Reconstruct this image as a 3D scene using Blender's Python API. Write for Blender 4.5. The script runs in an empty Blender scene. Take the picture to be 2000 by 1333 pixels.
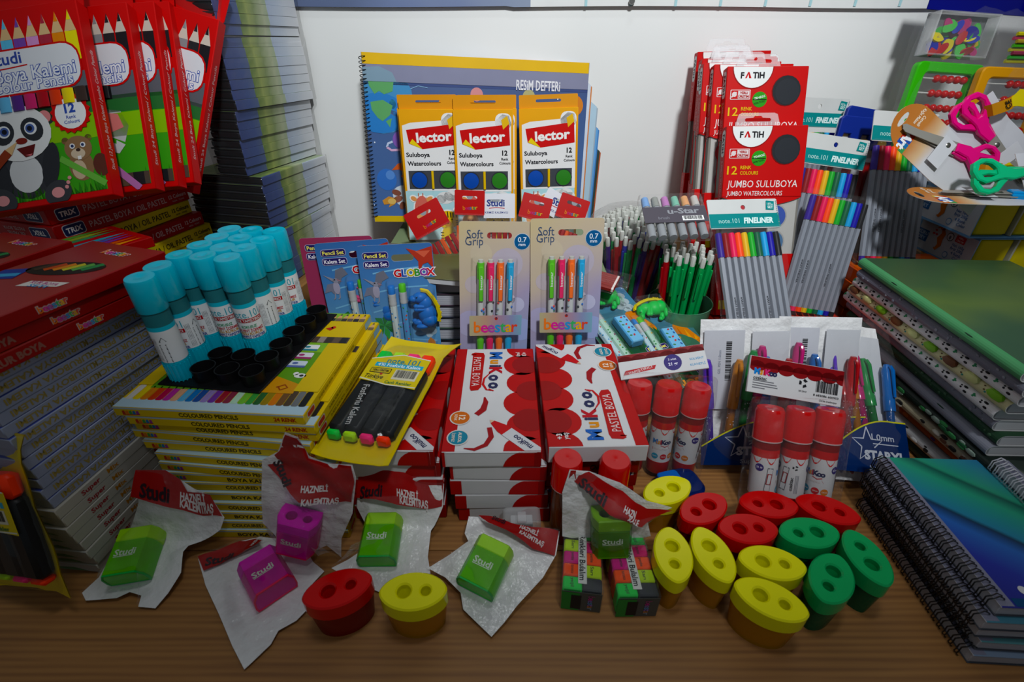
import bpy, math, random
from math import *
from mathutils import Vector as V, Matrix as Mx, noise
from mathutils.geometry import tessellate_polygon
random.seed(7)
S = bpy.context.scene
COL = S.collection
# ------------------------------------------------------------------ camera, light, exposure
PITCH = radians(31.8); F = 944.0; CAM_H = .386
cd = bpy.data.cameras.new('camera'); cd.sensor_width = 36; cd.lens = 36 * F / 2000
cd.clip_start = .01; cd.clip_end = 30
cd.dof.use_dof = True; cd.dof.focus_distance = .60; cd.dof.aperture_fstop = 11
cam = bpy.data.objects.new('camera', cd); COL.objects.link(cam)
cam.location = (0, 0, CAM_H); cam.rotation_euler = (pi / 2 - PITCH, 0, 0)
S.camera = cam
S.view_settings.view_transform = 'Standard'
try: S.view_settings.look = 'None'
except Exception: pass
S.view_settings.gamma = 1; S.view_settings.exposure = 0.0
S.view_settings.use_curve_mapping = False
S.cycles.transparent_max_bounces = 24
S.cycles.max_bounces = 8
S.cycles.caustics_reflective = False; S.cycles.caustics_refractive = False
wd = bpy.data.worlds.new('room_ambient'); S.world = wd; wd.use_nodes = True
bgn = wd.node_tree.nodes['Background']; bgn.inputs[0].default_value = (.86, .95, 1, 1); bgn.inputs[1].default_value = .12
def lamp(name, kind, loc, aim, power, **kw):
    d = bpy.data.lights.new(name, kind); d.energy = power
    for k, v in kw.items(): setattr(d, k, v)
    o = bpy.data.objects.new(name, d); COL.objects.link(o); o.location = loc
    o.rotation_euler = (V(aim) - V(loc)).to_track_quat('-Z', 'Y').to_euler()
    return o
lamp('ceiling_spot', 'SPOT', (.22, -.25, 1.25), (.13, .80, .36), 74, spot_size=radians(65), spot_blend=1.0, shadow_soft_size=.06, color=(.95, .985, 1))
lamp('ceiling_panel', 'AREA', (.05, .25, 1.7), (.0, .42, 0), 2.6, shape='RECTANGLE', size=.32, size_y=.10, color=(.95, .985, 1))

CR = V((1, 0, 0)); CF = V((0, cos(PITCH), -sin(PITCH))); CU = V((0, sin(PITCH), cos(PITCH)))
def at(px, py, z=None, y=None):
    """point seen at photo pixel (px,py) on the level z or on the upright plane y"""
    r = CF + CR * ((px - 1000) / F) - CU * ((py - 666.5) / F)
    t = (z - CAM_H) / r.z if z is not None else y / r.y
    return V((0, 0, CAM_H)) + r * t

# ------------------------------------------------------------------ materials
_m = {}
def lin(h):
    h = h.lstrip('#'); c = [int(h[i:i + 2], 16) / 255 for i in (0, 2, 4)]
    return [x / 12.92 if x < .04045 else ((x + .055) / 1.055) ** 2.4 for x in c] + [1]
def newmat(key):
    m = bpy.data.materials.new(key); m.use_nodes = True
    nt = m.node_tree
    return m, nt, nt.nodes['Principled BSDF'], nt.nodes['Material Output']
def nd(nt, t, **kw):
    n = nt.nodes.new(t)
    for k, v in kw.items():
        if k.startswith('i_'): n.inputs[int(k[2:]) if k[2:].isdigit() else k[2:]].default_value = v
        else: setattr(n, k, v)
    return n
def ramp(nt, stops):
    r = nt.nodes.new('ShaderNodeValToRGB'); e = r.color_ramp.elements
    while len(e) < len(stops): e.new(.5)
    for el, (p, c) in zip(e, stops): el.position = p; el.color = lin(c)
    return r
def bumpy(nt, scale, strength, dist=.001, detail=2):
    tc = nd(nt, 'ShaderNodeTexCoord'); n = nd(nt, 'ShaderNodeTexNoise'); n.inputs['Scale'].default_value = scale; n.inputs['Detail'].default_value = detail
    nt.links.new(tc.outputs['Object'], n.inputs['Vector'])
    b = nd(nt, 'ShaderNodeBump'); b.inputs['Strength'].default_value = strength; b.inputs['Distance'].default_value = dist
    nt.links.new(n.outputs[0], b.inputs['Height'])
    return b
def mat(key):
    if key in _m: return _m[key]
    if key.startswith('#'):
        c, _, k = key.partition('/')
        m, nt, p, out = newmat('paint ' + key.replace('#', '').replace('/', ' '))
        col = lin(c); g_ = sum(col[:3]) / 3; col = [min(1, max(0, g_ + (x - g_) * 1.14)) for x in col[:3]] + [1]
        p.inputs['Specular IOR Level'].default_value = .5 if k in 'ct' and k else .3 if k == 'g' else .18
        tc = nd(nt, 'ShaderNodeTexCoord'); n = nd(nt, 'ShaderNodeTexNoise'); n.inputs['Scale'].default_value = 35
        nt.links.new(tc.outputs['Object'], n.inputs['Vector'])
        mx = nd(nt, 'ShaderNodeMix', data_type='RGBA'); mx.inputs[6].default_value = [x * .93 for x in col[:3]] + [1]
        mx.inputs[7].default_value = [min(1, x * 1.06) for x in col[:3]] + [1]
        nt.links.new(n.outputs[0], mx.inputs[0]); nt.links.new(mx.outputs[2], p.inputs['Base Color'])
        p.inputs['Roughness'].default_value = {'': .42, 'g': .15, 'm': .8, 'c': .28}.get(k, .42)
        if k == 'c': p.inputs['Metallic'].default_value = .9
        if k == 't':      # clear coloured plastic
            p.inputs['Roughness'].default_value = .12
            tr = nd(nt, 'ShaderNodeBsdfTransparent'); tr.inputs[0].default_value = [min(1, x * 1.15 + .05) for x in col[:3]] + [1]
            ms = nd(nt, 'ShaderNodeMixShader'); ms.inputs[0].default_value = .5
            nt.links.new(tr.outputs[0], ms.inputs[1]); nt.links.new(p.outputs[0], ms.inputs[2]); nt.links.new(ms.outputs[0], out.inputs[0])
    elif key in ('film', 'film2', 'clear', 'haze', 'wrap'):
        m, nt, p, out = newmat({'film': 'clear film', 'film2': 'crinkled clear film', 'clear': 'clear plastic', 'haze': 'frosted plastic', 'wrap': 'stretch wrap'}[key])
        nt.nodes.remove(p)
        b = bumpy(nt, *{'film': (60, .35, .004), 'film2': (95, 1.0, .012, 5), 'clear': (20, .05), 'haze': (60, .1), 'wrap': (38, .7, .006, 4)}[key])
        lw = nd(nt, 'ShaderNodeLayerWeight'); lw.inputs[0].default_value = .22
        gl = nd(nt, 'ShaderNodeBsdfGlossy'); gl.inputs['Roughness'].default_value = {'film': .07, 'film2': .07, 'clear': .05, 'haze': .3, 'wrap': .07}[key]
        nt.links.new(b.outputs[0], gl.inputs['Normal'])
        tr = nd(nt, 'ShaderNodeBsdfTransparent'); tr.inputs[0].default_value = (1, 1, 1, 1)
        df = nd(nt, 'ShaderNodeBsdfDiffuse'); df.inputs[0].default_value = (.8, .82, .84, 1)
        m1 = nd(nt, 'ShaderNodeMixShader'); m1.inputs[0].default_value = {'film': .012, 'film2': .02, 'clear': .02, 'haze': .24, 'wrap': .015}[key]
        nt.links.new(tr.outputs[0], m1.inputs[1]); nt.links.new(df.outputs[0], m1.inputs[2])
        mr = nd(nt, 'ShaderNodeMath', operation='MULTIPLY_ADD'); mr.inputs[1].default_value = .26; mr.inputs[2].default_value = .016; mr.use_clamp = True
        nt.links.new(lw.outputs['Fresnel'], mr.inputs[0])
        m2 = nd(nt, 'ShaderNodeMixShader'); nt.links.new(mr.outputs[0], m2.inputs[0]); nt.links.new(m1.outputs[0], m2.inputs[1]); nt.links.new(gl.outputs[0], m2.inputs[2])
        nt.links.new(m2.outputs[0], out.inputs[0])
    elif key == 'milk':     # white plastic bag back
        m, nt, p, out = newmat('white bag plastic'); p.inputs['Base Color'].default_value = (.78, .78, .79, 1); p.inputs['Roughness'].default_value = .25
        b = bumpy(nt, 55, .8, .006, 4); nt.links.new(b.outputs[0], p.inputs['Normal'])
    elif key == 'wood':
        m, nt, p, out = newmat('pine wood'); p.inputs['Roughness'].default_value = .55
        tc = nd(nt, 'ShaderNodeTexCoord'); mp = nd(nt, 'ShaderNodeMapping'); mp.inputs['Scale'].default_value = (1.6, 40, 1)
        nt.links.new(tc.outputs['Object'], mp.inputs[0])
        w = nd(nt, 'ShaderNodeTexWave', bands_direction='Y'); w.inputs['Scale'].default_value = 1.5; w.inputs['Distortion'].default_value = 5; w.inputs['Detail'].default_value = 3; w.inputs['Detail Scale'].default_value = .8
        nt.links.new(mp.outputs[0], w.inputs['Vector'])
        n = nd(nt, 'ShaderNodeTexNoise'); n.inputs['Scale'].default_value = 5; n.inputs['Detail'].default_value = 5
        nt.links.new(mp.outputs[0], n.inputs['Vector'])
        ad = nd(nt, 'ShaderNodeMix'); ad.inputs[0].default_value = .78; nt.links.new(w.outputs[1], ad.inputs[2]); nt.links.new(n.outputs[0], ad.inputs[3])
        r = ramp(nt, [(.2, '#7c5026'), (.5, '#966633'), (.8, '#a8763c')]); nt.links.new(ad.outputs[0], r.inputs[0]); nt.links.new(r.outputs[0], p.inputs['Base Color'])
    elif key == 'wall':
        m, nt, p, out = newmat('white painted wall'); p.inputs['Roughness'].default_value = .6
        tc = nd(nt, 'ShaderNodeTexCoord'); n = nd(nt, 'ShaderNodeTexNoise'); n.inputs['Scale'].default_value = 4
        nt.links.new(tc.outputs['Object'], n.inputs['Vector']); r = ramp(nt, [(.3, '#dfe1e0'), (.7, '#e8e9e8')]); nt.links.new(n.outputs[0], r.inputs[0]); nt.links.new(r.outputs[0], p.inputs['Base Color'])
    else: raise KeyError(key)
    _m[key] = m
    return m
def gradmat(name, axis, stops, lo=0., hi=1., noi=0., nscale=20, rough=.4, wavy=0):
    """colour printed as a gradient along a local axis (object coordinates)"""
    if name in _m: return name
    m, nt, p, out = newmat(name); p.inputs['Roughness'].default_value = rough
    tc = nd(nt, 'ShaderNodeTexCoord'); dp = nd(nt, 'ShaderNodeVectorMath', operation='DOT_PRODUCT'); dp.inputs[1].default_value = axis
    nt.links.new(tc.outputs['Object'], dp.inputs[0])
    mr = nd(nt, 'ShaderNodeMapRange'); mr.inputs[1].default_value = lo; mr.inputs[2].default_value = hi
    nt.links.new(dp.outputs['Value'], mr.inputs[0])
    src = mr.outputs[0]
    if noi:
        n = nd(nt, 'ShaderNodeTexNoise'); n.inputs['Scale'].default_value = nscale; n.inputs['Detail'].default_value = 1.5
        nt.links.new(tc.outputs['Object'], n.inputs['Vector'])
        a = nd(nt, 'ShaderNodeMath', operation='MULTIPLY_ADD'); a.inputs[1].default_value = noi
        nt.links.new(n.outputs[0], a.inputs[0]); nt.links.new(src, a.inputs[2])
        b = nd(nt, 'ShaderNodeMath', operation='SUBTRACT'); b.inputs[1].default_value = noi / 2; nt.links.new(a.outputs[0], b.inputs[0]); src = b.outputs[0]
    r = ramp(nt, stops); nt.links.new(src, r.inputs[0]); nt.links.new(r.outputs[0], p.inputs['Base Color'])
    _m[name] = m
    return name

# ------------------------------------------------------------------ mesh builder
_tc = {}
def tmesh(s, bold, shear):
    k = (s, bold, shear)
    if k not in _tc:
        cu = bpy.data.curves.new('t', 'FONT'); cu.body = s; cu.size = 1; cu.offset = bold; cu.shear = shear; cu.resolution_u = 2
        o = bpy.data.objects.new('t', cu); COL.objects.link(o)
        dg = bpy.context.evaluated_depsgraph_get(); me = o.evaluated_get(dg).to_mesh()
        vs = [(v.co.x, v.co.y) for v in me.vertices]; fs = [tuple(p.vertices) for p in me.polygons]
        o.evaluated_get(dg).to_mesh_clear(); bpy.data.objects.remove(o); bpy.data.curves.remove(cu)
        if not vs: vs = [(0, 0), (.1, 0), (.1, .1)]; fs = []
        _tc[k] = (vs, fs, min(v[0] for v in vs), max(v[0] for v in vs), min(v[1] for v in vs), max(v[1] for v in vs))
    return _tc[k]
def rr(w, h, r, n=4, cx=0, cy=0):
    pts = []
    for qx, qy, a0 in ((1, -1, -90), (1, 1, 0), (-1, 1, 90), (-1, -1, 180)):
        for i in range(n + 1):
            a = radians(a0 + 90 * i / n); pts.append((cx + qx * (w / 2 - r) + r * cos(a), cy + qy * (h / 2 - r) + r * sin(a)))
    return pts
def ell(rx, ry, n=24, cx=0, cy=0, a0=0, rot=0):
    c, s = cos(rot), sin(rot); o = []
    for i in range(n):
        a = a0 + 2 * pi * i / n; x, y = rx * cos(a), ry * sin(a); o.append((cx + x * c - y * s, cy + x * s + y * c))
    return o
def area(l): return sum(l[i - 1][0] * l[i][1] - l[i][0] * l[i - 1][1] for i in range(len(l))) / 2
def ccw(l): return list(l) if area(l) > 0 else list(l)[::-1]
def inset(l, d):
    n = len(l); o = []
    for i in range(n):
        a, b, c = V(l[i - 1]), V(l[i]), V(l[(i + 1) % n])
        e1 = (b - a); e2 = (c - b)
        if e1.length < 1e-9 or e2.length < 1e-9: o.append(tuple(b)); continue
        e1.normalize(); e2.normalize()
        n1 = V((-e1.y, e1.x)); n2 = V((-e2.y, e2.x)); m = n1 + n2
        k = max(.35, (1 + n1.dot(n2)) / 2) * 2
        o.append(tuple(b + m * (d / k)))
    return o
def clip_poly(P, c):
    x0, y0, x1, y1 = c
    for ax, lim, sg in ((0, x0, 1), (0, x1, -1), (1, y0, 1), (1, y1, -1)):
        o = []
        for i in range(len(P)):
            a, b = P[i - 1], P[i]; da, db = (a[ax] - lim) * sg, (b[ax] - lim) * sg
            if (da < 0) != (db < 0): t = da / (da - db); o.append((a[0] + (b[0] - a[0]) * t, a[1] + (b[1] - a[1]) * t))
            if db >= 0: o.append(tuple(b))
        P = o
        if len(P) < 3: return []
    return P
class MB:
    def __init__(s): s.v = []; s.f = []; s.mi = []; s.mk = []; s.T = Mx.Identity(4); s.D = None; s.clip = None
    def m(s, k):
        if k not in s.mk: s.mk.append(k)
        return s.mk.index(k)
    def add(s, vs, fs, k):
        b = len(s.v); i = s.m(k)
        s.v += [s.T @ V(v) for v in vs]; s.f += [tuple(b + j for j in f) for f in fs]; s.mi += [i] * len(fs)
        return s
    def quadm(s, vs, fs, ks):
        b = len(s.v); s.v += [s.T @ V(v) for v in vs]
        for f, k in zip(fs, ks): s.f.append(tuple(b + j for j in f)); s.mi.append(s.m(k))
    def box(s, x0, y0, z0, x1, y1, z1, k, b=.0006):
        """k: one colour, or dict over f(ront -y) b(ack) l r t u(nder) and '' default"""
        d = (lambda c: k.get(c, k.get('', '#ffffff'))) if isinstance(k, dict) else (lambda c: k)
        b = min(b, (x1 - x0) / 3, (y1 - y0) / 3, (z1 - z0) / 3)
        X, Y, Z = (x0, x1), (y0, y1), (z0, z1)
        vs = []; ix = {}
        for i in (0, 1):
            for j in (0, 1):
                for l in (0, 1):
                    si, sj, sl = (1, -1)[i] * b, (1, -1)[j] * b, (1, -1)[l] * b
                    ix[i, j, l, 0] = len(vs); vs.append((X[i], Y[j] + sj, Z[l] + sl))
                    ix[i, j, l, 1] = len(vs); vs.append((X[i] + si, Y[j], Z[l] + sl))
                    ix[i, j, l, 2] = len(vs); vs.append((X[i] + si, Y[j] + sj, Z[l]))
        g = lambda i, j, l, a: ix[i, j, l, a]
        fs = [(g(0,0,0,1), g(1,0,0,1), g(1,0,1,1), g(0,0,1,1)), (g(1,1,0,1), g(0,1,0,1), g(0,1,1,1), g(1,1,1,1)),
              (g(0,1,0,0), g(0,0,0,0), g(0,0,1,0), g(0,1,1,0)), (g(1,0,0,0), g(1,1,0,0), g(1,1,1,0), g(1,0,1,0)),
              (g(0,0,1,2), g(1,0,1,2), g(1,1,1,2), g(0,1,1,2)), (g(0,1,0,2), g(1,1,0,2), g(1,0,0,2), g(0,0,0,2))]
        ks = [d(c) for c in 'fblrtu']
        for j in (0, 1):
            for l in (0, 1):
                q = (g(0,j,l,1), g(1,j,l,1), g(1,j,l,2), g(0,j,l,2)); fs.append(q if (j ^ l) else q[::-1]); ks.append(d('fb'[j]))
        for i in (0, 1):
            for l in (0, 1):
                q = (g(i,0,l,0), g(i,1,l,0), g(i,1,l,2), g(i,0,l,2)); fs.append(q if not (i ^ l) else q[::-1]); ks.append(d('lr'[i]))
        for i in (0, 1):
            for j in (0, 1):
                q = (g(i,j,0,0), g(i,j,1,0), g(i,j,1,1), g(i,j,0,1)); fs.append(q if (i ^ j) else q[::-1]); ks.append(d('lr'[i]))
                for l in (0, 1):
                    t = (g(i,j,l,0), g(i,j,l,1), g(i,j,l,2)); fs.append(t if (i + j + l) % 2 == 1 else t[::-1]); ks.append(d('lr'[i]))
        s.quadm(vs, fs, ks); return s
    def prism(s, loops, z0, z1, k, side=None, bev=0, cap0=True):
        """outline (first loop, holes after) extruded from z0 to z1 along local z"""
        if not isinstance(loops[0][0], (tuple, list)): loops = [loops]
        loops = [ccw(l) for l in loops]; side = side or k
        top = [inset(l, bev) if (bev and i == 0) else (inset(l, -bev) if bev else l) for i, l in enumerate(loops)]
        flat = [p for l in top for p in l]
        tri = tessellate_polygon([[V((p[0], p[1], 0)) for p in l] for l in top])
        tt = []
        for t in tri:
            a, b_, c = (flat[i] for i in t)
            if (b_[0] - a[0]) * (c[1] - a[1]) - (c[0] - a[0]) * (b_[1] - a[1]) < 0: t = t[::-1]
            tt.append(tuple(t))
        s.add([(p[0], p[1], z1) for p in flat], tt, k)
        if cap0: s.add([(p[0], p[1], z0) for p in flat], [t[::-1] for t in tt], k)
        for i, l in enumerate(loops):
            n = len(l); rows = [[(p[0], p[1], z0) for p in top[i]]] if bev else []
            rows += [[(p[0], p[1], z0 + bev) for p in l], [(p[0], p[1], z1 - bev) for p in l]]
            if bev: rows.append([(p[0], p[1], z1) for p in top[i]])
            vs = [p for r in rows for p in r]; fs = []
            for r in range(len(rows) - 1):
                for j in range(n):
                    q = (r * n + j, r * n + (j + 1) % n, (r + 1) * n + (j + 1) % n, (r + 1) * n + j); fs.append(q if i == 0 else q[::-1])
            s.add(vs, fs, side)
        return s
    def lathe(s, prof, n, k, cap=True, rx=1, ry=1):
        """profile of (r, z[, colour]) bottom to top"""
        vs = []; fs = []; ks = []
        for p in prof:
            for i in range(n): a = 2 * pi * i / n; vs.append((p[0] * cos(a) * rx, p[0] * sin(a) * ry, p[1]))
        for r in range(len(prof) - 1):
            kk = prof[r + 1][2] if len(prof[r + 1]) > 2 else k
            for i in range(n): fs.append((r * n + i, r * n + (i + 1) % n, (r + 1) * n + (i + 1) % n, (r + 1) * n + i)); ks.append(kk)
        if cap:
            fs.append(tuple(range(n))[::-1]); ks.append(prof[1][2] if len(prof[1]) > 2 else k)
            fs.append(tuple((len(prof) - 1) * n + i for i in range(n))); ks.append(prof[-1][2] if len(prof[-1]) > 2 else k)
        s.quadm(vs, fs, ks); return s
    def tube(s, path, r, n, k, cap=True, rad=None):
        P = [V(p) for p in path]; vs = []; fs = []; up = None
        for i, p in enumerate(P):
            t = (P[min(i + 1, len(P) - 1)] - P[max(i - 1, 0)]).normalized()
            if up is None: up = t.orthogonal().normalized()
            up = (up - t * up.dot(t)); up = up.normalized() if up.length > 1e-6 else t.orthogonal().normalized()
            sd = t.cross(up); rr_ = rad[i] if rad else r
            for j in range(n): a = 2 * pi * j / n; vs.append(p + (up * cos(a) + sd * sin(a)) * rr_)
        for i in range(len(P) - 1):
            for j in range(n): fs.append((i * n + j, i * n + (j + 1) % n, (i + 1) * n + (j + 1) % n, (i + 1) * n + j))
        if cap: fs.append(tuple(range(n))[::-1]); fs.append(tuple((len(P) - 1) * n + j for j in range(n)))
        return s.add(vs, fs, k)
    def ball(s, c, r, k, n=10, sc=(1, 1, 1)):
        T = s.T; s.T = T @ Mx.Translation(c) @ Mx.Diagonal((*sc, 1))
        s.lathe([(r * max(.02, sin(pi * i / (n // 2 + 1))), -r * cos(pi * i / (n // 2 + 1))) for i in range(n // 2 + 2)], n, k); s.T = T; return s
    # ---- printed flat shapes on the current face
    def frame(s, o, u, v): s.D = (V(o), V(u), V(v), V(u).cross(V(v))); return s
    def wrapcyl(s, R, z0): s.D = R; s.z0 = z0; return s     # printing wrapped round a cylinder, x = 0 faces the viewer
    def _p(s, x, y, z):
        if isinstance(s.D, float): a = x / s.D; q = s.D + z * .00013; return V((q * sin(a), -q * cos(a), s.z0 + y))
        o, u, v, n = s.D; return o + u * x + v * y + n * (z * .00013)
    def poly(s, pts, k, z=1):
        pts = ccw(pts)
        if s.clip:
            pts = clip_poly(pts, s.clip)
            if len(pts) < 3: return s
        return s.add([s._p(x, y, z) for x, y in pts], [tuple(range(len(pts)))], k)
    def rect(s, x0, y0, x1, y1, k, z=1): return s.poly([(x0, y0), (x1, y0), (x1, y1), (x0, y1)], k, z)
    def rrc(s, x0, y0, x1, y1, r, k, z=1): return s.poly(rr(x1 - x0, y1 - y0, min(r, (x1 - x0) / 2, (y1 - y0) / 2), 4, (x0 + x1) / 2, (y0 + y1) / 2), k, z)
    def circ(s, x, y, r, k, z=1, ry=None, n=20, rot=0): return s.poly(ell(r, ry or r, n, x, y, 0, rot), k, z)
    def stroke(s, pts, w, k, z=1):
        n = len(pts); L = []; R_ = []
        for i in range(n):
            a, b = V(pts[max(i - 1, 0)]), V(pts[min(i + 1, n - 1)]); t = (b - a).normalized(); q = V((-t.y, t.x)) * (w[i] if isinstance(w, list) else w) / 2
            L.append(tuple(V(pts[i]) + q)); R_.append(tuple(V(pts[i]) - q))
        for i in range(n - 1): s.poly([L[i], R_[i], R_[i + 1], L[i + 1]], k, z)
        return s
    def text(s, t, x, y, h, k, z=2, al='c', w=None, rot=0, bold=.012, shear=0):
        vs, fs, a, b, c, d = tmesh(t, bold, shear)
        sy = h / .7; sx = w / max(b - a, 1e-6) if w else sy
        ox = {'c': (a + b) / 2, 'l': a, 'r': b}[al]; cr, sr = cos(radians(rot)), sin(radians(rot))
        pts = []
        for p in vs:
            qx, qy = (p[0] - ox) * sx, (p[1] - .35) * sy
            pts.append(s._p(x + qx * cr - qy * sr, y + qx * sr + qy * cr, z))
        return s.add(pts, fs, k)
    def barcode(s, x, y, w, h, z=2, vert=False, bg='#e8e8e8', n=22):
        rnd = random.Random(3)
        if bg: s.rect(x, y, x + w, y + h, bg, z)
        m = (h if vert else w) * .06; L = (h if vert else w) - 2 * m; p = 0; st = L / n
        for i in range(n):
            q = st * rnd.choice((.35, .55, .75))
            if vert: s.rect(x + w * .08, y + m + i * st, x + w * .78, y + m + i * st + q, '#15151a', z + 1)
            else: s.rect(x + m + i * st, y + h * .2, x + m + i * st + q, y + h * .95, '#15151a', z + 1)
        return s
def link(o, parent=None):
    COL.objects.link(o)
    if parent: o.parent = parent
    return o
def build(name, mb, parent=None, M=None, smooth=38, label=None):
    me = bpy.data.meshes.new(name); me.from_pydata([tuple(v) for v in mb.v], [], mb.f)
    for k in mb.mk: me.materials.append(mat(k))
    me.polygons.foreach_set('material_index', mb.mi)
    me.polygons.foreach_set('use_smooth', [True] * len(mb.f)); me.update()
    me.set_sharp_from_angle(angle=radians(smooth))
    o = link(bpy.data.objects.new(name, me), parent)
    if M is not None: o.matrix_world = M
    if label: o['label'] = label
    return o
def tag(o, label, cat, group=None):
    o['label'] = label; o['category'] = cat
    if group: o['group'] = group
    return o
def thing(name, label, cat, M=None, group=None):
    o = link(bpy.data.objects.new(name, None)); o.empty_display_size = .01
    if M is not None: o.matrix_world = M
    return tag(o, label, cat, group)
def mono(name, mb, label, cat, M=None, group=None): return tag(build(name, mb, None, M), label, cat, group)
def structure(name, mb):
    o = build(name, mb); o['kind'] = 'structure'; return o
def clone(o, M, label=None, parent=None, group=None):
    c = o.copy(); link(c, parent)
    if parent is None:
        c.matrix_world = M
        if label: c['label'] = label
        if group: c['group'] = group
    for ch in list(o.children): clone(ch, None, None, c)
    return c
def pose(x, y, z, yaw=0, lean=0, roll=0):
    return Mx.Translation((x, y, z)) @ Mx.Rotation(radians(yaw), 4, 'Z') @ Mx.Rotation(radians(lean), 4, 'X') @ Mx.Rotation(radians(roll), 4, 'Y')
def span(A, B, C, off=0.):
    """pose with origin A, local x toward B and local y as near C as possible"""
    x = (V(B) - V(A)).normalized(); y = V(C) - V(A); y = (y - x * y.dot(x)).normalized(); z = x.cross(y)
    m = Mx((x, y, z)).transposed().to_4x4(); m.translation = V(A) + z * off
    return m
def pose_v(p, yaw=0, lean=0, roll=0): return pose(p[0], p[1], p[2], yaw, lean, roll)
TOPF = lambda mb, x0, y0, z: mb.frame((x0, y0, z), (1, 0, 0), (0, 1, 0))
FRONT = lambda mb, x0, y, z0: mb.frame((x0, y, z0), (1, 0, 0), (0, 0, 1))
RIGHT = lambda mb, x, y0, z0: mb.frame((x, y0, z0), (0, 1, 0), (0, 0, 1))
LEFT = lambda mb, x, y1, z0: mb.frame((x, y1, z0), (0, -1, 0), (0, 0, 1))
ORD = ['topmost', 'second from the top', 'third from the top', 'fourth from the top', 'fifth from the top', 'sixth from the top', 'seventh from the top', 'eighth from the top', 'ninth from the top', 'tenth from the top', 'eleventh from the top', 'twelfth from the top', 'thirteenth from the top', 'fourteenth from the top', 'fifteenth from the top', 'sixteenth from the top', 'seventeenth from the top', 'eighteenth from the top', 'nineteenth from the top', 'twentieth from the top']

# ------------------------------------------------------------------ the setting
mb = MB(); mb.box(-2.2, .80, -.75, 2.2, .86, 1.9, 'wall', 0); structure('wall_back', mb)
mb = MB(); mb.box(-2.2, -2.2, -.80, 2.2, .86, -.75, '#8a8680/m', 0); structure('floor', mb)
tb = thing('wooden_table', 'pine wood table carrying the whole stationery display', 'table')
mb = MB()
for y0, y1 in ((.045, .268), (.2685, .48), (.4805, .795)): mb.box(-1.1, y0, -.028, 1.1, y1, 0, 'wood', .0006)
build('tabletop', mb, tb)
for sx in (-1.05, 1.05):
    for y in (.08, .75):
        mb = MB(); mb.box(sx - .03, y - .03, -.75, sx + .03, y + .03, -.028, 'wood', .002); build('leg', mb, tb)
# banner along the top of the wall
mb = MB()
gradmat('banner blue', (1, 0, 0), [(0, '#4a5878'), (.55, '#6878a0'), (1, '#8490a8')], -.35, .03, .6, 12, .5)
n = 40
def drop(x): return .4255 + .0014 * sin(x * 9) + (.0015 if x < .0 else 0)
def strip(x0, x1, k, y=.797):
    vs = []; fs = []
    for i in range(n + 1):
        x = x0 + (x1 - x0) * i / n
        for yy, zz in ((y - .0025, drop(x)), (y - .0015, .62), (y + .002, .62), (y + .002, drop(x))): vs.append((x, yy, zz))
    for i in range(n):
        for j in range(4): fs.append((i * 4 + j, i * 4 + (j + 1) % 4, i * 4 + 4 + (j + 1) % 4, i * 4 + 4 + j)[::-1])
    mb.add(vs, fs, k)
strip(-.42, .025, 'banner blue'); strip(.025, .75, '#dcdedd')
mb.frame((0, .794, .4255), (1, 0, 0), (0, 0, 1))
for i in range(12): mb.rect(.098 + i * .0605, .001, .1015 + i * .0605, .19, '#a8ccd2', 3)
for i in range(4): mb.rect(.03, .030 + i * .06, .745, .033 + i * .06, '#a8ccd2', 3)
bn = thing('wall_banner', 'vinyl banner along the top of the wall, blue left and white gridded right', 'banner', Mx.Identity(4))
build('sheet', mb, bn)
mb = MB(); p = at(1234, 2, y=.792); mb.T = Mx.Translation(p) @ Mx.Rotation(pi / 2, 4, 'X'); mb.lathe([(.0038, 0), (.0042, .001), (.0036, .002), (.002, .002)], 16, '#9a9a98/c'); build('grommet', mb, bn, label='grey metal grommet')
# ------------------------------------------------------------------ wrapped book bundles at the back left
BT = .0107
def wrapped_book(name, label, group, M, W):
    """lying book: spine is the +x face, dark fore edge towards the viewer; origin = front right bottom corner"""
    r = thing(name, label, 'book', M, group)
    L, t = .150, BT
    mb = MB()
    c1, c2, c3, c4 = '#3a4c82', '#7d8a5c', '#8d9886', '#c3cbd6'
    ys = [0, .038, .090, L]
    for a, b, k in zip(ys, ys[1:], ('book blue', 'book green', 'book pale')):
        mb.box(-.0011, a, 0, 0, b, t, {'': k}, .0002)
    mb.box(-W, 0, t - .0007, -.0011, L, t, {'': '#33363c', 't': 'book green'}, .0001); mb.box(-W, 0, 0, -.0011, L, .0007, '#33363c', .0001)
    build('cover', mb, r)
    mb = MB(); mb.box(-W + .001, .0006, .0008, -.0012, L - .001, t - .0008, '#16171b/g', .0022); build('page_block', mb, r, label='dark edged page block')
    return r
gradmat('book blue', (0, 1, 0), [(0, '#33457e'), (.7, '#45588f'), (1, '#5a6a8c')], 0, .038, .3, 60, .5)
gradmat('book green', (0, 1, 0), [(0, '#66803e'), (.25, '#a4b060'), (.5, '#86985e'), (.8, '#b8c09c'), (1, '#a8b896')], .038, .09, .5, 45, .5)
gradmat('book pale', (0, 1, 0), [(0, '#b4c2d8'), (.3, '#c2cede'), (.6, '#d6dce4'), (1, '#e0e2e6')], .09, .15, .4, 30, .5)
mb = MB(); mb.box(-.065, 0, 0, .012, .150, .081, '#8f6a42/m', .002); RIGHT(mb, .012, .0, 0).rect(0, .04, .150, .045, '#b79c74', 1)
mono('cardboard_carton', mb, 'plain brown cardboard carton underneath the shrink-wrapped book bundles', 'carton', pose(-.322, .640, 0, -10))
bname = ['uppermost', 'second', 'third', 'fourth', 'lowest']
protos_b = {}
bundles = [(-.3250, .645, .0820, -10, -1), (-.3280, .645, .1590, -13, 1), (-.3385, .645, .2365, -15, 0), (-.3330, .645, .3140, -16, 0), (-.3290, .645, .3915, -14, 0)]
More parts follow.
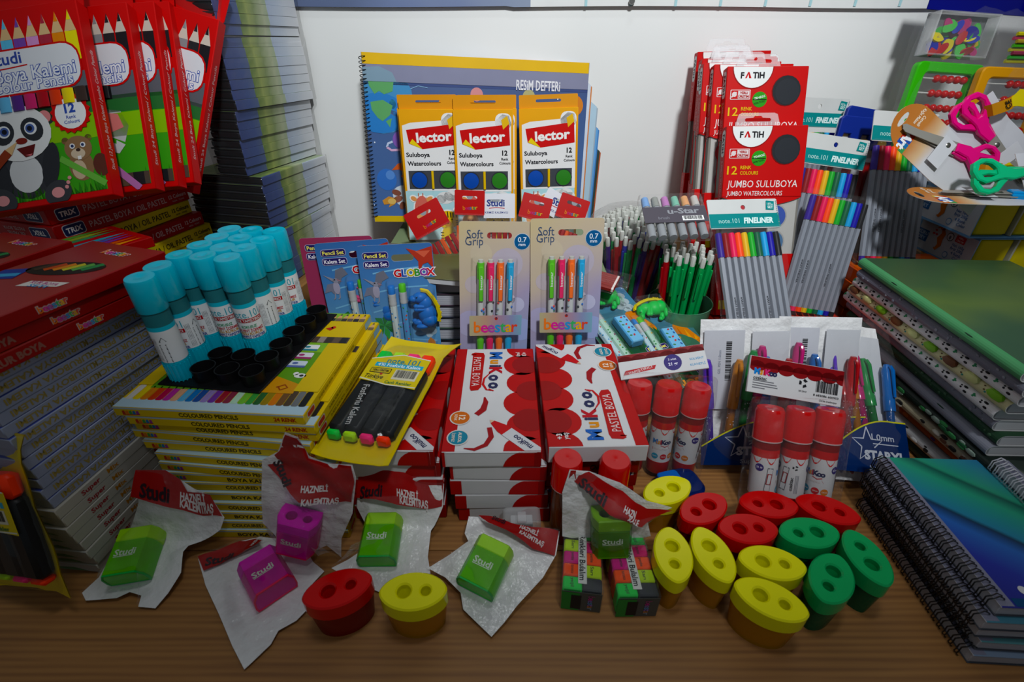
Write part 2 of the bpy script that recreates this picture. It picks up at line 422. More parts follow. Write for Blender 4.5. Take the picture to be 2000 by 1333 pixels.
for bi, (x, y, z, yaw, rl) in enumerate(bundles):
    bn_ = bname[4 - bi]; W = .120 if bi < 2 else .048
    for k in range(7):
        M = pose(x, y, z + .0008 + k * (BT + .0002), yaw) @ Mx.Translation((random.uniform(-.0015, .0015) - .0012 * (3 - k) * (bi in (1, 2)), random.uniform(-.001, .001), 0))
        lb = 'dark edged book with blue and green spine, %s in the %s wrapped bundle' % (ORD[6 - k].replace(' from the top', ' from top'), bn_)
        if W not in protos_b: protos_b[W] = wrapped_book('wrapped_book', lb, 'books in the shrink-wrapped bundles', M, W)
        else: clone(protos_b[W], M, lb)
    # stretch wrap around the bundle
    mb = MB(); nn = 14; hh = 7 * (BT + .0002) + .0012
    out = rr(W + .008, .160, .004, 2, -W / 2 + .0005, .075)
    vs = []; fs = []; N = len(out)
    dense = []
    for i in range(N):
        a, b = V(out[i]), V(out[(i + 1) % N]); q = max(1, int((b - a).length / .014))
        for j in range(q): dense.append(a.lerp(b, j / q))
    N = len(dense)
    for l in range(5):
        for j, p in enumerate(dense):
            w = noise.noise(V((p.x * 40, p.y * 40, l * 1.7 + bi * 9))) * .0008
            vs.append((p.x + w * (1 if p.x > -W / 2 else -1), p.y + w * (1 if p.y > .075 else -1), hh * l / 4))
    for l in range(4):
        for j in range(N): fs.append((l * N + j, l * N + (j + 1) % N, (l + 1) * N + (j + 1) % N, (l + 1) * N + j))
    mb.add(vs, fs, 'wrap')
    mono('shrink_wrap', mb, 'crinkled clear shrink wrap around the %s bundle of books by the wall' % bn_, 'plastic wrap', pose(x, y, z, yaw), 'shrink wraps of the book bundles')

# ------------------------------------------------------------------ red jumbo colour pencil boxes, upper left
PCOL = ['#8a4a28', '#2f7a3a', '#5a8a3c', '#2c4fa8', '#6db5de', '#53307e', '#c43a6c', '#a8242c', '#d8481c', '#e8d428', '#3a2c28']
def panda(mb, cx, cy, s):
    for sx in (-1, 1):
        mb.circ(cx + sx * .0265 * s, cy + .040 * s, .0105 * s, '#3a3c40', 2); mb.circ(cx + sx * .0265 * s, cy + .038 * s, .006 * s, '#d88a8c', 3)
    mb.circ(cx, cy - .008 * s, .026 * s, '#34363b', 3, .028 * s); mb.circ(cx, cy - .012 * s, .0155 * s, '#d5d8da', 4, .018 * s)
    for sx in (-1, 1):
        mb.circ(cx + sx * .024 * s, cy - .008 * s, .008 * s, '#2c2e33', 5, .022 * s, rot=-sx * .25)
        mb.circ(cx + sx * .026 * s, cy - .034 * s, .0135 * s, '#3a3c41', 6, .011 * s, rot=sx * .5); mb.circ(cx + sx * .026 * s, cy - .034 * s, .006 * s, '#dc9a9c', 7, .005 * s)
        for q in (-1, 0, 1): mb.circ(cx + sx * (.037 + .002 * q) * s, cy + (-.026 + .004 * q) * s, .0018 * s, '#dc9a9c', 7)
    mb.circ(cx, cy + .026 * s, .031 * s, '#e4e6e6', 7, .026 * s); mb.poly([(cx - .006 * s, cy + .05 * s), (cx - .001 * s, cy + .062 * s), (cx + .004 * s, cy + .053 * s), (cx + .009 * s, cy + .058 * s), (cx + .009 * s, cy + .048 * s)], '#e4e6e6', 7)
    for sx in (-1, 1):
        mb.circ(cx + sx * .0135 * s, cy + .028 * s, .010 * s, '#2e3136', 8, .0115 * s, rot=sx * .5)
        mb.circ(cx + sx * .0125 * s, cy + .029 * s, .0058 * s, '#e8ecef', 9); mb.circ(cx + sx * .0120 * s, cy + .029 * s, .0042 * s, '#4c62a0', 10); mb.circ(cx + sx * .0118 * s, cy + .029 * s, .0024 * s, '#141824', 11)
    mb.circ(cx + .002 * s, cy + .0185 * s, .0055 * s, '#7a2822', 9, .003 * s)
    mb.poly([(cx - .004 * s, cy + .012 * s), (cx + .014 * s, cy + .014 * s), (cx + .010 * s, cy + .004 * s), (cx + .003 * s, cy + .003 * s)], '#5e1a1a', 9)
    mb.poly([(cx + .003 * s, cy + .005 * s), (cx + .010 * s, cy + .0055 * s), (cx + .008 * s, cy + .0035 * s)], '#d2747a', 10)
    mb.stroke([(cx - .05 * s, cy - .022 * s), (cx - .012 * s, cy + .010 * s)], .008 * s, '#8a3a24', 10); mb.poly([(cx - .0145 * s, cy + .0125 * s), (cx - .0095 * s, cy + .0065 * s), (cx - .002 * s, cy + .0185 * s)], '#d8b688', 10)
def beaver(mb, cx, cy, s):
    mb.circ(cx + .022 * s, cy - .018 * s, .009 * s, '#5a2f26', 2, .013 * s); mb.circ(cx, cy - .016 * s, .014 * s, '#8a6a4c', 2, .017 * s); mb.circ(cx - .003 * s, cy - .02 * s, .008 * s, '#c8b498', 3, .011 * s)
    for sx in (-1, 1): mb.circ(cx + sx * .013 * s, cy + .014 * s, .004 * s, '#7a5a40', 2)
    mb.circ(cx, cy + .004 * s, .0155 * s, '#8c6c4e', 3, .014 * s); mb.circ(cx - .001 * s, cy - .002 * s, .008 * s, '#cdbca4', 4, .006 * s)
    for sx in (-1, 1): mb.circ(cx + sx * .006 * s, cy + .007 * s, .003 * s, '#e8eaec', 5); mb.circ(cx + sx * .0058 * s, cy + .007 * s, .0017 * s, '#2a3860', 6)
    mb.circ(cx, cy + .002 * s, .0026 * s, '#3a2a24', 6, .0018 * s); mb.rect(cx - .002 * s, cy - .009 * s, cx + .002 * s, cy - .005 * s, '#f0f0ee', 6)
def elephant(mb, cx, cy, s):
    mb.poly([(cx + .012 * s, cy + .022 * s), (cx + .034 * s, cy + .018 * s), (cx + .040 * s, cy + .002 * s), (cx + .034 * s, cy - .014 * s), (cx + .018 * s, cy - .006 * s)], '#c4c6c8', 2)
    mb.poly([(cx + .015 * s, cy + .018 * s), (cx + .031 * s, cy + .015 * s), (cx + .035 * s, cy + .001 * s), (cx + .018 * s, cy - .004 * s)], '#d8807c', 3)
    mb.circ(cx, cy + .008 * s, .019 * s, '#cfd1d2', 4, .024 * s); mb.circ(cx - .004 * s, cy - .03 * s, .013 * s, '#c9cbcc', 3, .022 * s)
    mb.stroke([(cx + .008 * s, cy - .006 * s), (cx + .016 * s, cy - .016 * s), (cx + .026 * s, cy - .020 * s), (cx + .030 * s, cy - .014 * s)], .010 * s, '#cfd1d2', 5)
    mb.circ(cx + .008 * s, cy + .010 * s, .0052 * s, '#eef0f0', 6, .0062 * s); mb.circ(cx + .0085 * s, cy + .0095 * s, .0034 * s, '#4a608e', 7); mb.circ(cx + .0085 * s, cy + .0095 * s, .0018 * s, '#10141c', 8)
    mb.stroke([(cx + .002 * s, cy + .020 * s), (cx + .012 * s, cy + .018 * s)], .0012 * s, '#55585c', 7)
    mb.stroke([(cx + .004 * s, cy - .022 * s), (cx + .042 * s, cy - .062 * s)], .007 * s, '#b878b0', 6)
def studi_box(M, label, art, w=.143, h=.189, d=.0142, tab=True, wide=0):
    r = thing('colour_pencil_box', label, 'pencil box', M, 'red jumbo colour pencil boxes')
    mb = MB(); RED = '#c2161d'
    mb.box(-w / 2, -d, 0, w / 2, 0, h, RED, .0008)
    FRONT(mb, -w / 2, -d, 0); mb.clip = (.001, .001, w - .001, h)
    a, b = .004, w - .004
    mb.rect(a, .006, b, .50 * h, '#3f9a28', 1); mb.rect(a, .43 * h, b, .52 * h, '#2c6a34', 2); mb.rect(a, .30 * h, b, .425 * h, '#84b830', 2); mb.rect(a, .50 * h, b, .64 * h, '#5c6068', 2)
    rn = random.Random(5)
    for i in range(46):
        x = a + .003 + (b - a - .006) * i / 45; mb.poly([(x - .0022, .006), (x + .0022, .006), (x + rn.uniform(-.004, .004), .012 + rn.random() * .012)], rn.choice(['#2f7a1e', '#4c9a2a', '#256a1c']), 3)
    # printed pencil points along the top
    n = 11; tips = ['#c43a2c', '#8a5a30', '#7ac044', '#58a83c', '#3c62b8', '#6cc0e4', '#7a50a8', '#d69ad0', '#a83848', '#e08a30', '#e8dc20'] if art == 'panda' else ['#c9a878'] * 4 + ['#4a3226', '#5e4630', '#4e4238', '#56545a', '#8a8c90', '#26262a', '#1c1c20']
    pw = (b - a) / n
    for i, c in enumerate(tips):
        x = a + i * pw + .0008; y0, y1, y2 = .70 * h, .845 * h, .945 * h
        mb.rect(x, y0, x + pw - .0012, y1, c, 2); mb.rect(x, y0, x + (pw - .0012) * .35, y1, c, 3)
        mb.poly([(x, y1), (x + pw - .0012, y1), (x + pw * .5, y2)], '#d9b98c' if art == 'panda' else '#cfc6ba', 3); mb.poly([(x + pw * .3, y1 + .55 * (y2 - y1)), (x + pw * .62, y1 + .55 * (y2 - y1)), (x + pw * .5, y2 + .001)], c, 4)
    # white title plate
    mb.rrc(a - .002, .565 * h, b - .0015, .80 * h, .016, RED, 5); mb.rrc(a - .001, .575 * h, b - .003, .79 * h, .015, '#dfe2e8', 6)
    mb.text('Studi', w * .47, .752 * h, .0110, '#3c4e9c', 7, bold=.02); mb.stroke([(w * .34, .700 * h), (w * .48, .703 * h), (w * .61, .709 * h)], .0012, '#c2161d', 7)
    for t, y, hh, ww in (('Jumbo Boya Kalemi', .668, .0125, w * .86), ('Jumbo Colour Pencils', .610, .0095, w * .80)):
        mb.text(t, w * .49, y * h, hh, '#3a53a8', 7, w=ww * 1.01, bold=.048); mb.text(t, w * .49, y * h, hh, '#e8ecf4', 8, w=ww, bold=.012)
    # window with the pencils inside
    mb.rect(a, .482 * h, b, .562 * h, '#16171a', 4) if art == 'panda' else mb.rect(w * .28, .50 * h, w * .80, .570 * h, '#16171a', 7)
    if art == 'panda':
        panda(mb, w * .46, .235 * h, 1.02); beaver(mb, w * .83, .24 * h, .85)
        mb.stroke([(w * .70, .22 * h), (w * .97, .06 * h)], .006, '#6ab04a', 4)
        bx, by = w * .83, .435 * h
        mb.poly([(bx + (.0195 if i % 2 else .0172) * cos(2 * pi * i / 36), by + (.0195 if i % 2 else .0172) * sin(2 * pi * i / 36)) for i in range(36)], '#c8242c', 9); mb.circ(bx, by, .0148, '#eceef0', 10)
        mb.text('12', bx, by + .005, .0085, '#3a53a8', 11, bold=.04); mb.text('Renk', bx, by - .0035, .0032, '#3a53a8', 11); mb.text('Colours', bx, by - .008, .0032, '#3a53a8', 11)
    else:
        elephant(mb, w * .60, .34 * h, 1.0); mb.rect(a, .006, b, .10 * h, '#4c4038', 4)
        for q, c in ((.66, '#9a9a9c'), (.78, '#5e4a3c'), (.9, '#1e1e22')): mb.rect(w * q - .006, .006, w * q + .005, .10 * h, c, 5)
    RIGHT(mb, w / 2, -d, 0); mb.clip = None
    tt = 'Studi 24 Boya Kalemi / Colour Pencils' if art != 'panda' else 'Studi 12 Jumbo Boya Kalemi / Jumbo Colour Pencils'
    mb.text(tt, d * .5, h * .45, .0038, '#dcb8b8', 1, w=h * .62, rot=90)
    build('carton', mb, r)
    # pencils lying in the cut-out
    x0, x1, m = (a + .001, b - .001, 11) if art == 'panda' else (w * .29, w * .79, 7)
    st = (x1 - x0) / m
    for i in range(m):
        pm = MB(); c = PCOL[i % 11] if art == 'panda' else ['#6a4a30', '#6e3a22', '#4c3a2c', '#2a2a2c', '#7a4a28', '#4a2a1c', '#202022'][i]
        x = -w / 2 + x0 + (i + .5) * st; zz = (.485 * h, .559 * h) if art == 'panda' else (.503 * h, .568 * h); q = 10 if art != 'panda' else 6
        pm.tube([(x, -d - .0004 - .0001 * q, zz[0]), (x, -d - .0004 - .0001 * q, zz[1])], min(st * .47, .0055) if art == 'panda' else st * .46, 8, c + '/g')
        # only the front of each pencil rises out of the cut-out
        pm.v = [V((v.x, -d - .0006 - .0001 * q + (v.y + d + .0004 + .0001 * q) * .28, v.z)) for v in pm.v]
        build('pencil', pm, r)
    if tab:
        mb = MB(); mb.T = Mx.Translation((0, -.001, h)) @ Mx.Rotation(radians(-8), 4, 'X') @ Mx.Rotation(pi / 2, 4, 'X')
        mb.prism([rr(w - .004, .034, .003, 2, 0, .017), rr(.034, .007, .0034, 4, 0, .022)], 0, .0008, RED); build('hang_tab', mb, r)
    return r
sb = [((-.4590, .4803, .2430), 1.7, -30, -8.8, 'panda', 'red jumbo pencil box with panda picture, frontmost at the upper left'),
      ((-.4380, .5126, .2430), 1.7, -29.5, -6.7, 'elephant', 'red pencil box with elephant picture, partly behind the panda box'),
      ((-.4299, .5386, .2430), 1.5, -26.8, -3.9, 'elephant', 'red pencil box, second behind the panda box in the fan'),
      ((-.4228, .5556, .2430), 1.4, -26, -3.9, 'elephant', 'red pencil box, third behind the panda box with most of its front covered'),
      ((-.4387, .5840, .2500), 1.2, -21, 16, 'elephant', 'red pencil box at the right end of the fan, tilted with a raised flap')]
for p, yaw, lean, roll, art, lb in sb: studi_box(pose_v(p, yaw, lean, roll), lb, art)

# ------------------------------------------------------------------ oil pastel boxes under them
def trix_box(M, label, col, txt):
    w, d, h = .082, .168, .0164
    mb = MB(); mb.box(-w, 0, 0, 0, d, h, col, .0008); tc = '#2a2410' if col == '#c9b318' else '#c8a8a8'
    RIGHT(mb, 0, 0, 0); mb.rrc(.008, .002, .031, h - .002, .003, '#d8dae0', 1); mb.rrc(.0087, .0027, .0303, h - .0027, .0025, '#1e2a58', 2); mb.text('TRIX', .0195, h / 2, .0052, '#e8e8ea', 3, bold=.03, shear=.1)
    mb.text('PASTEL BOYA / OIL PASTEL', .085, h / 2, .0068, tc, 2, w=.098); mb.text('12 Colours', .151, h * .58, .0045, tc, 2, w=.026, bold=.03); mb.text('NON - TOXIC', .151, h * .24, .002, tc, 2)
    FRONT(mb, -w, 0, 0); mb.rrc(w - .034, .0025, w - .008, h - .0025, .003, '#d8dae0', 1); mb.rrc(w - .0333, .003, w - .0087, h - .003, .0025, '#1e2a58', 2); mb.text('TRIX', w - .021, h / 2, .005, '#e8e8ea', 3, bold=.03, rot=180)
    mb.text('PASTEL BOYA', w - .055, h * .66, .0034, tc, 2, rot=180 if txt else 0); mb.text('OIL PASTEL', w - .055, h * .34, .0034, tc, 2, rot=180 if txt else 0)
    TOPF(mb, -w, 0, h); cs = ['#b8872c', '#7a3a2a', '#2a6a3a', '#5a7ab8', '#7a3a7a', '#b0242c', '#2a3a6a', '#8a9a3a']
    mb.rect(.006, .008, w - .006, d - .05, '#28262c', 1)
    for i in range(8): x = .008 + i * .0083; mb.poly([(x, .010), (x + .0078, .010), (x + .0078, .09), (x + .004, .108), (x, .09)], cs[i], 2)
    return mono('oil_pastel_box', mb, label, 'pastel box', M, 'oil pastel boxes stacked at the left')
TX = [('#a3161c', 'red'), ('#a3161c', 'red'), ('#c9b318', 'yellow'), ('#98141c', 'red'), ('#c9b318', 'yellow'), ('#c9b318', 'yellow'), ('#98141c', 'red')]
mb = MB(); mb.box(-.10, 0, 0, .012, .19, .125, '#8f6a42/m', .002); mono('cardboard_carton', mb, 'plain brown cardboard carton underneath the oil pastel boxes', 'carton', pose(-.4615, .477, 0, -12))
for i, (c, cn) in enumerate(TX):
    yaw = [-16, -15, -13, -14, -14, -12, -13][i]; dx = [-.012, -.009, -.003, .006, .012, .014, .016][i]
    trix_box(pose(-.4615 + dx * .7, .475 + [.006, .003, 0, .004, .008, .006, .004][i], .2425 - .0166 * (i + 1), yaw), '%s oil pastel box, %s of the pastel box stack' % (cn, ORD[i]), c, i in (1, 2))

# ------------------------------------------------------------------ pencil boxes in the front left stack
gradmat('box lilac', (0, 1, 0), [(0, '#8e98b4'), (.4, '#9aa2bc'), (.75, '#8f9ab8'), (1, '#7c8ab0')], 0, .18, .4, 25, .35)
gradmat('box pale', (0, 1, 0), [(0, '#b7b3a8'), (.5, '#b2b0ac'), (1, '#a4a8ae')], 0, .18, .4, 25, .4)
LBW, LBD, LBH = .150, .166, .0096
def lilac_box(M, label, pale):
    mb = MB(); k = 'box pale' if pale else 'box lilac'
    mb.box(-LBW, 0, 0, 0, LBD, LBH, {'': k, 'f': '#a8a8a8' if pale else '#8e93a6', 't': '#4a56a0' if not pale else k}, .0006)
    RIGHT(mb, 0, 0, 0)
    if not pale:
        mb.text('COLOUR PENCIL', LBD * .60, LBH / 2, .0048, '#9a8a50', 1, w=.062, rot=180, bold=.03); mb.text('KURUBOYA KALEMI', LBD * .25, LBH / 2, .0048, '#9a8a50', 1, w=.066, rot=180, bold=.03)
        for i, c in enumerate(['#a83a4a', '#c8a030', '#4a7ab0', '#8a4a90', '#c86a30']): mb.rect(LBD * .88 + i * .0035, .002, LBD * .88 + i * .0035 + .003, LBH - .002, c, 1)
    else:
        mb.text('Super', LBD * .18, LBH / 2, .0042, '#96343a', 1, w=.017, bold=.03); mb.text('Mix', LBD * .31, LBH / 2, .0042, '#b07a34', 1, w=.011, bold=.03)
        for i, c in enumerate(['#a83a4a', '#c8a030', '#4a7ab0', '#8a4a90', '#c86a30']): mb.rect(LBD * .55 + i * .0035, .002, LBD * .55 + i * .0035 + .003, LBH - .002, c, 1)
    FRONT(mb, -LBW, 0, 0)
    if pale: mb.poly([(LBW * .35, .001), (LBW * .93, .001), (LBW * .85, LBH * .5), (LBW * .6, LBH * .35), (LBW * .4, LBH * .6)], '#5c7a58', 1)
    return mono('slim_pencil_box', mb, label, 'pencil box', M, 'slim pencil boxes stacked at the left edge')
NL = 20
for i in range(NL):
    pale = i < 8; fr = i / (NL - 1)
    x = -.352 - .004 * fr + random.uniform(-.001, .001) + (.002 if pale else 0); y = .2463 + .016 * max(0, fr - .3) + (random.uniform(-.0015, .0015))
    lilac_box(pose(x, y, i * (LBH + .0002), -5 - 8 * fr), '%s slim pencil box, %s of the stack at the left edge' % ('off-white' if pale else 'grey-lilac', ORD[NL - 1 - i]), pale)
LT = NL * (LBH + .0002)
# red pencil boxes lying on top
def logo_bee(mb, x, y, h, z=2, rot=0, w=None, cols=None, outline=None):
    cs = cols or ['#d8743a', '#c83a8a', '#a04a9a', '#3a8ac0', '#3aa05a', '#d8a030', '#c84a3a']
    n = 8; W = h * 4.1; adv = [.135, .13, .13, .115, .095, .13, .10]; p = -.45
    c, s = cos(radians(rot)), sin(radians(rot))
    for i, ch in enumerate('beestar'):
        q = (p + adv[i] / 2) * W; p += adv[i] * 1.08
        if outline: mb.text(ch, x + q * c, y + q * s, h, outline, z, rot=rot, bold=.09)
        mb.text(ch, x + q * c, y + q * s, h, cs[i], z + 1, rot=rot, bold=.015)
gradmat('red orange print', (-.5, 1, 0), [(0, '#b04a1c'), (.35, '#a01c1a'), (1, '#8c1014')], -.02, .15, .2, 20, .35)
def bee_box(M, label):
    w, d, h = .086, .166, .0118
    r = thing('colour_pencil_box', label, 'pencil box', M, 'red colour pencil boxes lying at the left')
    mb = MB(); mb.box(-w, 0, 0, 0, d, h, {'': '#8c1014', 't': 'red orange print'}, .0008)
    TOPF(mb, -w, 0, h); logo_bee(mb, w * .60, d * .90, .0075, 2, 0, .042, outline='#d8b8b4')
    oval = ell(.030, .013, 26, w * .52, d * .68, 0, .35); mb.poly(oval, '#1c1210', 2)
    for i, c in enumerate(['#3a2a20', '#b04a1c', '#c87a2c', '#b8b040', '#5a9a4a', '#2a7a44']): mb.stroke([(w * .52 - .018 + i * .0072 - .003, d * .68 - .010 + i * .0022), (w * .52 - .018 + i * .0072 + .003, d * .68 + .004 + i * .0022)], .0062, c, 3)
    mb.poly([(w * .5, d * .47), (w * .86, d * .52), (w * .88, d * .57), (w * .52, d * .53)], '#d8d2cc', 2); mb.text('KUR BOYA', w * .69, d * .53, .004, '#b04a8a', 3, w=.024, rot=6); mb.text('SETI', w * .69, d * .50, .004, '#3a8ac0', 3, w=.016, rot=6)
    mb.poly([(w * .02, d * .58), (w * .22, d * .63), (w * .30, d * .52), (w * .04, d * .46)], '#2a3a8a', 2); mb.stroke([(w * .03, d * .50), (w * .26, d * .56)], .006, '#4a9ac8', 3)
    RIGHT(mb, 0, 0, 0); logo_bee(mb, d * .44, h / 2, .0052, 1, 0, .034, outline='#b8a09c'); mb.text('KUR BOYA', d * .14, h / 2, .005, '#8a5a50', 1, w=.032, bold=.05)
    build('carton', mb, r)
    return r
z0 = LT
bl = [(-.346, .256, z0, -16), (-.351, .244, z0 + .0121, -17), (-.351, .238, z0 + .0242, -18)]
for i, (x, y, z, yw) in enumerate(bl): bee_box(pose(x, y, z, yw), 'red colour pencil box with oval window, %s of three on the slim boxes' % ['bottom', 'middle', 'top'][i])
for i in range(3): bee_box(pose(-.452 + .003 * i, .262, z0 + .0121 * i, -16), 'red colour pencil box at the left frame edge, %s of its pile' % ['bottom', 'middle', 'top'][i])
# open rainbow printed box behind
r = thing('colour_pencil_box', 'red pencil box with printed rainbow pencil points and an open end flap', 'pencil box', pose(-.392, .418, z0 + .0121, -28))
mb = MB(); w, d, h = .075, .060, .010; mb.box(-w, 0, 0, 0, d, h, '#a3181c', .0006); TOPF(mb, -w, 0, h)
mb.clip = (0, 0, w, d)
for i, c in enumerate(['#5a9a3c', '#8aa83c', '#3c8a5a', '#b0242c', '#3c9ab0', '#4a58a8', '#7a3a8a', '#c8582c', '#d88a2c']): x = .004 + i * .0076; mb.rect(x, .0, x + .0066, .030, c, 1); mb.poly([(x, .030), (x + .0066, .030), (x + .0033, .054)], c, 2)
build('carton', mb, r)
mb = MB(); mb.T = Mx.Translation((w, 0, h)) @ Mx.Rotation(radians(-20), 4, 'Y'); mb.box(0, .004, -.0008, .012, d - .008, 0, {'': '#8c1014', 't': '#c8702c'}, .0002); build('flap', mb, r, label='open end flap')
# ------------------------------------------------------------------ notebook pile that carries the back row
for i in range(8):
    r = thing('notebook', 'white paged notebook, %s of the pile behind the pencil packs' % ORD[7 - i], 'notebook', pose(-.175 + random.uniform(-.003, .003), .545 + random.uniform(-.002, .002), i * .0171, random.uniform(-1, 1)), 'notebooks piled under the back row')
    mb = MB(); mb.box(0, 0, .0008, .296, .222, .0160, '#b9bac2/m', .0004); FRONT(mb, 0, 0, 0)
    for q in range(5): mb.rect(.001, .0025 + q * .0028, .295, .0030 + q * .0028, '#8e9098', 1)
    build('page_block', mb, r)
    mb = MB(); c = ['#3a4a3c', '#3c4254', '#4a3a48', '#34424a'][i % 4]
    mb.box(0, -.0015, 0, .297, .223, .0008, c, .0002); mb.box(0, -.0015, .0160, .297, .223, .0169, c if i < 7 else '#7a8a6a', .0002); build('cover', mb, r)
ZT = 8 * .0171
def coil(mb, p0, p1, rad, turns, wire, k, axis=None, n=9, sides=5):
    """wire spiral from p0 to p1"""
    a, b = V(p0), V(p1); t = (b - a).normalized(); u = V(axis).normalized(); w = t.cross(u)
    pts = [a.lerp(b, i / (turns * n)) + (u * cos(2 * pi * i / n) + w * sin(2 * pi * i / n)) * rad for i in range(turns * n + 1)]
    mb.tube(pts, wire, sides, k)
# spiral notebook lying on the pile
r = thing('spiral_notebook', 'white coiled notebook with olive and mauve cover lying under the drawing pads', 'notebook', pose(-.228, .560, ZT + .0006, -12), None)
mb = MB(); mb.box(.006, 0, 0, .22, .10, .007, '#c9cad0/m', .0004); build('page_block', mb, r)
gradmat('olive mauve', (1, .2, 0), [(0, '#8a8490'), (.22, '#5e5270'), (.36, '#5a5a34'), (1, '#4c5628')], 0, .2, .1, 20)
mb = MB(); mb.box(.005, -.001, .007, .221, .1, .0078, 'olive mauve', .0002); build('cover', mb, r)
mb = MB(); coil(mb, (.005, .002, .004), (.005, .098, .004), .0062, 20, .0007, '#d8dadc/g', (1, 0, 0)); build('coil', mb, r, label='white wire coil')

# ------------------------------------------------------------------ drawing pads against the wall
def drawing_pad(M, label, art, cols):
    w, h, d = .318, .224, .0052
    r = thing('drawing_pad', label, 'drawing pad', M, 'drawing pads leaning on the wall')
    mb = MB(); mb.box(-w / 2 + .004, -d + .0008, 0, w / 2, 0, h - .001, '#c9cbd2/m', .0003); build('page_block', mb, r)
    mb = MB(); mb.box(-w / 2, -d, 0, w / 2, -d + .0008, h, cols[0], .0001); mb.box(-w / 2, -.0006, 0, w / 2, 0, h, cols[1], .0001)
    FRONT(mb, -w / 2, -d, 0)
    if not art: mb.rect(.001, h * .93, w - .001, h * .985, cols[2], 1); mb.rect(w * .9, .004, w - .002, h * .9, cols[3], 1)
    else:
        mb.clip = (.0005, 0, w - .0005, h)
        X = lambda z: (z - 75) / 1480 * w
        Y = lambda z: (1215 - z) / 1115 * h
        mb.rect(0, 0, w, Y(1172), '#c8aa3a', 2); mb.rect(0, Y(168), w, h, '#d3ab35', 2); mb.rect(0, Y(108), w, h, '#c08048', 3) if False else None
        mb.circ(X(178), Y(385), .0445, '#4a86b4', 2, .0435); mb.circ(X(165), Y(470), .036, '#3a78b8', 3, .026)
        for pts in ([(95, 215), (190, 195), (270, 240), (255, 330), (200, 350), (170, 330), (140, 350), (110, 300)], [(110, 400), (190, 385), (250, 420), (230, 480), (180, 520), (150, 500), (115, 450)], [(200, 520), (240, 500), (225, 560)]):
            mb.poly([(X(a), Y(b)) for a, b in pts], '#5c9a62', 4)
        mb.circ(X(180), Y(912), .0142, '#3f6cb4', 2, .0152); mb.circ(X(205), Y(880), .0065, '#5c86c4', 3)
        mb.circ(X(285), Y(640), .0105, '#7a5aa4', 2, .0115); mb.stroke([(X(195), Y(690)), (X(225), Y(710)), (X(290), Y(705)), (X(345), Y(670))], .0032, '#c8a4c4', 3); mb.stroke([(X(195), Y(690)), (X(205), Y(665)), (X(235), Y(652))], .0028, '#b8c4dc', 3)
        mb.poly([(X(218), Y(845)), (X(260), Y(800)), (X(330), Y(785)), (X(330), Y(900)), (X(275), Y(890)), (X(300), Y(860)), (X(270), Y(840))], '#c05c34', 2)
        mb.circ(X(258), Y(430), .0085, '#2f7f9e', 2, .0115, rot=.5); mb.circ(X(262), Y(470), .0078, '#c8925a', 3, .003, rot=-.4); mb.circ(X(250), Y(410), .0045, '#4aa0b8', 3, .006)
        mb.circ(X(300), Y(1030), .019, '#c4ccd4', 3, .0155, rot=-.35); mb.circ(X(240), Y(1003), .0068, '#7a4a3c', 4, .0042, rot=-.3); mb.circ(X(275), Y(1095), .0058, '#7a4a3c', 4, .0042, rot=1.2); mb.circ(X(245), Y(1050), .0078, '#8a5646', 4, .0045, rot=.4)
        mb.poly([(X(140), Y(1060)), (X(185), Y(1030)), (X(240), Y(1045)), (X(225), Y(1085)), (X(180), Y(1110)), (X(190), Y(1085)), (X(150), Y(1090))], '#c08a44', 4); mb.circ(X(205), Y(1065), .006, '#d2b06a', 5, .0042)
        mb.rect(0, Y(272), w, Y(169), '#7f8198', 6); mb.rect(0, Y(290), w, Y(273), '#3c4a78', 2)
        mb.poly([(X(75), Y(272)), (X(75), Y(190)), (X(180), Y(180)), (X(260), Y(215)), (X(285), Y(272))], '#7b93a4', 7)
        mb.text('RESiM DEFTERi', X(1212), Y(258), .0125, '#dcdce2', 8, w=.064, bold=.02)
        mb.circ(X(800), Y(330), .009, '#c88a8c', 3); mb.circ(X(1150), Y(330), .009, '#a8a478', 3); mb.circ(X(1462), Y(380), .0145, '#c47a3a', 3); mb.stroke([(X(370), Y(310)), (X(420), Y(290)), (X(480), Y(300))], .0008, '#8ab0d0', 5)
        for a, b in ((118, 660), (700, 420), (1350, 340), (950, 330), (600, 350)): mb.circ(X(a), Y(b), .001, '#dce4f0', 4)
    build('cover', mb, r)
    mb = MB(); coil(mb, (-w / 2 + .001, -d / 2, .004), (-w / 2 + .001, -d / 2, h - .004), .0052, 40 if art else 36, .00055, '#17181c/g', (1, 0, 0)); build('coil', mb, r, label='black wire coil')
    return r
gradmat('space blue', (0, 0, 1), [(0, '#3f66a0'), (.5, '#36588e'), (1, '#2c4478')], 0, .22, .3, 14)
pads = [((-.0515, .7440, ZT + .009), 8.0, -10, 2.6, 1, ('space blue', '#c8b050', '', ''), 'drawing pad with planets and rocket on its cover, in front of the others'),
        ((-.0450, .7525, ZT + .008), 7.6, -9.5, 2.6, 0, ('#c07c4c', '#b07040', '#c8963c', '#c4ccd8'), 'orange drawing pad directly behind the planet cover pad'),
        ((-.0350, .7600, ZT + .006), 7.0, -9, 3.0, 0, ('#9aa8b4', '#8898a8', '#c0a85c', '#a8c0d0'), 'pale blue grey drawing pad, third from the front of the leaning pads'),
        ((-.0300, .7670, ZT + .003), 6.5, -8.5, 3.2, 0, ('#4a7ab4', '#44608c', '#a46038', '#6a9ac8'), 'blue drawing pad, fourth from the front of the leaning pads'),
        ((-.0240, .7740, ZT + .001), 6.0, -8, 3.4, 0, ('#a85a3c', '#3c4a34', '#b0684a', '#34403a'), 'brown drawing pad, rearmost of the pads at the wall')]
for p, ya, le, ro, art, cols, lb in pads: drawing_pad(pose_v(p, ya, le, ro), lb, art, cols)

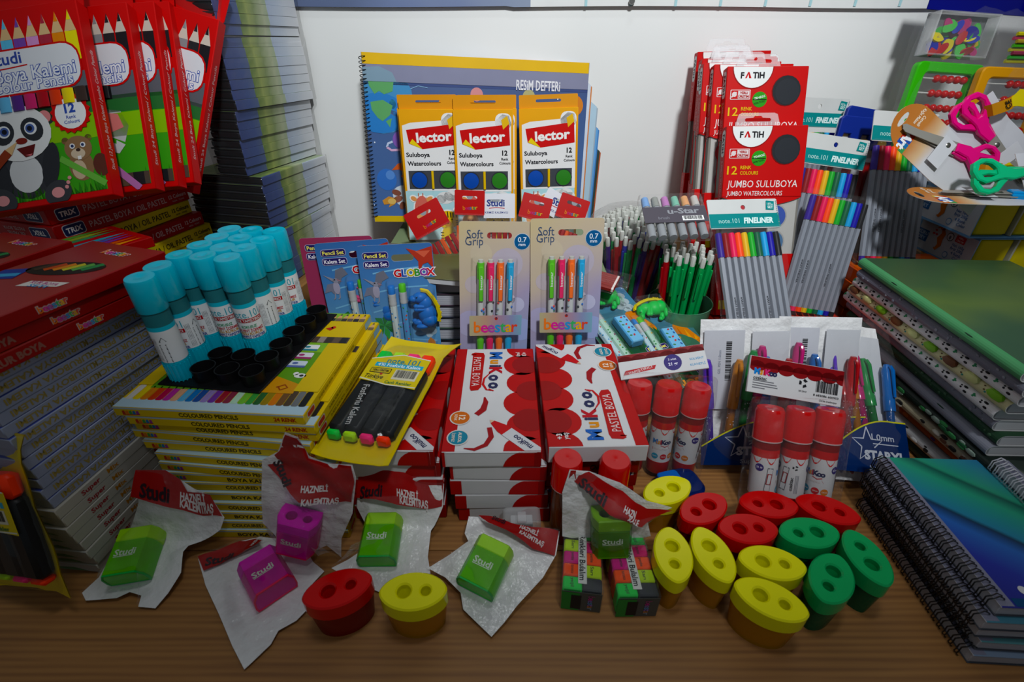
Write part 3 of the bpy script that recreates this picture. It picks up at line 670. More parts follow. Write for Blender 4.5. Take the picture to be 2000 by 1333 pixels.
# ------------------------------------------------------------------ yellow watercolour boxes
def lector_box(M, label):
    w, h, d = .080, .173, .011; YL = '#d59a12'
    r = thing('watercolour_box', label, 'watercolour box', M, 'yellow watercolour boxes')
    mb = MB(); mb.box(-w / 2, -d, 0, w / 2, 0, h, YL, .0007); FRONT(mb, -w / 2, -d, 0)
    mb.clip = (.001, .001, w - .0015, h)
    mb.rect(.001, .001, w - .0035, .40 * h, '#a8cdd4', 1); mb.rect(.001, .001, w - .0035, .2 * h, '#b8d4d6', 2)
    mb.poly([(.0035, .40 * h), (w - .003, .40 * h), (w - .003, .90 * h), (w * .93, .955 * h), (w * .82, .965 * h), (w * .70, .92 * h), (w * .18, .905 * h), (.0035, .885 * h)], '#dcdcdc', 2)
    mb.rrc(w * .70, .86 * h, w * .97, .972 * h, .008, '#dcdcdc', 2)
    rot = 4; a = .62 * h
    mb.poly([(w * .105, .855 * h), (w * .93, .895 * h), (w * .945, .745 * h), (w * .36, .715 * h), (w * .14, .755 * h)], '#b8121c', 3)
    mb.poly([(w * .145, .757 * h), (w * .36, .715 * h), (w * .20, .790 * h)], '#d8c020', 4); mb.poly([(w * .80, .925 * h), (w * .90, .955 * h), (w * .935, .90 * h), (w * .83, .858 * h)], '#d0a83c', 4)
    mb.text('lector', w * .565, .805 * h, .0118, '#e4e2e0', 5, w=w * .60, bold=.035, rot=3)
    mb.text('Suluboya', w * .075, .675 * h, .0054, '#1c1c20', 3, 'l', w=w * .40, bold=.03); mb.text('Watercolours', w * .085, .61 * h, .0054, '#1c1c20', 3, 'l', w=w * .575, bold=.03)
    mb.text('12', w * .855, .69 * h, .0062, '#1c1c20', 3, bold=.04); mb.text('Renk', w * .855, .645 * h, .0032, '#1c1c20', 3, bold=.03); mb.text('Colours', w * .855, .615 * h, .0032, '#1c1c20', 3, w=w * .19, bold=.03)
    mb.rect(w * .09, .415 * h, w * .905, .555 * h, '#3c4046', 3)
    # cloud, giraffe and tiger stickers
    for cx, cy, q in ((.70, .345, .012), (.80, .36, .010), (.62, .335, .008), (.88, .34, .007)): mb.circ(w * cx, h * cy, q, '#d6d8d8', 3, q * .7)
    def outl(cx, cy, rx, ry, k, z=5, rot=0): mb.circ(cx, cy, rx + .0018, '#e4e4e2', 4, ry + .0018, rot=rot); mb.circ(cx, cy, rx, k, z, ry, rot=rot)
    gx, gy = w * .27, .26 * h
    outl(gx, gy, .0098, .018, '#c4685c', 5, -.1); outl(gx - .003, gy - .016, .0115, .0105, '#d9a06c', 6); outl(gx + .011, gy + .013, .006, .003, '#d0905c', 6, .5); outl(gx - .010, gy + .014, .0045, .003, '#d0905c', 6, -.5)
    mb.circ(gx, gy, .0096, '#c4685c', 7, .0176, rot=-.1); mb.circ(gx - .003, gy - .016, .0113, '#d9a06c', 8, .0103)
    for s_ in (-.003, .003): mb.stroke([(gx + s_, gy + .017), (gx + s_, gy + .0215)], .0012, '#b05a3c', 8); mb.circ(gx + s_ - .003, gy - .015, .0012, '#a8603c', 9)
    for s_ in (-.004, .0055): mb.circ(gx + s_, gy + .002, .001, '#2a1a18', 9, .0013)
    tx, ty = w * .72, .17 * h
    for s_ in (-1, 1): outl(tx + s_ * .0135, ty + .0125, .0038, .0038, '#d3ae2c', 5)
    outl(tx, ty, .0165, .0125, '#d7b62c', 6); outl(tx + .001, ty - .024, .011, .016, '#d7b62c', 6); mb.circ(tx, ty, .0163, '#d7b62c', 8, .0123); mb.circ(tx + .001, ty - .024, .0108, '#d7b62c', 8, .0158)
    for i in range(7): x = tx - .012 + i * .004; mb.stroke([(x, ty + .0085 + .003 * (1 - abs(i - 3) / 3)), (x + .0006, ty + .003)], .0014, '#221c18', 9)
    for s_ in (-1, 1):
        for q in range(3): mb.stroke([(tx + s_ * .0155, ty - .001 - q * .003), (tx + s_ * .0115, ty - .0015 - q * .003)], .001, '#221c18', 9); mb.stroke([(tx + s_ * .011, ty - .018 - q * .004), (tx + s_ * .0065, ty - .0185 - q * .004)], .0012, '#221c18', 9)
        mb.circ(tx + s_ * .006, ty + .0005, .0009, '#1c1614', 9)
    mb.circ(tx, ty - .0055, .005, '#b87c34', 9, .004); mb.circ(tx, ty - .0045, .002, '#6a3a1c', 10, .0014)
    RIGHT(mb, w / 2, -d, 0); mb.rect(.002, .01, d - .002, h * .6, '#c88c14', 1)
    build('carton', mb, r)
    mb = MB()
    for cx, c in ((.27, '#22489a'), (.76, '#2c7224')):
        mb.T = Mx.Translation((-w / 2 + w * cx, -d - .0004, .485 * h)) @ Mx.Rotation(pi / 2, 4, 'X')
        mb.lathe([(.0118, 0, '#4a4e54'), (.0118, .0008, '#4a4e54'), (.0105, .0008, '#2c3036'), (.0104, .0004, c), (.006, .0007, c), (.001, .0009, c)], 24, c)
    build('paint_pan', mb, r, label='blue and green paint pans in the window')
    mb = MB(); mb.tube([(0, -d - .0011, .418 * h), (0, -d - .0011, .553 * h)], .0018, 8, '#d2b022'); build('brush', mb, r, label='yellow brush handle')
    mb = MB(); hh = .0165; out = rr(w - .001, hh, .0012, 2, 0, hh / 2); mb.T = Mx.Translation((0, -d * .55, h)) @ Mx.Rotation(pi / 2 - .02, 4, 'X')
    mb.prism([out, rr(.034, .0035, .0017, 3, 0, hh * .55)], 0, .0007, '#c98a10'); build('hang_tab', mb, r)
    return r
ly = [((-.1100, .6880, ZT + .0008), 2, -9, 0, 'yellow watercolour box at the left of the back row, front one of two'),
      ((-.0375, .6840, ZT + .0008), 0, -9, -.3, 'yellow watercolour box in the middle, overlapping the one behind it'),
      ((.0545, .6990, ZT + .0012), 0, -9, -1.8, 'yellow watercolour box at the right end of the row'),
      ((-.1140, .7000, ZT + .0008), 2, -9, 0, 'yellow watercolour box peeking out behind the leftmost one'),
      ((-.0330, .6960, ZT + .0008), 0, -9, -.3, 'yellow watercolour box peeking out behind the middle one')]
for p, ya, le, ro, lb in ly: lector_box(pose_v(p, ya, le, ro), lb)

# ------------------------------------------------------------------ header-card bags of red pencils
def sheet(mb, w, h, k, nx=9, ny=12, amp=.003, seed=0, puff=0., y0=0., zig=0):
    """wavy upright film sheet in local xz, x centred, z 0..h; puff bows it forward"""
    vs = []; fs = []
    for j in range(ny + 1):
        for i in range(nx + 1):
            u, v = i / nx, j / ny; x = (u - .5) * w; z = v * h
            y = y0 - puff * (1 - (2 * u - 1) ** 2) * (1 - (2 * v - 1) ** 4) + amp * noise.noise(V((u * 5 + seed, v * 6, seed * 3.1)))
            if zig and i in (0, nx): x += zig * (1 if j % 2 else -1)
            vs.append((x, y, z))
    for j in range(ny):
        for i in range(nx): a = j * (nx + 1) + i; fs.append((a, a + 1, a + nx + 2, a + nx + 1))
    return mb.add(vs, fs, k)
def header_bag(M, label, kind, npen=6, hw=.052, hh=.030, ph=.17):
    """origin at the bottom middle of the header card; the pouch hangs below"""
    r = thing('header_bag', label, 'pencil bag', M, 'small bags of red pencils with header cards')
    mb = MB(); red = kind == 'red'
    mb.prism([rr(hw, hh, .001, 1, 0, hh / 2), rr(.020, .0042, .002, 3, 0, hh * .70) + []], 0, .0012, '#a81018' if red else '#d2d4da')
    mb.v = [V((v.x, -v.z, v.y)) for v in mb.v]; FRONT(mb, -hw / 2, -.0012, 0)
    if red: logo_bee(mb, hw * .52, hh * .30, .0052, 1, 4, .028, ['#c8702c', '#b8285a', '#a03a6a', '#2c6a98', '#c89a30', '#2c8a50', '#c8a03a'])
    else:
        mb.text('Studi', hw * .48, hh * .62, .0085, '#2a3878', 1, bold=.03); mb.stroke([(hw * .3, hh * .40), (hw * .5, hh * .43), (hw * .72, hh * .40)], .0009, '#b01820', 1); mb.text('KIRMIZI KALEM 6\'LI', hw * .5, hh * .23, .0026, '#2a3878', 1, w=hw * .62)
    mb.circ(hw * .5, hh * .76, .0042, '#8a8f94', -1)
    build('header_card', mb, r)
    mb = MB(); mb.T = Mx.Translation((0, 0, -ph)); sheet(mb, hw + .004, ph + .002, 'film2', 8, 14, .005, npen, .008, -.004); sheet(mb, hw + .004, ph + .002, 'film', 8, 14, .003, npen + 5, -.004, .001); build('pouch', mb, r, label='crinkled clear pouch')
    for i in range(npen):
        mb = MB(); x = -hw / 2 + .006 + i * (hw - .012) / (npen - 1)
        mb.tube([(x, -.0015, -ph + .006), (x, -.0015, -ph + .018), (x, -.0015, -.030), (x, -.0015, -.014)], .0033, 6, '#8c1c1c' if i % 3 or not red else '#c8541c', rad=[.0004, .0033, .0033, .0033]); build('pencil', mb, r)
    return r
hb = [((-.1040, .622, .172), 4, -20, -27, 'red', 'small pencil bag with tilted red header card at the left of the bag row'),
      ((-.0570, .640, .188), 0, -18, 2, 'red', 'small pencil bag with upright red header card beside the white one'),
      ((-.0210, .646, .182), 0, -20, 0, 'white', 'small pencil bag with white header card and blue lettering in the middle'),
      ((.0275, .632, .184), 0, -22, 14, 'red', 'small pencil bag with red header card right of the white one'),
      ((.0560, .648, .182), 0, -20, 30, 'white', 'small pencil bag with white header card half hidden by red ones'),
      ((.0760, .636, .182), 5, -22, 20, 'red', 'small pencil bag with slanted red header card at the right of the row')]
for p, ya, le, ro, kd, lb in hb: header_bag(pose_v(p, ya, le, ro), lb, kd, ph=.15, hw=.050 if p[0] < -.09 else .040 if kd == 'red' else .050, hh=.036 if p[0] < -.09 else .032)
# bag of red pencils lying with its ends out at the right
r = thing('pencil_bag', 'clear bag of dark red pencils lying on the pile, ends toward the pens', 'pencil bag', pose(.045, .566, ZT + .012, -20, -6, 8), None)
for i in range(7):
    mb = MB(); y = -.024 + i * .0072; mb.tube([(-.08, y, 0), (.086, y, 0)], .0036, 6, '#7c2622'); mb.tube([(.086, y, 0), (.0885, y, 0)], .0036, 6, '#d8d0cc'); mb.ball((.0885, y, 0), .0034, '#8a2a26', 6, (.4, 1, 1)); build('pencil', mb, r)
mb = MB()
for s_, z in ((1, .0055), (-1, -.005)):
    mb.T = Mx.Translation((0, 0, z)) @ Mx.Rotation(-pi / 2 * s_, 4, 'X') @ Mx.Translation((0, 0, -.030)); sheet(mb, .205, .06, 'film2', 16, 5, .003, 3 + s_)
build('pouch', mb, r)

# ------------------------------------------------------------------ blister packs of dinosaur pencil sets
gradmat('dino sky', (0, 0, 1), [(0, '#2a5a34'), (.10, '#3a7ab0'), (.4, '#5a98c4'), (.75, '#3a78b8'), (1, '#2c62a4')], 0, .19, .12, 30)
gradmat('pink card', (0, 0, 1), [(0, '#a83a6a'), (1, '#982850')], 0, .19, .1, 30)
gradmat('dino jungle', (0, 0, 1), [(0, '#1c4030'), (.3, '#2c5a3c'), (.55, '#3a7a98'), (1, '#2c62a4')], 0, .19, .15, 40)
PENP = ['#c4cdc8', '#5a96c8']
def set_pencil(parent, x, z0, z1, y, body, tip, er, dots, dn=None):
    mb = MB(); r_ = .0043
    mb.tube([(x, y, z0), (x, y, z0 + .013), (x, y, z1 - .024)], r_, 8, body, rad=[.0006, r_, r_]); rn = random.Random(int(x * 9000))
    for i in range(16): a = rn.uniform(pi * 1.15, pi * 1.85); z = z0 + .016 + (z1 - z0 - .045) * i / 15; mb.ball((x + cos(a) * r_ * .86, y + sin(a) * r_ * .86, z), .0012, rn.choice(dots), 6)
    pc = build('pencil', mb, parent)
    mb = MB(); mb.tube([(x, y, z0 - .0002), (x, y, z0 + .0128)], r_, 8, '#b89a6c', rad=[.0005, .0044]); mb.tube([(x, y, z0 - .001), (x, y, z0 + .003)], r_, 8, '#26262a', rad=[.0003, .0013]); build('point', mb, pc)
    mb = MB(); mb.T = Mx.Translation((x, y, z1 - .024)); mb.lathe([(r_ + .0002, 0), (r_ + .0005, .003), (r_ + .0001, .005), (r_ + .0005, .007), (r_ + .0001, .009), (r_ + .0005, .011), (r_ + .0003, .014)], 12, '#b4b6b8/g'); build('ferrule', mb, pc, label='silver ferrule')
    mb = MB(); mb.T = Mx.Translation((x, y, z1 - .010)); mb.lathe([(r_, 0), (r_, .009), (r_ - .0008, .010)], 12, er); build('eraser_tip', mb, pc)
def dino_eraser(parent, T, body, crest, s=1.):
    mb = MB(); mb.T = T
    B = lambda c, q, sc=(1, 1, 1): mb.ball(tuple(v * s for v in c), q * s, body, 14, sc)
    B((-.003, 0, .0150), .0080, (1.15, .85, .85)); B((-.0105, -.0005, .0140), .0060, (1.1, .85, .72)); B((.0025, 0, .0070), .0082, (1, .85, 1.25)); B((.0040, 0, -.0060), .0115, (.98, .8, 1.1)); B((.0060, -.0030, -.0130), .0092, (1.05, .8, .95)); B((-.0030, -.0040, -.0205), .0052, (1.5, .8, .62)); B((.004, .002, -.0200), .0058, (1.3, .8, .6))
    B((-.0075, 0, -.0165), .0050, (1.3, .8, .8)); B((-.0118, 0, -.0145), .0030, (1.1, .8, 1.1))
    for zz in (.0010, .0048): mb.tube([(.001 * s, -.005 * s, zz * s), (-.0075 * s, -.0065 * s, (zz + .0012) * s)], .0026 * s, 8, body); B((-.0082, -.0065, zz + .0014), .0030)
    B((-.0060, -.0066, .0182), .0012); mb.ball((-.0062 * s, -.0070 * s, .0178 * s), .0010 * s, '#14202c', 6)
    o = build('dinosaur_eraser', mb, parent, smooth=60)
    mb = MB(); mb.T = T
    pts = [(.0165, -.016), (.0185, -.008), (.0165, .004), (.0120, .014), (.006, .0225), (-.001, .0245)]
    mb.tube([(x * s, 0, z * s) for x, z in pts], .0026 * s, 6, crest)
    for i in range(9): t = i / 8 * 4.99; a = int(t); f = t - a; x = pts[a][0] * (1 - f) + pts[a + 1][0] * f; z = pts[a][1] * (1 - f) + pts[a + 1][1] * f; mb.ball((x * s * 1.13, 0, z * s * 1.03), .0014 * s, crest, 6)
    build('crest', mb, o, label='yellow ridge along the back')
def globox(M, label, kind):
    w, h = (.087, .185) if kind != 'jungle' else (.082, .138)
    r = thing('pencil_set_pack', label, 'pencil set', M, 'pencil set blister packs')
    mb = MB(); bg = {'blue': 'dino sky', 'pink': 'pink card', 'jungle': 'dino jungle'}[kind]
    mb.prism([rr(w, h, .004, 3, 0, h / 2), rr(.026, .008, .0038, 4, .008, h - .016)], 0, .0007, bg, '#c8ccd0'); mb.v = [V((v.x, -v.z, v.y)) for v in mb.v]
    FRONT(mb, -w / 2, -.0007, 0); mb.clip = (.0003, .0003, w - .0003, h)
    if kind == 'blue':
        for i in range(5): mb.stroke([(w * (.05 + .03 * i), h * (.30 + .13 * i)), (w * .5, h * (.36 + .12 * i)), (w * (.95 - .02 * i), h * (.33 + .13 * i))], .0018, '#7ab0d4', 1)
        rn = random.Random(4)
        for i in range(20): x = rn.random() * w; mb.poly([(x - .006, 0), (x + .006, 0), (x + rn.uniform(-.006, .006), rn.uniform(.012, .03))], rn.choice(['#2c6a34', '#1f5228', '#3c8040']), 2)
        mb.poly([(w * .74, .02), (w * .82, .062), (w * .86, .066), (w * .91, .062), (w * .995, .022)], '#c07424', 3)
        for q in (.80, .86, .92): mb.poly([(w * (q - .03), .022), (w * q, .064), (w * (q + .02), .03)], '#d0912c' if q != .86 else '#a8561c', 4)
        for i in range(9): mb.circ(w * (.85 + .06 * sin(i * 2.1)), .070 + i * .0042, .0042 + .0008 * (i % 3), '#a8bcc8', 3)
        mb.stroke([(w * .30, .01), (w * .29, .045), (w * .25, .082)], [.006, .005, .0035], '#8a6438', 3); mb.stroke([(w * .2, .045), (w * .1, .062), (w * .06, .075)], .002, '#8a6438', 3)
        for a in range(0, 360, 40): x, y = w * .235, .086; mb.poly([(x, y), (x + .012 * cos(radians(a - 18)), y + .010 * sin(radians(a - 18))), (x + .021 * cos(radians(a)), y + .017 * sin(radians(a)) - .004), (x + .012 * cos(radians(a + 18)), y + .010 * sin(radians(a + 18)))], ['#2f7a3c', '#3a9048', '#256a34'][a // 40 % 3], 4)
        x, y = w * .17, h * .735      # grey pterosaur
        mb.poly([(x + .001, y + .004), (x + .004, y + .016), (x + .013, y + .019), (x + .018, y + .010), (x + .010, y + .006), (x + .006, y - .002)], '#6c6e7c', 4); mb.poly([(x - .001, y), (x - .009, y - .001), (x - .014, y - .012), (x - .006, y - .010), (x - .003, y - .014), (x, y - .008)], '#75778a', 4)
        mb.circ(x + .0015, y - .006, .0040, '#a09cb0', 5, .0082); mb.circ(x + .002, y + .003, .0034, '#8c8c9c', 6, .0030); mb.poly([(x + .001, y + .005), (x - .012, y + .011), (x - .001, y + .0015)], '#8c8c9c', 6); mb.poly([(x + .004, y + .003), (x + .010, y + .001), (x + .003, y + .0055)], '#b0808c', 6); mb.circ(x + .001, y + .0042, .0008, '#1c1c24', 7)
        for q in (-.0015, .004): mb.stroke([(x + q, y - .012), (x + q - .0008, y - .019), (x + q - .003, y - .0205)], .0014, '#8c8c9c', 5)
        x, y = w * .90, h * .93      # red pterosaur
        mb.poly([(x - .022, y + .008), (x - .010, y + .004), (x + .008, y + .009), (x + .008, y - .018), (x + .002, y - .010), (x - .004, y - .012), (x - .010, y - .024), (x - .009, y - .008)], '#a83c30', 5); mb.poly([(x - .012, y + .004), (x + .006, y + .004), (x - .002, y - .004)], '#c8604c', 6)
    if kind == 'jungle':
        rn = random.Random(4)
        mb.poly([(w * .52, h * .46), (w * .70, h * .66), (w * .78, h * .68), (w * .86, h * .66), (w, h * .44), (w, h * .3)], '#c07424', 2)
        for q in (.64, .74, .84, .93): mb.poly([(w * (q - .04), h * .45), (w * q, h * (.66 - abs(q - .78))), (w * (q + .03), h * .46)], '#d0912c' if q != .74 else '#a8561c', 3)
        for i in range(9): mb.circ(w * (.78 + .08 * sin(i * 2.1)), h * .70 + i * .0036, .0048 + .0008 * (i % 3), '#a0aeb4', 2)
        mb.rect(0, 0, w, h * .30, '#1d4a30', 2)
        for i in range(40): x = rn.random() * w; y = rn.random() * h * .36; mb.poly([(x - .005, y), (x + .005, y), (x + rn.uniform(-.006, .006), y + rn.uniform(.008, .02))], rn.choice(['#2c6a34', '#1f5228', '#174026']), 3)
        mb.circ(w * .75, h * .36, .015, '#35604a', 5, .020); mb.circ(w * .66, h * .47, .013, '#35684c', 6, .010); mb.circ(w * .61, h * .465, .007, '#3f7656', 7, .005); mb.circ(w * .66, h * .50, .0025, '#c8a83c', 8); mb.circ(w * .66, h * .50, .0012, '#181c14', 9); mb.stroke([(w * .58, h * .445), (w * .66, h * .435)], .001, '#1c3428', 8)
        mb.rrc(w * .07, h * .06, w * .3, h * .10, .003, '#8cc0d8', 6); mb.text('2.5 mm', w * .185, h * .08, .0028, '#1c3a5c', 7)
        tx, ty, ro = w * .76, h * .20, 0
        mb.text('DINOSAURS', w * .5, h * .025, .010, '#d88a2c', 6, bold=.05)
    else: tx, ty, ro = w * .235, h * .935, 0
    for t, q in (('Pencil Set', 0), ('Kalem Set', -.0105)):
        mb.rrc(tx - .0148, ty + q - .0043, tx + .0148, ty + q + .0043, .003, '#b8b4d0', 5); mb.rrc(tx - .0143, ty + q - .0038, tx + .0143, ty + q + .0038, .0028, '#241e5c', 6); mb.text(t, tx, ty + q, .0046, '#e8dc70' if q == 0 else '#ece8f2', 7, w=.0250, bold=.025)
    if kind != 'jungle':
        for i, (ch, c) in enumerate(zip('GLOBOX', ['#b8242c', '#2c4aa0', '#c8b02c', '#3a8a3c', '#8a3c90', '#c8343c'])): mb.text(ch, w * .50 + i * .0078, h * .815, .0088, '#e4e4ea', 6, bold=.10); mb.text(ch, w * .50 + i * .0078, h * .815, .0088, c, 7, bold=.03)
    build('backing_card', mb, r)
    if kind == 'jungle': set_pencil(r, -.034, -.004, .104, -.0055, '#b8d0d8', '', '#3c7ac0', ['#3a7ab8', '#4a90c0', '#c84a3c']); set_pencil(r, -.0245, -.004, .106, -.0055, '#a8c8b8', '', '#5ab83a', ['#3a8a4c', '#c8a03c', '#8a3a6a'])
    elif kind == 'blue': set_pencil(r, -.0090, .018, .137, -.0055, '#c8d2d0', '', '#2c72c0', ['#5a9ac0', '#3c7ab0']); set_pencil(r, .0042, .018, .139, -.0055, '#5a96c8', '', '#54b428', ['#8a3a90', '#c84a2c', '#3a8a4c'])
    else: set_pencil(r, -.0125, .018, .137, -.0055, '#c8b0b4', '', '#8a8a84', ['#b83a5a']); set_pencil(r, .001, .018, .139, -.0055, '#8c2244', '', '#d82c64', ['#5a1a30'])
    col = {'blue': '#2468b4', 'pink': '#c83a74', 'jungle': '#28b04c'}[kind]
    if kind != 'jungle': dino_eraser(r, Mx.Translation((.0268, -.009, h * .575)), col, '#c8b42c')
    else: dino_eraser(r, Mx.Translation((-.006, -.0105, h * .81)) @ Mx.Rotation(radians(-75), 4, 'Y') @ Mx.Rotation(radians(-25), 4, 'Z'), col, '#c8b42c', .85)
    mb = MB()
    if kind == 'jungle': mb.box(-.0105, -.012, h * .26, .0065, -.001, h * .58, {'': '#5aa0d0', 'f': '#7ab8dc'}, .0015); FRONT(mb, -.0105, -.012, h * .26); [mb.circ(.004 + .0045 * (i % 3), .01 + .006 * (i // 2), .0018, ['#3a7a4c', '#b03a3c', '#2c5a98'][i % 3], 1, .0012, rot=i) for i in range(12)]; build('eraser_block', mb, r, label='pale blue eraser block with tiny dinosaurs')
    else: mb.box(.0195, -.012, h * .205, .0345, -.001, h * .305, '#6ab4e0' if kind == 'blue' else '#d87aa0', .002); FRONT(mb, .0195, -.012, h * .205); mb.rrc(.003, .0025, .012, .016, .001, '#8cc8e8' if kind == 'blue' else '#e8a0bc', 1); build('sharpener', mb, r, label='small pale sharpener')
    mb = MB()      # clear blister
    def hump(x0, x1, z0, z1, d):
        o = rr(x1 - x0, z1 - z0, .006, 3, (x0 + x1) / 2, (z0 + z1) / 2); i_ = inset(ccw(o), .003)
        o = ccw(o); n_ = len(o); mb.add([(p[0], -.0009, p[1]) for p in o] + [(p[0], -d, p[1]) for p in i_], [(j, (j + 1) % n_, n_ + (j + 1) % n_, n_ + j) for j in range(n_)] + [tuple(n_ + j for j in range(n_))], 'clear')
    if kind == 'jungle': hump(-.0395, -.0195, .006, .110, .0118); hump(-.026, .014, h * .64, h * .96, .021); hump(-.0145, .0105, h * .24, h * .60, .0135)
    else: hump(-.0160, .0105, .012, .144, .0118); hump(.0105, .042, h * .40, h * .72, .019); hump(.0145, .0395, h * .18, h * .35, .0135)
    build('blister', mb, r, label='clear blister')
    return r
globox(pose(-.1320, .5080, .003, 7, -9, -.5), 'blue dinosaur pencil set pack standing nearer the soft grip pencils', 'blue')
globox(pose(-.1790, .5200, .003, 4, -9, -3), 'blue dinosaur pencil set pack half covered by its neighbour', 'blue')
globox(pose(-.2080, .5330, .003, 4, -9, -1), 'pink pencil set pack mostly hidden behind the blue one', 'pink')
LY = lambda A, B, C: span(A, B, C) @ Mx.Translation((.041, 0, .001)) @ Mx.Rotation(-pi / 2, 4, 'X')
globox(LY(at(1218, 740, z=.074), at(1372, 698, z=.074), at(1172, 535, z=.118)), 'green dinosaur pencil set pack lying back beside the soft grip pencils', 'jungle')
globox(LY(at(1302, 765, z=.060), at(1450, 735, z=.060), at(1268, 572, z=.102)), 'green dinosaur pencil set pack lying partly under the other jungle one', 'jungle')

# ------------------------------------------------------------------ soft grip pencil cards
gradmat('soft grip card', (.55, 0, -.8), [(0, '#bfae86'), (.25, '#b9aa98'), (.5, '#9d93b0'), (.75, '#8a98c0'), (1, '#7aa4cc')], -.20, .02, .35, 18)
gradmat('soft grip label', (1, 0, 0), [(0, '#a8a47c'), (.3, '#b08c74'), (.55, '#9c7c90'), (.8, '#7a86ac'), (1, '#6ca0b4')], -.03, .03)
def soft_grip(M, label):
    w, h = .079, .225; T0 = .139 / .240     # metres per photo pixel on the card
    r = thing('soft_grip_pack', label, 'pencil pack', M, 'soft grip pencil packs')
    mb = MB(); Z = lambda p: h - (p - 440) * .139 / 240
    mb.prism([rr(w, h, .003, 3, 0, h / 2), rr(.027, .0068, .0032, 4, .004, Z(466)), ], 0, .0006, 'soft grip card', '#b8b4b8'); mb.v = [V((v.x, -v.z, v.y)) for v in mb.v]
    FRONT(mb, -w / 2, -.0006, 0); mb.clip = (.0005, 0, w - .0005, h)
    rn = random.Random(8)
    for x, z, q, c in ((.66, 520, .018, '#b0a8b4'), (.72, 590, .006, '#c8c0cc'), (.82, 602, .009, '#b4b4cc'), (.15, 640, .016, '#a4a0bc'), (.9, 655, .014, '#98a4cc'), (.2, 560, .010, '#b4aab0'), (.3, 500, .012, '#bcb09c')): mb.circ(w * x, Z(z), q, c, 1)
    mb.text('Soft', w * .215, Z(463), .0092, '#3c4c68', 2, w=.0175, bold=0); mb.text('Grip', w * .205, Z(476), .0092, '#3c4c68', 2, w=.0195, bold=0)
    mb.circ(w * .865, Z(477), .0092, '#b8c4d0', 2); mb.circ(w * .865, Z(477), .0086, '#1f5484', 3); mb.text('0.7', w * .865, Z(473), .0055, '#dce4ec', 4); mb.text('mm', w * .865, Z(482), .0036, '#dce4ec', 4)
    build('backing_card', mb, r)
    for i, (c, dk) in enumerate([('#58b41c', '#3a7a4c'), ('#d82c64', '#222226'), ('#e8701c', '#8a9aa4'), ('#30a0d0', '#222a34')]):
        x = -.0165 + i * .0108; y = -.0065
        mb = MB(); b = .0038; mb.tube([(x, y, Z(690) - .03), (x, y, Z(690) - .012), (x, y, Z(545))], b, 10, '#c0c4c4', rad=[.001, b, b]); rn = random.Random(i)
        for q in range(9): a = rn.uniform(pi * 1.1, pi * 1.9); mb.ball((x + cos(a) * b * .88, y + sin(a) * b * .88, Z(590 + rn.random() * 70)), .0016, dk if q % 2 else rn.choice(['#c84a4a', '#d89a3c', '#3a6ab0']), 6)
        mp = build('mechanical_pencil', mb, r)
        mb = MB(); mb.tube([(x, y, Z(545)), (x, y, Z(514))], b + .0004, 10, c + '/g'); mb.box(x - .0026, y - .0062, Z(588), x + .0026, y - .0036, Z(520), c + '/g', .001); FRONT(mb, x - .0026, y - .0062, Z(588)); mb.text('beestar', .0026, .022, .0026, '#e4e8e8', 1, w=.0165, rot=90); build('clip', mb, mp, label='coloured clip')
        mb = MB(); mb.tube([(x, y, Z(514)), (x, y, Z(508.5))], .0029, 10, '#b8bab4'); build('eraser_tip', mb, mp, label='pale eraser tip')
        mb = MB(); mb.tube([(x, y, Z(690) - .012), (x, y, Z(670)), (x, y, Z(659))], b + .0005, 10, c + '/g', rad=[.0032, b + .0006, b]); build('grip', mb, mp, label='coloured grip')
    mb = MB(); mb.prism(rr(.059, .024, .001, 2, 0, 0), 0, .0006, 'soft grip label'); mb.v = [V((v.x, -.0138 - v.z, v.y + Z(636))) for v in mb.v]; FRONT(mb, -.0295, -.0144, Z(636) - .012)
    logo_bee(mb, .0298, .0108, .0132, 1, 0); mb.circ(.0300, .0205, .0018, '#a8342c', 1); mb.circ(.0302, .0212, .0009, '#28364c', 2)
    lo = build('label_strip', mb, r)
    mb = MB(); o = ccw(rr(.052, Z(505) - (Z(690) - .034), .005, 3, -.001, (Z(505) + Z(690) - .034) / 2)); i_ = inset(o, .002); n_ = len(o)
    mb.add([(p[0], -.0008, p[1]) for p in o] + [(p[0], -.0132, p[1]) for p in i_], [(j, (j + 1) % n_, n_ + (j + 1) % n_, n_ + j) for j in range(n_)] + [tuple(n_ + j for j in range(n_))], 'clear')
    build('blister', mb, r, label='clear blister')
    return r
soft_grip(pose(-.0240, .4700, .001, 8, -8.5, 3), 'soft grip pencil card on the left, slightly turned, behind the middle pastel stack')
soft_grip(pose(.0625, .4700, .004, -1, -9.5, -1), 'soft grip pencil card on the right, upright behind the pastel boxes')
# ------------------------------------------------------------------ supports that stand under the right back group
mb = MB(); mb.box(0, 0, 0, .178, .128, .072, '#a52a22/m', .0015); TOPF(mb, 0, 0, .072); mb.rect(.004, .004, .174, .124, '#b83c30', 1); mb.rect(.0, .063, .178, .0645, '#8a1e1a', 2)
mono('red_carton', mb, 'flat red cardboard box lying under the fineliner packs', 'carton', pose(.262, .480, 0))
mb = MB(); mb.box(0, 0, 0, .14, .178, .134, '#8f6a42/m', .0015); mono('cardboard_carton', mb, 'plain brown cardboard carton hidden behind the red carton', 'carton', pose(.262, .612, 0))
mb = MB(); mb.box(0, 0, 0, .128, .19, .030, '#9a7850/m', .0015); mono('cardboard_carton', mb, 'low brown cardboard carton under the cups of push pencils', 'carton', pose(.131, .512, 0))

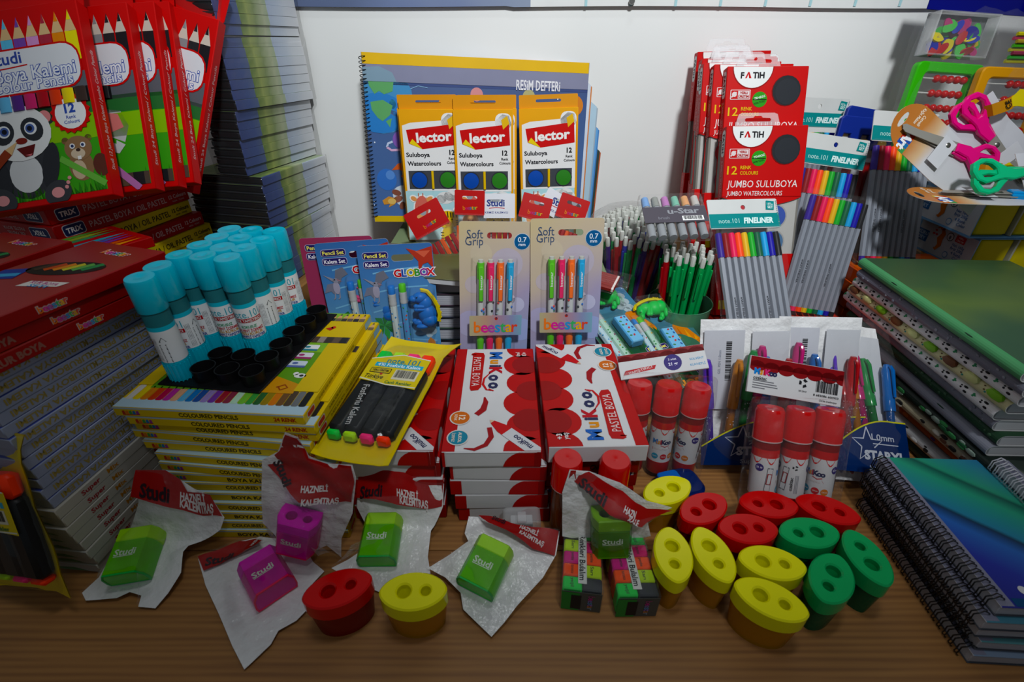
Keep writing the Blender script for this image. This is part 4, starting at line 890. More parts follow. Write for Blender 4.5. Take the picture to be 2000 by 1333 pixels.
# ------------------------------------------------------------------ red jumbo watercolour boxes
def fatih_box(M, label, tag_js=False, art=True):
    w, h, d = .1003, .236, .0135; RD = '#b40f16'
    r = thing('jumbo_watercolour_box', label, 'watercolour box', M, 'red jumbo watercolour boxes')
    mb = MB(); t0 = .150
    mb.box(-w / 2, -d, t0, w / 2, 0, h, RD, .0007); mb.box(-w / 2, -d, 0, w / 2, 0, .080, RD, .0007)
    mb.box(-w / 2 + .0005, -.0012, .072, w / 2 - .0005, 0, t0 + .01, RD, .0002)
    F_ = lambda: FRONT(mb, -w / 2, -d, 0)
    F_(); mb.clip = (.0006, 0, w - .0006, h - .0006)
    mb.poly([(.0005, t0 + .002)] + [(w * i / 14, t0 - .009 * sin(pi * i / 14) ** .8 * (1.2 if i > 5 else .9) + .001) for i in range(15)] + [(w - .0005, t0 + .002)], RD, 0)
    mb.text('JUMBO SULUBOYA', w * .5, .030, .008, '#d8c8c8', 2, w=.07); mb.rect(.006, .008, .03, .02, '#c8b018', 2)
    cx = w * .315
    mb.poly([(cx + .0255 * cos(a), h - .0008 + .0255 * sin(a)) for a in [-pi * i / 20 for i in range(21)]], '#8a0c12', 2); mb.poly([(cx + .0243 * cos(a), h - .0008 + .0243 * sin(a)) for a in [-pi * i / 20 for i in range(21)]], '#dcdedd', 3)
    mb.text('F', cx - .0128, h - .0105, .0068, '#18181c', 4, bold=.04); mb.text('TiH', cx + .0072, h - .0105, .0068, '#18181c', 4, bold=.04, w=.0145); mb.poly([(cx - .0095, h - .014), (cx - .0075, h - .014), (cx - .0055, h - .0092), (cx - .0045, h - .014), (cx - .0015, h - .014), (cx - .0045, h - .0068), (cx - .0062, h - .0068)], '#b01820', 4)
    ox, oy, orr = w * .745, h - .0285, .0180
    mb.circ(ox, oy, orr, '#6a0a10', 2); mb.circ(ox + .0004, oy + .0002, orr - .0007, '#23262a', 3); mb.circ(ox + .0012, oy - .001, orr - .0030, '#282b30', 4)
    mb.rrc(w * .055, h - .0385, w * .305, h - .0270, .001, '#d4c0c0', 2); mb.rrc(w * .065, h - .0378, w * .295, h - .0277, .0008, RD, 3); mb.rect(w * .15, h - .0372, w * .29, h - .0283, '#d4c8c8', 4)
    mb.text('YERLi', w * .22, h - .0308, .0027, '#a01018', 5, bold=.04); mb.text('ÜRETiM', w * .22, h - .0350, .0027, '#a01018', 5, bold=.04)
    mb.circ(w * .105, h - .0325, .003, '#d4c8c8', 4); mb.stroke([(w * .07, h - .036), (w * .10, h - .033), (w * .13, h - .030)], .0016, '#d4c8c8', 5)
    gx, gy = w * .425, h - .0385; mb.circ(gx, gy, .0092, '#2f8a22', 2); mb.rect(gx - .0085, gy - .0006, gx + .0085, gy + .0004, '#12200f', 3); mb.text('ZEHiRSiZ', gx, gy + .0026, .0026, '#e0e8e0', 3, w=.0140, rot=14); mb.text('NON-TOXIC', gx, gy - .0034, .0024, '#10180e', 3, w=.0140, rot=14)
    mb.text('12', w * .105, h - .0525, .0100, '#d0b018', 2, w=.0125, bold=.01); mb.text('RENK', w * .205, h - .0492, .0042, '#d0b018', 2, 'l', w=.0135); mb.text('COLOURS', w * .205, h - .0558, .0042, '#d0b018', 2, 'l', w=.0225)
    mb.text('JUMBO SULUBOYA', w * .055, h - .0690, .0085, '#dcd4d2', 2, 'l', w=.0880, bold=.004, shear=.06); mb.text('JUMBO WATERCOLOURS', w * .055, h - .0805, .0055, '#dcd4d2', 2, 'l', w=.0700, bold=.004, shear=.06)
    if tag_js: mb.rect(w * .795, h - .0835, w * .955, h - .0765, '#c8b418', 2); mb.text('JS-12', w * .875, h - .080, .0042, '#14140c', 3, bold=.03, shear=.15)
    mb.clip = None
    LEFT(mb, -w / 2, 0, 0); mb.rrc(d * .16, h - .036, d * .84, h - .004, .005, '#d2d4d3', 1); mb.text('FATiH', d * .5, h - .020, .0052, '#222228', 2, w=.022, rot=-90, bold=.03); mb.text('JUMBO SULUBOYA', d * .5, h - .066, .0045, '#c88a88', 1, w=.052, rot=-90); mb.text('JUMBO WATERCOLOURS', d * .5, .046, .0036, '#c88a88', 1, w=.06, rot=-90)
    build('sleeve', mb, r)
    mb = MB(); mb.box(-w / 2 + .001, -d + .0025, .074, w / 2 - .001, -.0012, t0 + .006, '#77736c', .0006); FRONT(mb, -w / 2, -d + .0025, 0); mb.rect(.004, .078, w - .004, t0, '#b4b2ae', 1)
    for i, (u, z, c) in enumerate(((.24, .131, '#b8343c'), (.70, .127, '#2c4aa0'), (.26, .097, '#8a3a68'), (.70, .095, '#38648c'))): mb.circ(w * u, z, .0155, '#9c9a98', 2); mb.circ(w * u, z, .0138, c, 3); mb.circ(w * u + .002, z + .002, .0105, c, 4)
    build('paint_tray', mb, r, label='grey tray of large paint discs')
    mb = MB(); mb.box(-w / 2 + .0012, -d + .0003, .076, w / 2 - .0012, -d + .0008, t0 + .003, 'clear', .0001); build('window', mb, r, label='clear window')
    mb = MB(); hw, hh = .052, .0165; out = [(-hw / 2 - .003, -.004), (hw / 2 + .003, -.004), (hw / 2, hh * .5), (hw / 2 - .002, hh * .9), (hw / 2 - .006, hh), (-hw / 2 + .006, hh), (-hw / 2 + .002, hh * .9), (-hw / 2, hh * .5)]
    hole = [(-.015, hh * .38), (.015, hh * .38), (.0165, hh * .5), (.015, hh * .62), (.006, hh * .65), (.004, hh * .78), (-.004, hh * .78), (-.006, hh * .65), (-.015, hh * .62), (-.0165, hh * .5)]
    mb.T = Mx.Translation((-.009, -d * .4, h)) @ Mx.Rotation(pi / 2 - .05, 4, 'X'); mb.prism([out, hole], 0, .0007, 'haze'); build('hang_tab', mb, r, label='clear plastic hang tab')
    return r
fb = [((.3170, .5760, .0725), -.5, -20.5, -.6, False, 'red jumbo watercolour box in front, standing lowest with its paint window showing'),
      ((.3185, .6180, .1345), -.7, -20.5, -.4, True, 'red jumbo watercolour box just behind the lowest one, with yellow code tag'),
      ((.3080, .6400, .1345), 0, -19, -.4, False, 'red jumbo watercolour box directly behind the one with the code tag'),
      ((.3020, .6620, .1345), 0, -17.5, -1, False, 'red jumbo watercolour box in the middle of the leaning pile'),
      ((.3080, .6960, .1345), 1, -13.5, -1.5, False, 'red jumbo watercolour box with half visible white logo near the back'),
      ((.3130, .7170, .1345), 1, -12, -1.5, False, 'red jumbo watercolour box, second from the wall'),
      ((.3080, .7420, .1400), 1, -9.5, -1, False, 'red jumbo watercolour box at the back, nearest the wall')]
for p, ya, le, ro, js, lb in fb: fatih_box(pose_v(p, ya, le, ro), lb, js)

# ------------------------------------------------------------------ fineliner packs
FC = ['#3a2a86', '#86121f', '#dc1f5c', '#f0560f', '#d4ac0c', '#169e2e', '#0b5a3c', '#3a9cd4', '#231e98', '#17171a']
def fineliner_pack(M, label, flip=False, w=.086, header=True):
    h = .196; r = thing('fineliner_pack', label, 'pen pack', M, 'fineliner packs')
    for i, c in enumerate(FC):
        x = -w / 2 + .006 + i * (w - .012) / 9; p = MB(); z0, z1 = .004, .150
        if i % 3 == 1: pass
        p.tube([(x, -.0042, z0 + .006), (x, -.0042, z1 - .030)], .0037, 6, '#878c96')
        if i in (1, 2, 6): FRONT(p, x - .0036, -.0075, z0); p.text('artAXY FINELINER', .0036, .052, .0024, '#3a3c44', 3, w=.030, rot=-90)
        pn = build('fineliner', p, r)
        p = MB(); p.tube([(x, -.0042, z1 - .030), (x, -.0042, z1 - .003), (x, -.0042, z1)], .0041, 10, c, rad=[.0041, .0039, .0034]); build('cap', p, pn)
        p = MB(); p.tube([(x, -.0042, z0), (x, -.0042, z0 + .006)], .0036, 8, c); build('end_plug', p, pn)
    mb = MB(); sheet(mb, w + .004, .158, 'film', 8, 12, .0012, 1.5, .0035, -.0082); sheet(mb, w + .004, .158, 'film', 6, 10, .001, 4.2, 0, .0008); build('bag', mb, r, label='clear film bag')
    if header:
        mb = MB(); hh = .037; mb.prism([rr(w + .005, hh, .0012, 1, 0, .156 + hh / 2), ell(.0030, .0030, 14, 0, .156 + hh * .72)], 0, .0011, '#c8cac9'); mb.v = [V((v.x, -.003 - v.z - .010 * max(0, (.193 - v.y)) , v.y)) for v in mb.v]
        FRONT(mb, -w / 2 - .0025, -.0048, .156); W = w + .005
        mb.rect(.0003, .001, W - .0003, hh * .50, '#177f80', 1); mb.text('note.101', W * .27, hh * .26, .0058, '#b8dcd8', 2, w=.0265, bold=0); mb.text('FINELiNER', W * .69, hh * .26, .0068, '#d8ecea', 2, w=.0385, bold=.045, shear=.12)
        mb.poly([(W * .82, hh * .62), (W * .935, hh * .60), (W * .955, hh * .90), (W * .84, hh * .93)], '#177f80', 1); mb.text("10'lu", W * .888, hh * .81, .0030, '#d4e8e4', 2, rot=-4); mb.text('SET', W * .888, hh * .70, .0032, '#d4e8e4', 2, rot=-4, bold=.03)
        for i in range(14): mb.rect(W - .0022, .002 + i * .0024, W - .0008, .0032 + i * .0024, '#9a9ca0', 1)
        build('header_card', mb, r)
    return r
fineliner_pack(pose(.2930, .4700, .0725, 9, -40, 1.5), 'fineliner pack standing in front of the red watercolour boxes, header on top')
fineliner_pack(pose(.3900, .5700, .0740, 7, -17, 11), 'fineliner pack with bare top, tilted beside the red boxes', header=False)
fineliner_pack(pose(.3950, .6060, .1000, 5, -18, 8), 'fineliner pack whose shiny header rises behind the tilted pack')
fineliner_pack(pose(.5020, .6100, .1300, 6, -23, 4), 'fineliner pack farthest right, standing on the orange boxes under the scissors')
fineliner_pack(pose(.4180, .7050, .1300, 10, -10, 3), 'fineliner pack at the back, mostly hidden behind the red boxes')

# ------------------------------------------------------------------ push pencils in a bag and in a cup
def push_pencil(M, c, label, grp):
    r = thing('push_pencil', label, 'mechanical pencil', M, grp)
    mb = MB(); mb.lathe([(.0006, 0), (.0008, .004), (.0034, .016), (.0036, .05), (.0036, .122), (.0030, .126)], 8, c + '/g'); mb.box(-.0014, -.0062, .085, .0014, -.0035, .120, c + '/g', .0005); build('barrel', mb, r)
    mb = MB(); mb.lathe([(.0027, .126), (.0029, .128), (.0029, .136), (.0024, .138)], 8, '#c6c8c2'); build('eraser_tip', mb, r, label='white eraser tip')
    return r
protos = {}
PL = {'#8c1420': 'red', '#22308c': 'blue', '#128a48': 'green', '#3c2468': 'violet'}
def put_pencil(M, c, label, grp):
    if c not in protos: protos[c] = push_pencil(M, c, label, grp)
    else: clone(protos[c], M, label, group=grp)
rn = random.Random(11)
C1 = V((.163, .636, .031)); NP = 150
for i in range(NP):
    a = i * 2.39996; rad = .0500 * sqrt((i + .5) / NP); ux, uy = cos(a) * rad, sin(a) * rad
    b = C1 + V((ux * .62, uy * .62, .002 + .026 * (1 - (rad / .0500) ** 2) + rn.uniform(0, .003))); t = C1 + V((ux * 1.2, uy * 1.2, .16)); d = (t - b).normalized()
    M = Mx.Translation(b) @ d.to_track_quat('Z', 'Y').to_matrix().to_4x4() @ Mx.Rotation(rn.uniform(-2, 2) + 0, 4, 'Z')
    c = list(PL)[rn.choice([0, 0, 1, 2, 2, 3])]
    put_pencil(M, c, '%s push pencil with white eraser, in the bagged bunch beside the pads' % PL[c], 'push pencils bunched in the clear bag, %s' % PL[c])
mb = MB(); prof = [(.036, 0), (.040, .03), (.050, .09), (.060, .130), (.0625, .142), (.056, .155), (.040, .166), (.012, .172)]
vs = []; fs = []; N = 26
for l, (q, z) in enumerate(prof):
    for j in range(N): a = 2 * pi * j / N; qq = q * (1 + .05 * noise.noise(V((cos(a) * 3, sin(a) * 3, z * 30)))); vs.append((qq * cos(a), qq * sin(a), z))
for l in range(len(prof) - 1):
    for j in range(N): fs.append((l * N + j, l * N + (j + 1) % N, (l + 1) * N + (j + 1) % N, (l + 1) * N + j))
mb.add(vs, fs, 'film2'); mono('plastic_bag', mb, 'clear crinkled bag around the bunch of white-topped push pencils', 'plastic bag', Mx.Translation(C1))
C2 = V((.2165, .556, .031))
for i in range(26):
    a = i * 2.39996; rad = .030 * sqrt((i + .5) / 26); ux, uy = cos(a) * rad, sin(a) * rad
    b = C2 + V((ux * .75, uy * .75, .003)); d = (C2 + V((ux * 1.15, uy * 1.05, .16)) - b).normalized()
    M = Mx.Translation(b) @ d.to_track_quat('Z', 'Y').to_matrix().to_4x4() @ Mx.Rotation(rn.uniform(-.5, .5), 4, 'Z')
    c = '#8c1420' if (ux < -.019 and uy < .005) else '#128a48'
    put_pencil(M, c, '%s push pencil standing in the green clear cup' % PL[c], 'push pencils in the cup, %s' % PL[c])
mb = MB(); mb.lathe([(.002, 0), (.032, 0), (.0335, .002), (.0395, .070), (.0402, .072), (.0390, .072), (.0325, .004), (.002, .002)], 28, '#7ab89a/t', cap=False)
mono('pen_cup', mb, 'clear green tinted cup holding upright push pencils', 'cup', Mx.Translation(C2))

# ------------------------------------------------------------------ case of grey brush pens lying on the cup
M = span(at(1262, 470, y=.520), at(1372, 466, y=.520), at(1260, 392, y=.575)) @ Mx.Translation((0, 0, -.006))
r = thing('brush_pen_case', 'clear flat case of grey brush pens lying across the pencil cup', 'pen set', M)
W, L, T = .074, .068, .0115
mb = MB(); o = ccw(rr(W, L, .004, 3, W / 2, L / 2)); mb.prism(o, 0, T, 'clear', bev=.0015); build('case', mb, r, label='clear plastic case')
for i, c in enumerate(['#7a9cc8', '#8a8c88', '#b07aac', '#7ab09c', '#d09a70', '#b8b4b0']):
    x = .008 + i * .0116; mb = MB(); mb.tube([(x, .003, T / 2), (x, L - .020, T / 2), (x, L - .019, T / 2)], .0048, 10, '#8f9296', rad=[.0046, .0050, .0042]); bp = build('brush_pen', mb, r)
    mb = MB(); mb.tube([(x, L - .019, T / 2), (x, L - .004, T / 2)], .0046, 10, c, rad=[.0048, .0042]); build('cap', mb, bp)
mb = MB(); mb.box(.001, L * .30, T, W - .001, L * .66, T + .0006, '#4e4a52', .0002); TOPF(mb, .001, L * .30, T + .0006); mb.text('u-Star', W * .62, L * .25, .008, '#8c8e94', 1, w=.036, bold=.03); mb.text('brush', W * .3, L * .10, .004, '#787880', 1); mb.barcode(W * .58, .002, .024, .007, 1); build('label_strip', mb, r, label='grey label strip with barcode')

# ------------------------------------------------------------------ blue topped marker packs
def marker_pack(M, label):
    w, h = .080, .115; r = thing('marker_pack', label, 'pen pack', M, 'blue topped marker packs')
    mb = MB(); mb.prism(rr(w, h, .004, 3, 0, h / 2), 0, .0012, '#b8bac0'); mb.v = [V((v.x, -v.z, v.y)) for v in mb.v]; FRONT(mb, -w / 2, -.0012, 0); mb.rect(.002, .004, w - .002, h * .52, '#8c1418', 1); build('backing_card', mb, r)
    mb = MB(); pts = [(-w / 2, h - .004), (-w / 2 + .004, h)] + [(w / 2 - .004, h), (w / 2, h - .004)] + [(w / 2, h - .042)]
    for i in range(3): x = w / 2 - (i + .5) * w / 3; pts += [(x + .008, h - .040), (x + .005, h - .022), (x - .005, h - .022), (x - .008, h - .040)]
    pts += [(-w / 2, h - .042)]; mb.prism(pts, 0, .006, '#1f2f80', bev=.001); mb.v = [V((v.x, -.0012 - v.z, v.y)) for v in mb.v]; build('holder', mb, r, label='blue plastic holder')
    for i in range(3):
        x = -w / 2 + (i + .5) * w / 3; mb = MB(); mb.tube([(x, -.0055, .01), (x, -.0055, h - .048)], .0055, 10, '#c8ccd0'); mk = build('marker', mb, r)
        mb = MB(); mb.tube([(x, -.0055, h - .050), (x, -.0055, h - .030), (x, -.0055, h - .0275)], .006, 12, '#cda510/g', rad=[.006, .006, .0042]); mb.box(x - .0012, -.0135, h - .05, x + .0012, -.0105, h - .032, '#cda510/g', .0006); build('cap', mb, mk, label='yellow cap')
    return r
marker_pack(pose(.4720, .690, .186, 4, -12, 5), 'blue holder of yellow capped markers, the nearer of two by the wall')
marker_pack(pose(.4800, .712, .194, 6, -10, 9), 'blue holder mostly hidden behind the nearer marker pack')
mb = MB(); mb.box(0, 0, 0, .13, .17, .185, '#8f6a42/m', .0015); mono('cardboard_carton', mb, 'tall brown cardboard carton under the blue marker packs', 'carton', pose(.408, .662, 0) if False else pose(.424, .688, 0))

# ------------------------------------------------------------------ orange box pile
def batu_box(M, label):
    w, d, h = .0455, .064, .0180; mb = MB(); OR = '#a0421c'
    mb.box(0, 0, 0, w, d, h, OR, .0007); FRONT(mb, 0, 0, 0); mb.poly([(.010, .004), (.038, .004), (.040, .0145), (.012, .0145)], '#5c8e88', 1); mb.text('BATU', .025, h * .51, .0058, '#cfdcd6', 2, bold=.04, w=.0205, shear=.1); mb.rect(.001, .001, .007, h - .001, '#8a3214', 1)
    TOPF(mb, 0, 0, h); mb.rect(.004, .008, w - .004, d - .008, '#b4552a', 1); mb.text('BATU', w / 2, d * .5, .006, '#d8b89a', 2)
    LEFT(mb, 0, d, 0); mb.text('BATU', d / 2, h / 2, .006, '#5a4a3c', 1, bold=.04); mb.rect(.004, .002, .02, h - .002, '#8a3214', 1)
    return mono('chalk_box', mb, label, 'small box', M, 'small orange boxes piled under the fineliners')
for i in range(7):
    for j, x0 in enumerate((.4560, .5030, .5500)):
        if j == 2 and i < 4: continue
        batu_box(pose(x0 + rn.uniform(-.001, .001), .5850 + (.004 if j == 0 else .0) + rn.uniform(-.001, .001), .0005 + i * .0184 if True else 0, rn.uniform(-2, 2)), 'small orange box, %s of the %s column of the orange pile' % (ORD[6 - i], ['left', 'middle', 'right'][j]))
mb = MB(); mb.box(0, 0, 0, .046, .066, .0735, '#8f6a42/m', .001); mono('cardboard_carton', mb, 'small brown carton under the right column of orange boxes', 'carton', pose(.550, .585, 0))

# ------------------------------------------------------------------ play dough packs
mb = MB(); mb.box(0, 0, 0, .27, .14, .122, '#8f6a42/m', .0015); mono('cardboard_carton', mb, 'brown cardboard carton carrying the modelling dough packs', 'carton', pose(.604, .598, 0))
def dough_pack(M, label):
    r = thing('modelling_dough_pack', label, 'modelling dough', M, 'modelling dough packs'); w, d, h = .215, .105, .047
    mb = MB(); B = '#6a98c4'
    mb.box(0, 0, 0, w, d, .0015, B, .0003); mb.box(0, 0, h - .0015, w, d, h, B, .0003); mb.box(0, 0, 0, .0015, d, h, {'': B, 'l': '#b4bcc6'}, .0003); mb.box(w - .0015, 0, 0, w, d, h, B, .0003)
    LEFT(mb, 0, d, 0)
    mb.rect(0, 0, .006, h, B, 1); mb.rect(0, h - .0035, d, h, B, 1); mb.rect(0, 0, d, .003, B, 1); mb.rect(.006, .014, .026, .030, '#2c5c94', 2); mb.text('KURU', .016, .0255, .005, '#a8c0d8', 3); mb.text('DRY', .016, .0185, .005, '#a8c0d8', 3)
    P = [(.046, .040), (.050, .034), (.047, .026), (.050, .018), (.046, .011), (.043, .012)]; mb.stroke(P, [.004, .007, .010, .007, .004, .002], '#b06428', 3); mb.circ(.045, .041, .0042, '#b06428', 3, .0035); mb.stroke([(.041, .041), (.037, .039)], .002, '#b06428', 3)
    for q in ((.036, .035), (.034, .030), (.039, .030)): mb.circ(q[0], q[1], .0022, '#a8343c', 3, .0014)
    mb.circ(.062, .034, .0058, '#3a3e44', 3); mb.circ(.062, .034, .0048, '#c4ccd4', 4); mb.circ(.062, .033, .0018, '#5a6a78', 5, .0028)
    mb.rrc(.071, .031, .087, .040, .001, '#a8323a', 3); mb.text('YERLi', .079, .0375, .0024, '#e0d0d0', 4); mb.text('ÜRETiM', .079, .0335, .0024, '#e0d0d0', 4)
    mb.text('Net 160g', .080, .0265, .0038, '#4a6a9c', 3); mb.text('Brüt 200g', .080, .0215, .0038, '#4a6a9c', 3); mb.text('4 Renk', .082, .0158, .0042, '#4a6a9c', 3); mb.text('Color', .086, .0105, .0042, '#4a6a9c', 3); mb.circ(.066, .010, .0045, '#5a86b4', 3); mb.circ(.066, .010, .0035, '#b8c4d0', 4)
    FRONT(mb, 0, 0, 0); mb.rect(0, 0, w, .0016, B, 1)
    build('sleeve', mb, r)
    for i in range(4):
        x = .0035 + i * .052; mb = MB()
        prof = [(.002, .0020), (.0225, .0020), (.0242, .0045), (.0238, .030), (.0225, .036), (.0225, .0365), (.0245, .0370), (.0245, .0440), (.002, .0445)]
        mb.T = Mx.Translation((x + .0255, .0285, 0)); mb.prism(rr(.046, .048, .006, 4), .002, .0445, '#c8b80c', bev=.0025); mb.prism(rr(.0485, .050, .007, 4), .035, .0425, '#d0c010', bev=.001) if False else None
        build('dough_tub', mb, r, label='yellow dough tub')
        if i < 3: mb = MB(); mb.box(x + .0492, .002, .002, x + .0518, .055, .0445, '#a8a89c', .0004); build('divider', mb, r)
    return r
dough_pack(pose(.6060, .6000, .1225), 'modelling dough pack with yellow tubs, the lower of two')
dough_pack(pose(.5890, .6000, .1700), 'modelling dough pack with yellow tubs, the upper one under the blue scissors')

# ------------------------------------------------------------------ abacus and counter sets in plastic bags
def abacus(parent, x0, z0, w, h, col, y):
    mb = MB(); t = .0125
    mb.prism([rr(w, h, .007, 4, x0 + w / 2, z0 + h / 2), rr(w - 2 * t, h - 2 * t, .004, 3, x0 + w / 2, z0 + h / 2)], -.006, .006, col, bev=.0015); mb.v = [V((v.x, y - v.z, v.y)) for v in mb.v]
    a = build('abacus_frame', mb, parent, label='plastic abacus frame')
    for i in range(6):
        z = z0 + t + .008 + i * (h - 2 * t - .014) / 5
        mb = MB(); mb.tube([(x0 + t - .001, y, z), (x0 + w - t + .001, y, z)], .001, 6, '#c0c0bc'); build('rod', mb, a)
        for j in range(5):
            mb = MB(); xx = x0 + w - t - .005 - j * .0092 - (.006 if (j == 4 and i < 2) else 0); mb.ball((xx, y, z), .0048, '#b01018/g', 10, (.95, 1, 1)); build('bead', mb, a)
def abacus_set(M, label, w, h, parts, seed):
    r = thing('counting_set', label, 'counting set', M, 'bagged counting sets')
    for ab in parts: abacus(r, *ab)
    mb = MB(); sheet(mb, w + .004, h, 'film2', 12, 16, .006, seed, .018, -.008); sheet(mb, w + .004, h, 'film', 8, 10, .003, seed + 3, -.002, .006); build('bag', mb, r, label='clear crinkled bag')
    return r
A = abacus_set(pose(.5840, .7000, .112, 0, -8, 3.5), 'bagged counting set with green abacus and tray of coloured counters', .160, .322, [(-.072, .125, .088, .125, '#3aa81c', -.008)], 2)
mb = MB(); tw, th = .078, .048; x0, z0 = -.072, .256
for a, b, c, d_ in ((x0, z0, x0 + tw, z0 + .002), (x0, z0 + th - .002, x0 + tw, z0 + th), (x0, z0, x0 + .002, z0 + th), (x0 + tw - .002, z0, x0 + tw, z0 + th)): mb.box(a, -.020, b, c, 0, d_, 'haze', .0004)
mb.box(x0, -.021, z0, x0 + tw, -.020, z0 + th, 'clear', .0002); mb.box(x0, 0, z0, x0 + tw, .001, z0 + th, '#8a8e90', .0002)
ct = build('counter_tray', mb, A, label='clear tray')
cc = ['#3aa03c', '#223098', '#a01824', '#c8b81c', '#a8386c', '#4ab04a', '#2a2a8a']
for i in range(46):
    mb = MB(); px, pz = x0 + .006 + rn.random() * (tw - .016), z0 + .006 + (rn.random() ** 1.25) * (th - .018); mb.T = Mx.Translation((px, -.004 - rn.random() * .013, pz)) @ Mx.Rotation(rn.uniform(0, 3), 4, 'Y') @ Mx.Rotation(rn.uniform(-.6, .6), 4, 'X') @ Mx.Rotation(pi / 2, 4, 'X')
    o = ell(.0085, .0045, 14) if i % 3 else [(.0085 * cos(t) * (1 + .15 * cos(3 * t)), .0065 * sin(t)) for t in [2 * pi * k / 14 for k in range(14)]]
    mb.prism(o, -.0011, .0011, cc[i % 7]); build('counter', mb, ct)
mb = MB(); mb.box(-.085, -.012, .305, .30, -.0105, .345, '#15186c/g', .0006); FRONT(mb, -.085, -.012, .305); mb.text('ngiper', .058, .0235, .0085, '#c0343c', 2, w=.034, bold=.05, shear=.15); mb.text('ngiper', .058, .0235, .0085, '#d8c8d0', 1, w=.036, bold=.09, shear=.15); build('header_card', mb, A, label='dark blue header card')
B_ = abacus_set(pose(.6740, .6860, .112, 0, -8, 2), 'bagged counting set with yellow abacus and bundle of coloured sticks', .150, .300, [(-.083, .115, .100, .130, '#cf9310', -.010)], 5)
for i, c in enumerate(['#a8a82c', '#3aa03c', '#8c3a50', '#b8b03c', '#4aa82c', '#a8903c', '#b83a5c', '#c0b830']): mb = MB(); mb.tube([(-.055, -.010 - (i % 3) * .003, .252 + i * .0042), (.06, -.010 - (i % 3) * .003, .254 + i * .0042)], .0023, 6, c); build('counting_stick', mb, B_)
mb = MB(); mb.box(-.030, -.022, .284, .075, -.0205, .330, '#15186c/g', .0006); FRONT(mb, -.030, -.022, .284); mb.rrc(.004, .004, .030, .044, .001, '#b8babc', 1); mb.barcode(.008, .006, .018, .036, 2, True, '#c4c6c8'); mb.stroke([(.046, .03), (.042, .018), (.048, .008), (.056, .010)], .0025, '#3a88b8', 1); build('header_flap', mb, B_, label='dark blue flap with barcode sticker')

# ------------------------------------------------------------------ scissors on cards
gradmat('scissor card', (1, 0, 0), [(0, '#a8621c'), (.24, '#b4702a'), (.34, '#c8a880'), (.42, '#c2c3c8'), (1, '#bfc0c6')], 0, .15, .06, 40)
def scissors(parent, T, col, L=.128, spread=9, hk=1.):
    for sgn in (1, -1):
        mb = MB(); mb.T = T @ Mx.Rotation(radians(spread / 2 * sgn), 4, 'Z') @ Mx.Translation((0, 0, .0012 * sgn + .0025))
        mb.prism([(-.060, .002 * sgn), (-.057, .0062 * sgn), (-.010, .0068 * sgn), (.014, .0062 * sgn), (.020, .003 * sgn), (.018, -.004 * sgn), (-.008, -.0035 * sgn), (-.056, -.0005 * sgn)], -.0006, .0006, '#85837d', bev=.0002); bl = build('blade', mb, parent, label='steel blade')
        mb = MB(); mb.T = T @ Mx.Rotation(radians(spread / 2 * sgn), 4, 'Z') @ Mx.Translation((0, 0, .0012 * sgn + .0025))
        q = -sgn
        out = [(.010, .0045), (.010, -.0050), (.026, -.0050 - .001), (.036, -.0030), (.044, -.003), (.058, -.004), (.066, .002), (.068, .012), (.064, .021), (.054, .0245), (.042, .022), (.034, .014), (.026, .007)]
        hole = [(.041, .0035), (.050, .0018), (.058, .0035), (.062, .011), (.058, .0175), (.051, .0190), (.044, .0160), (.040, .010)]
        mb.prism([[(x * hk, -y * sgn * 1.) for x, y in out], [(x * hk, -y * sgn) for x, y in hole]], -.0032, .0032, col + '/g', bev=.0012); build('handle', mb, parent, label='plastic handle')
    mb = MB(); mb.T = T @ Mx.Translation((0, 0, .0035)); mb.lathe([(.003, 0), (.003, .0010), (.0018, .0018)], 14, '#8a8882/c'); build('rivet', mb, parent)
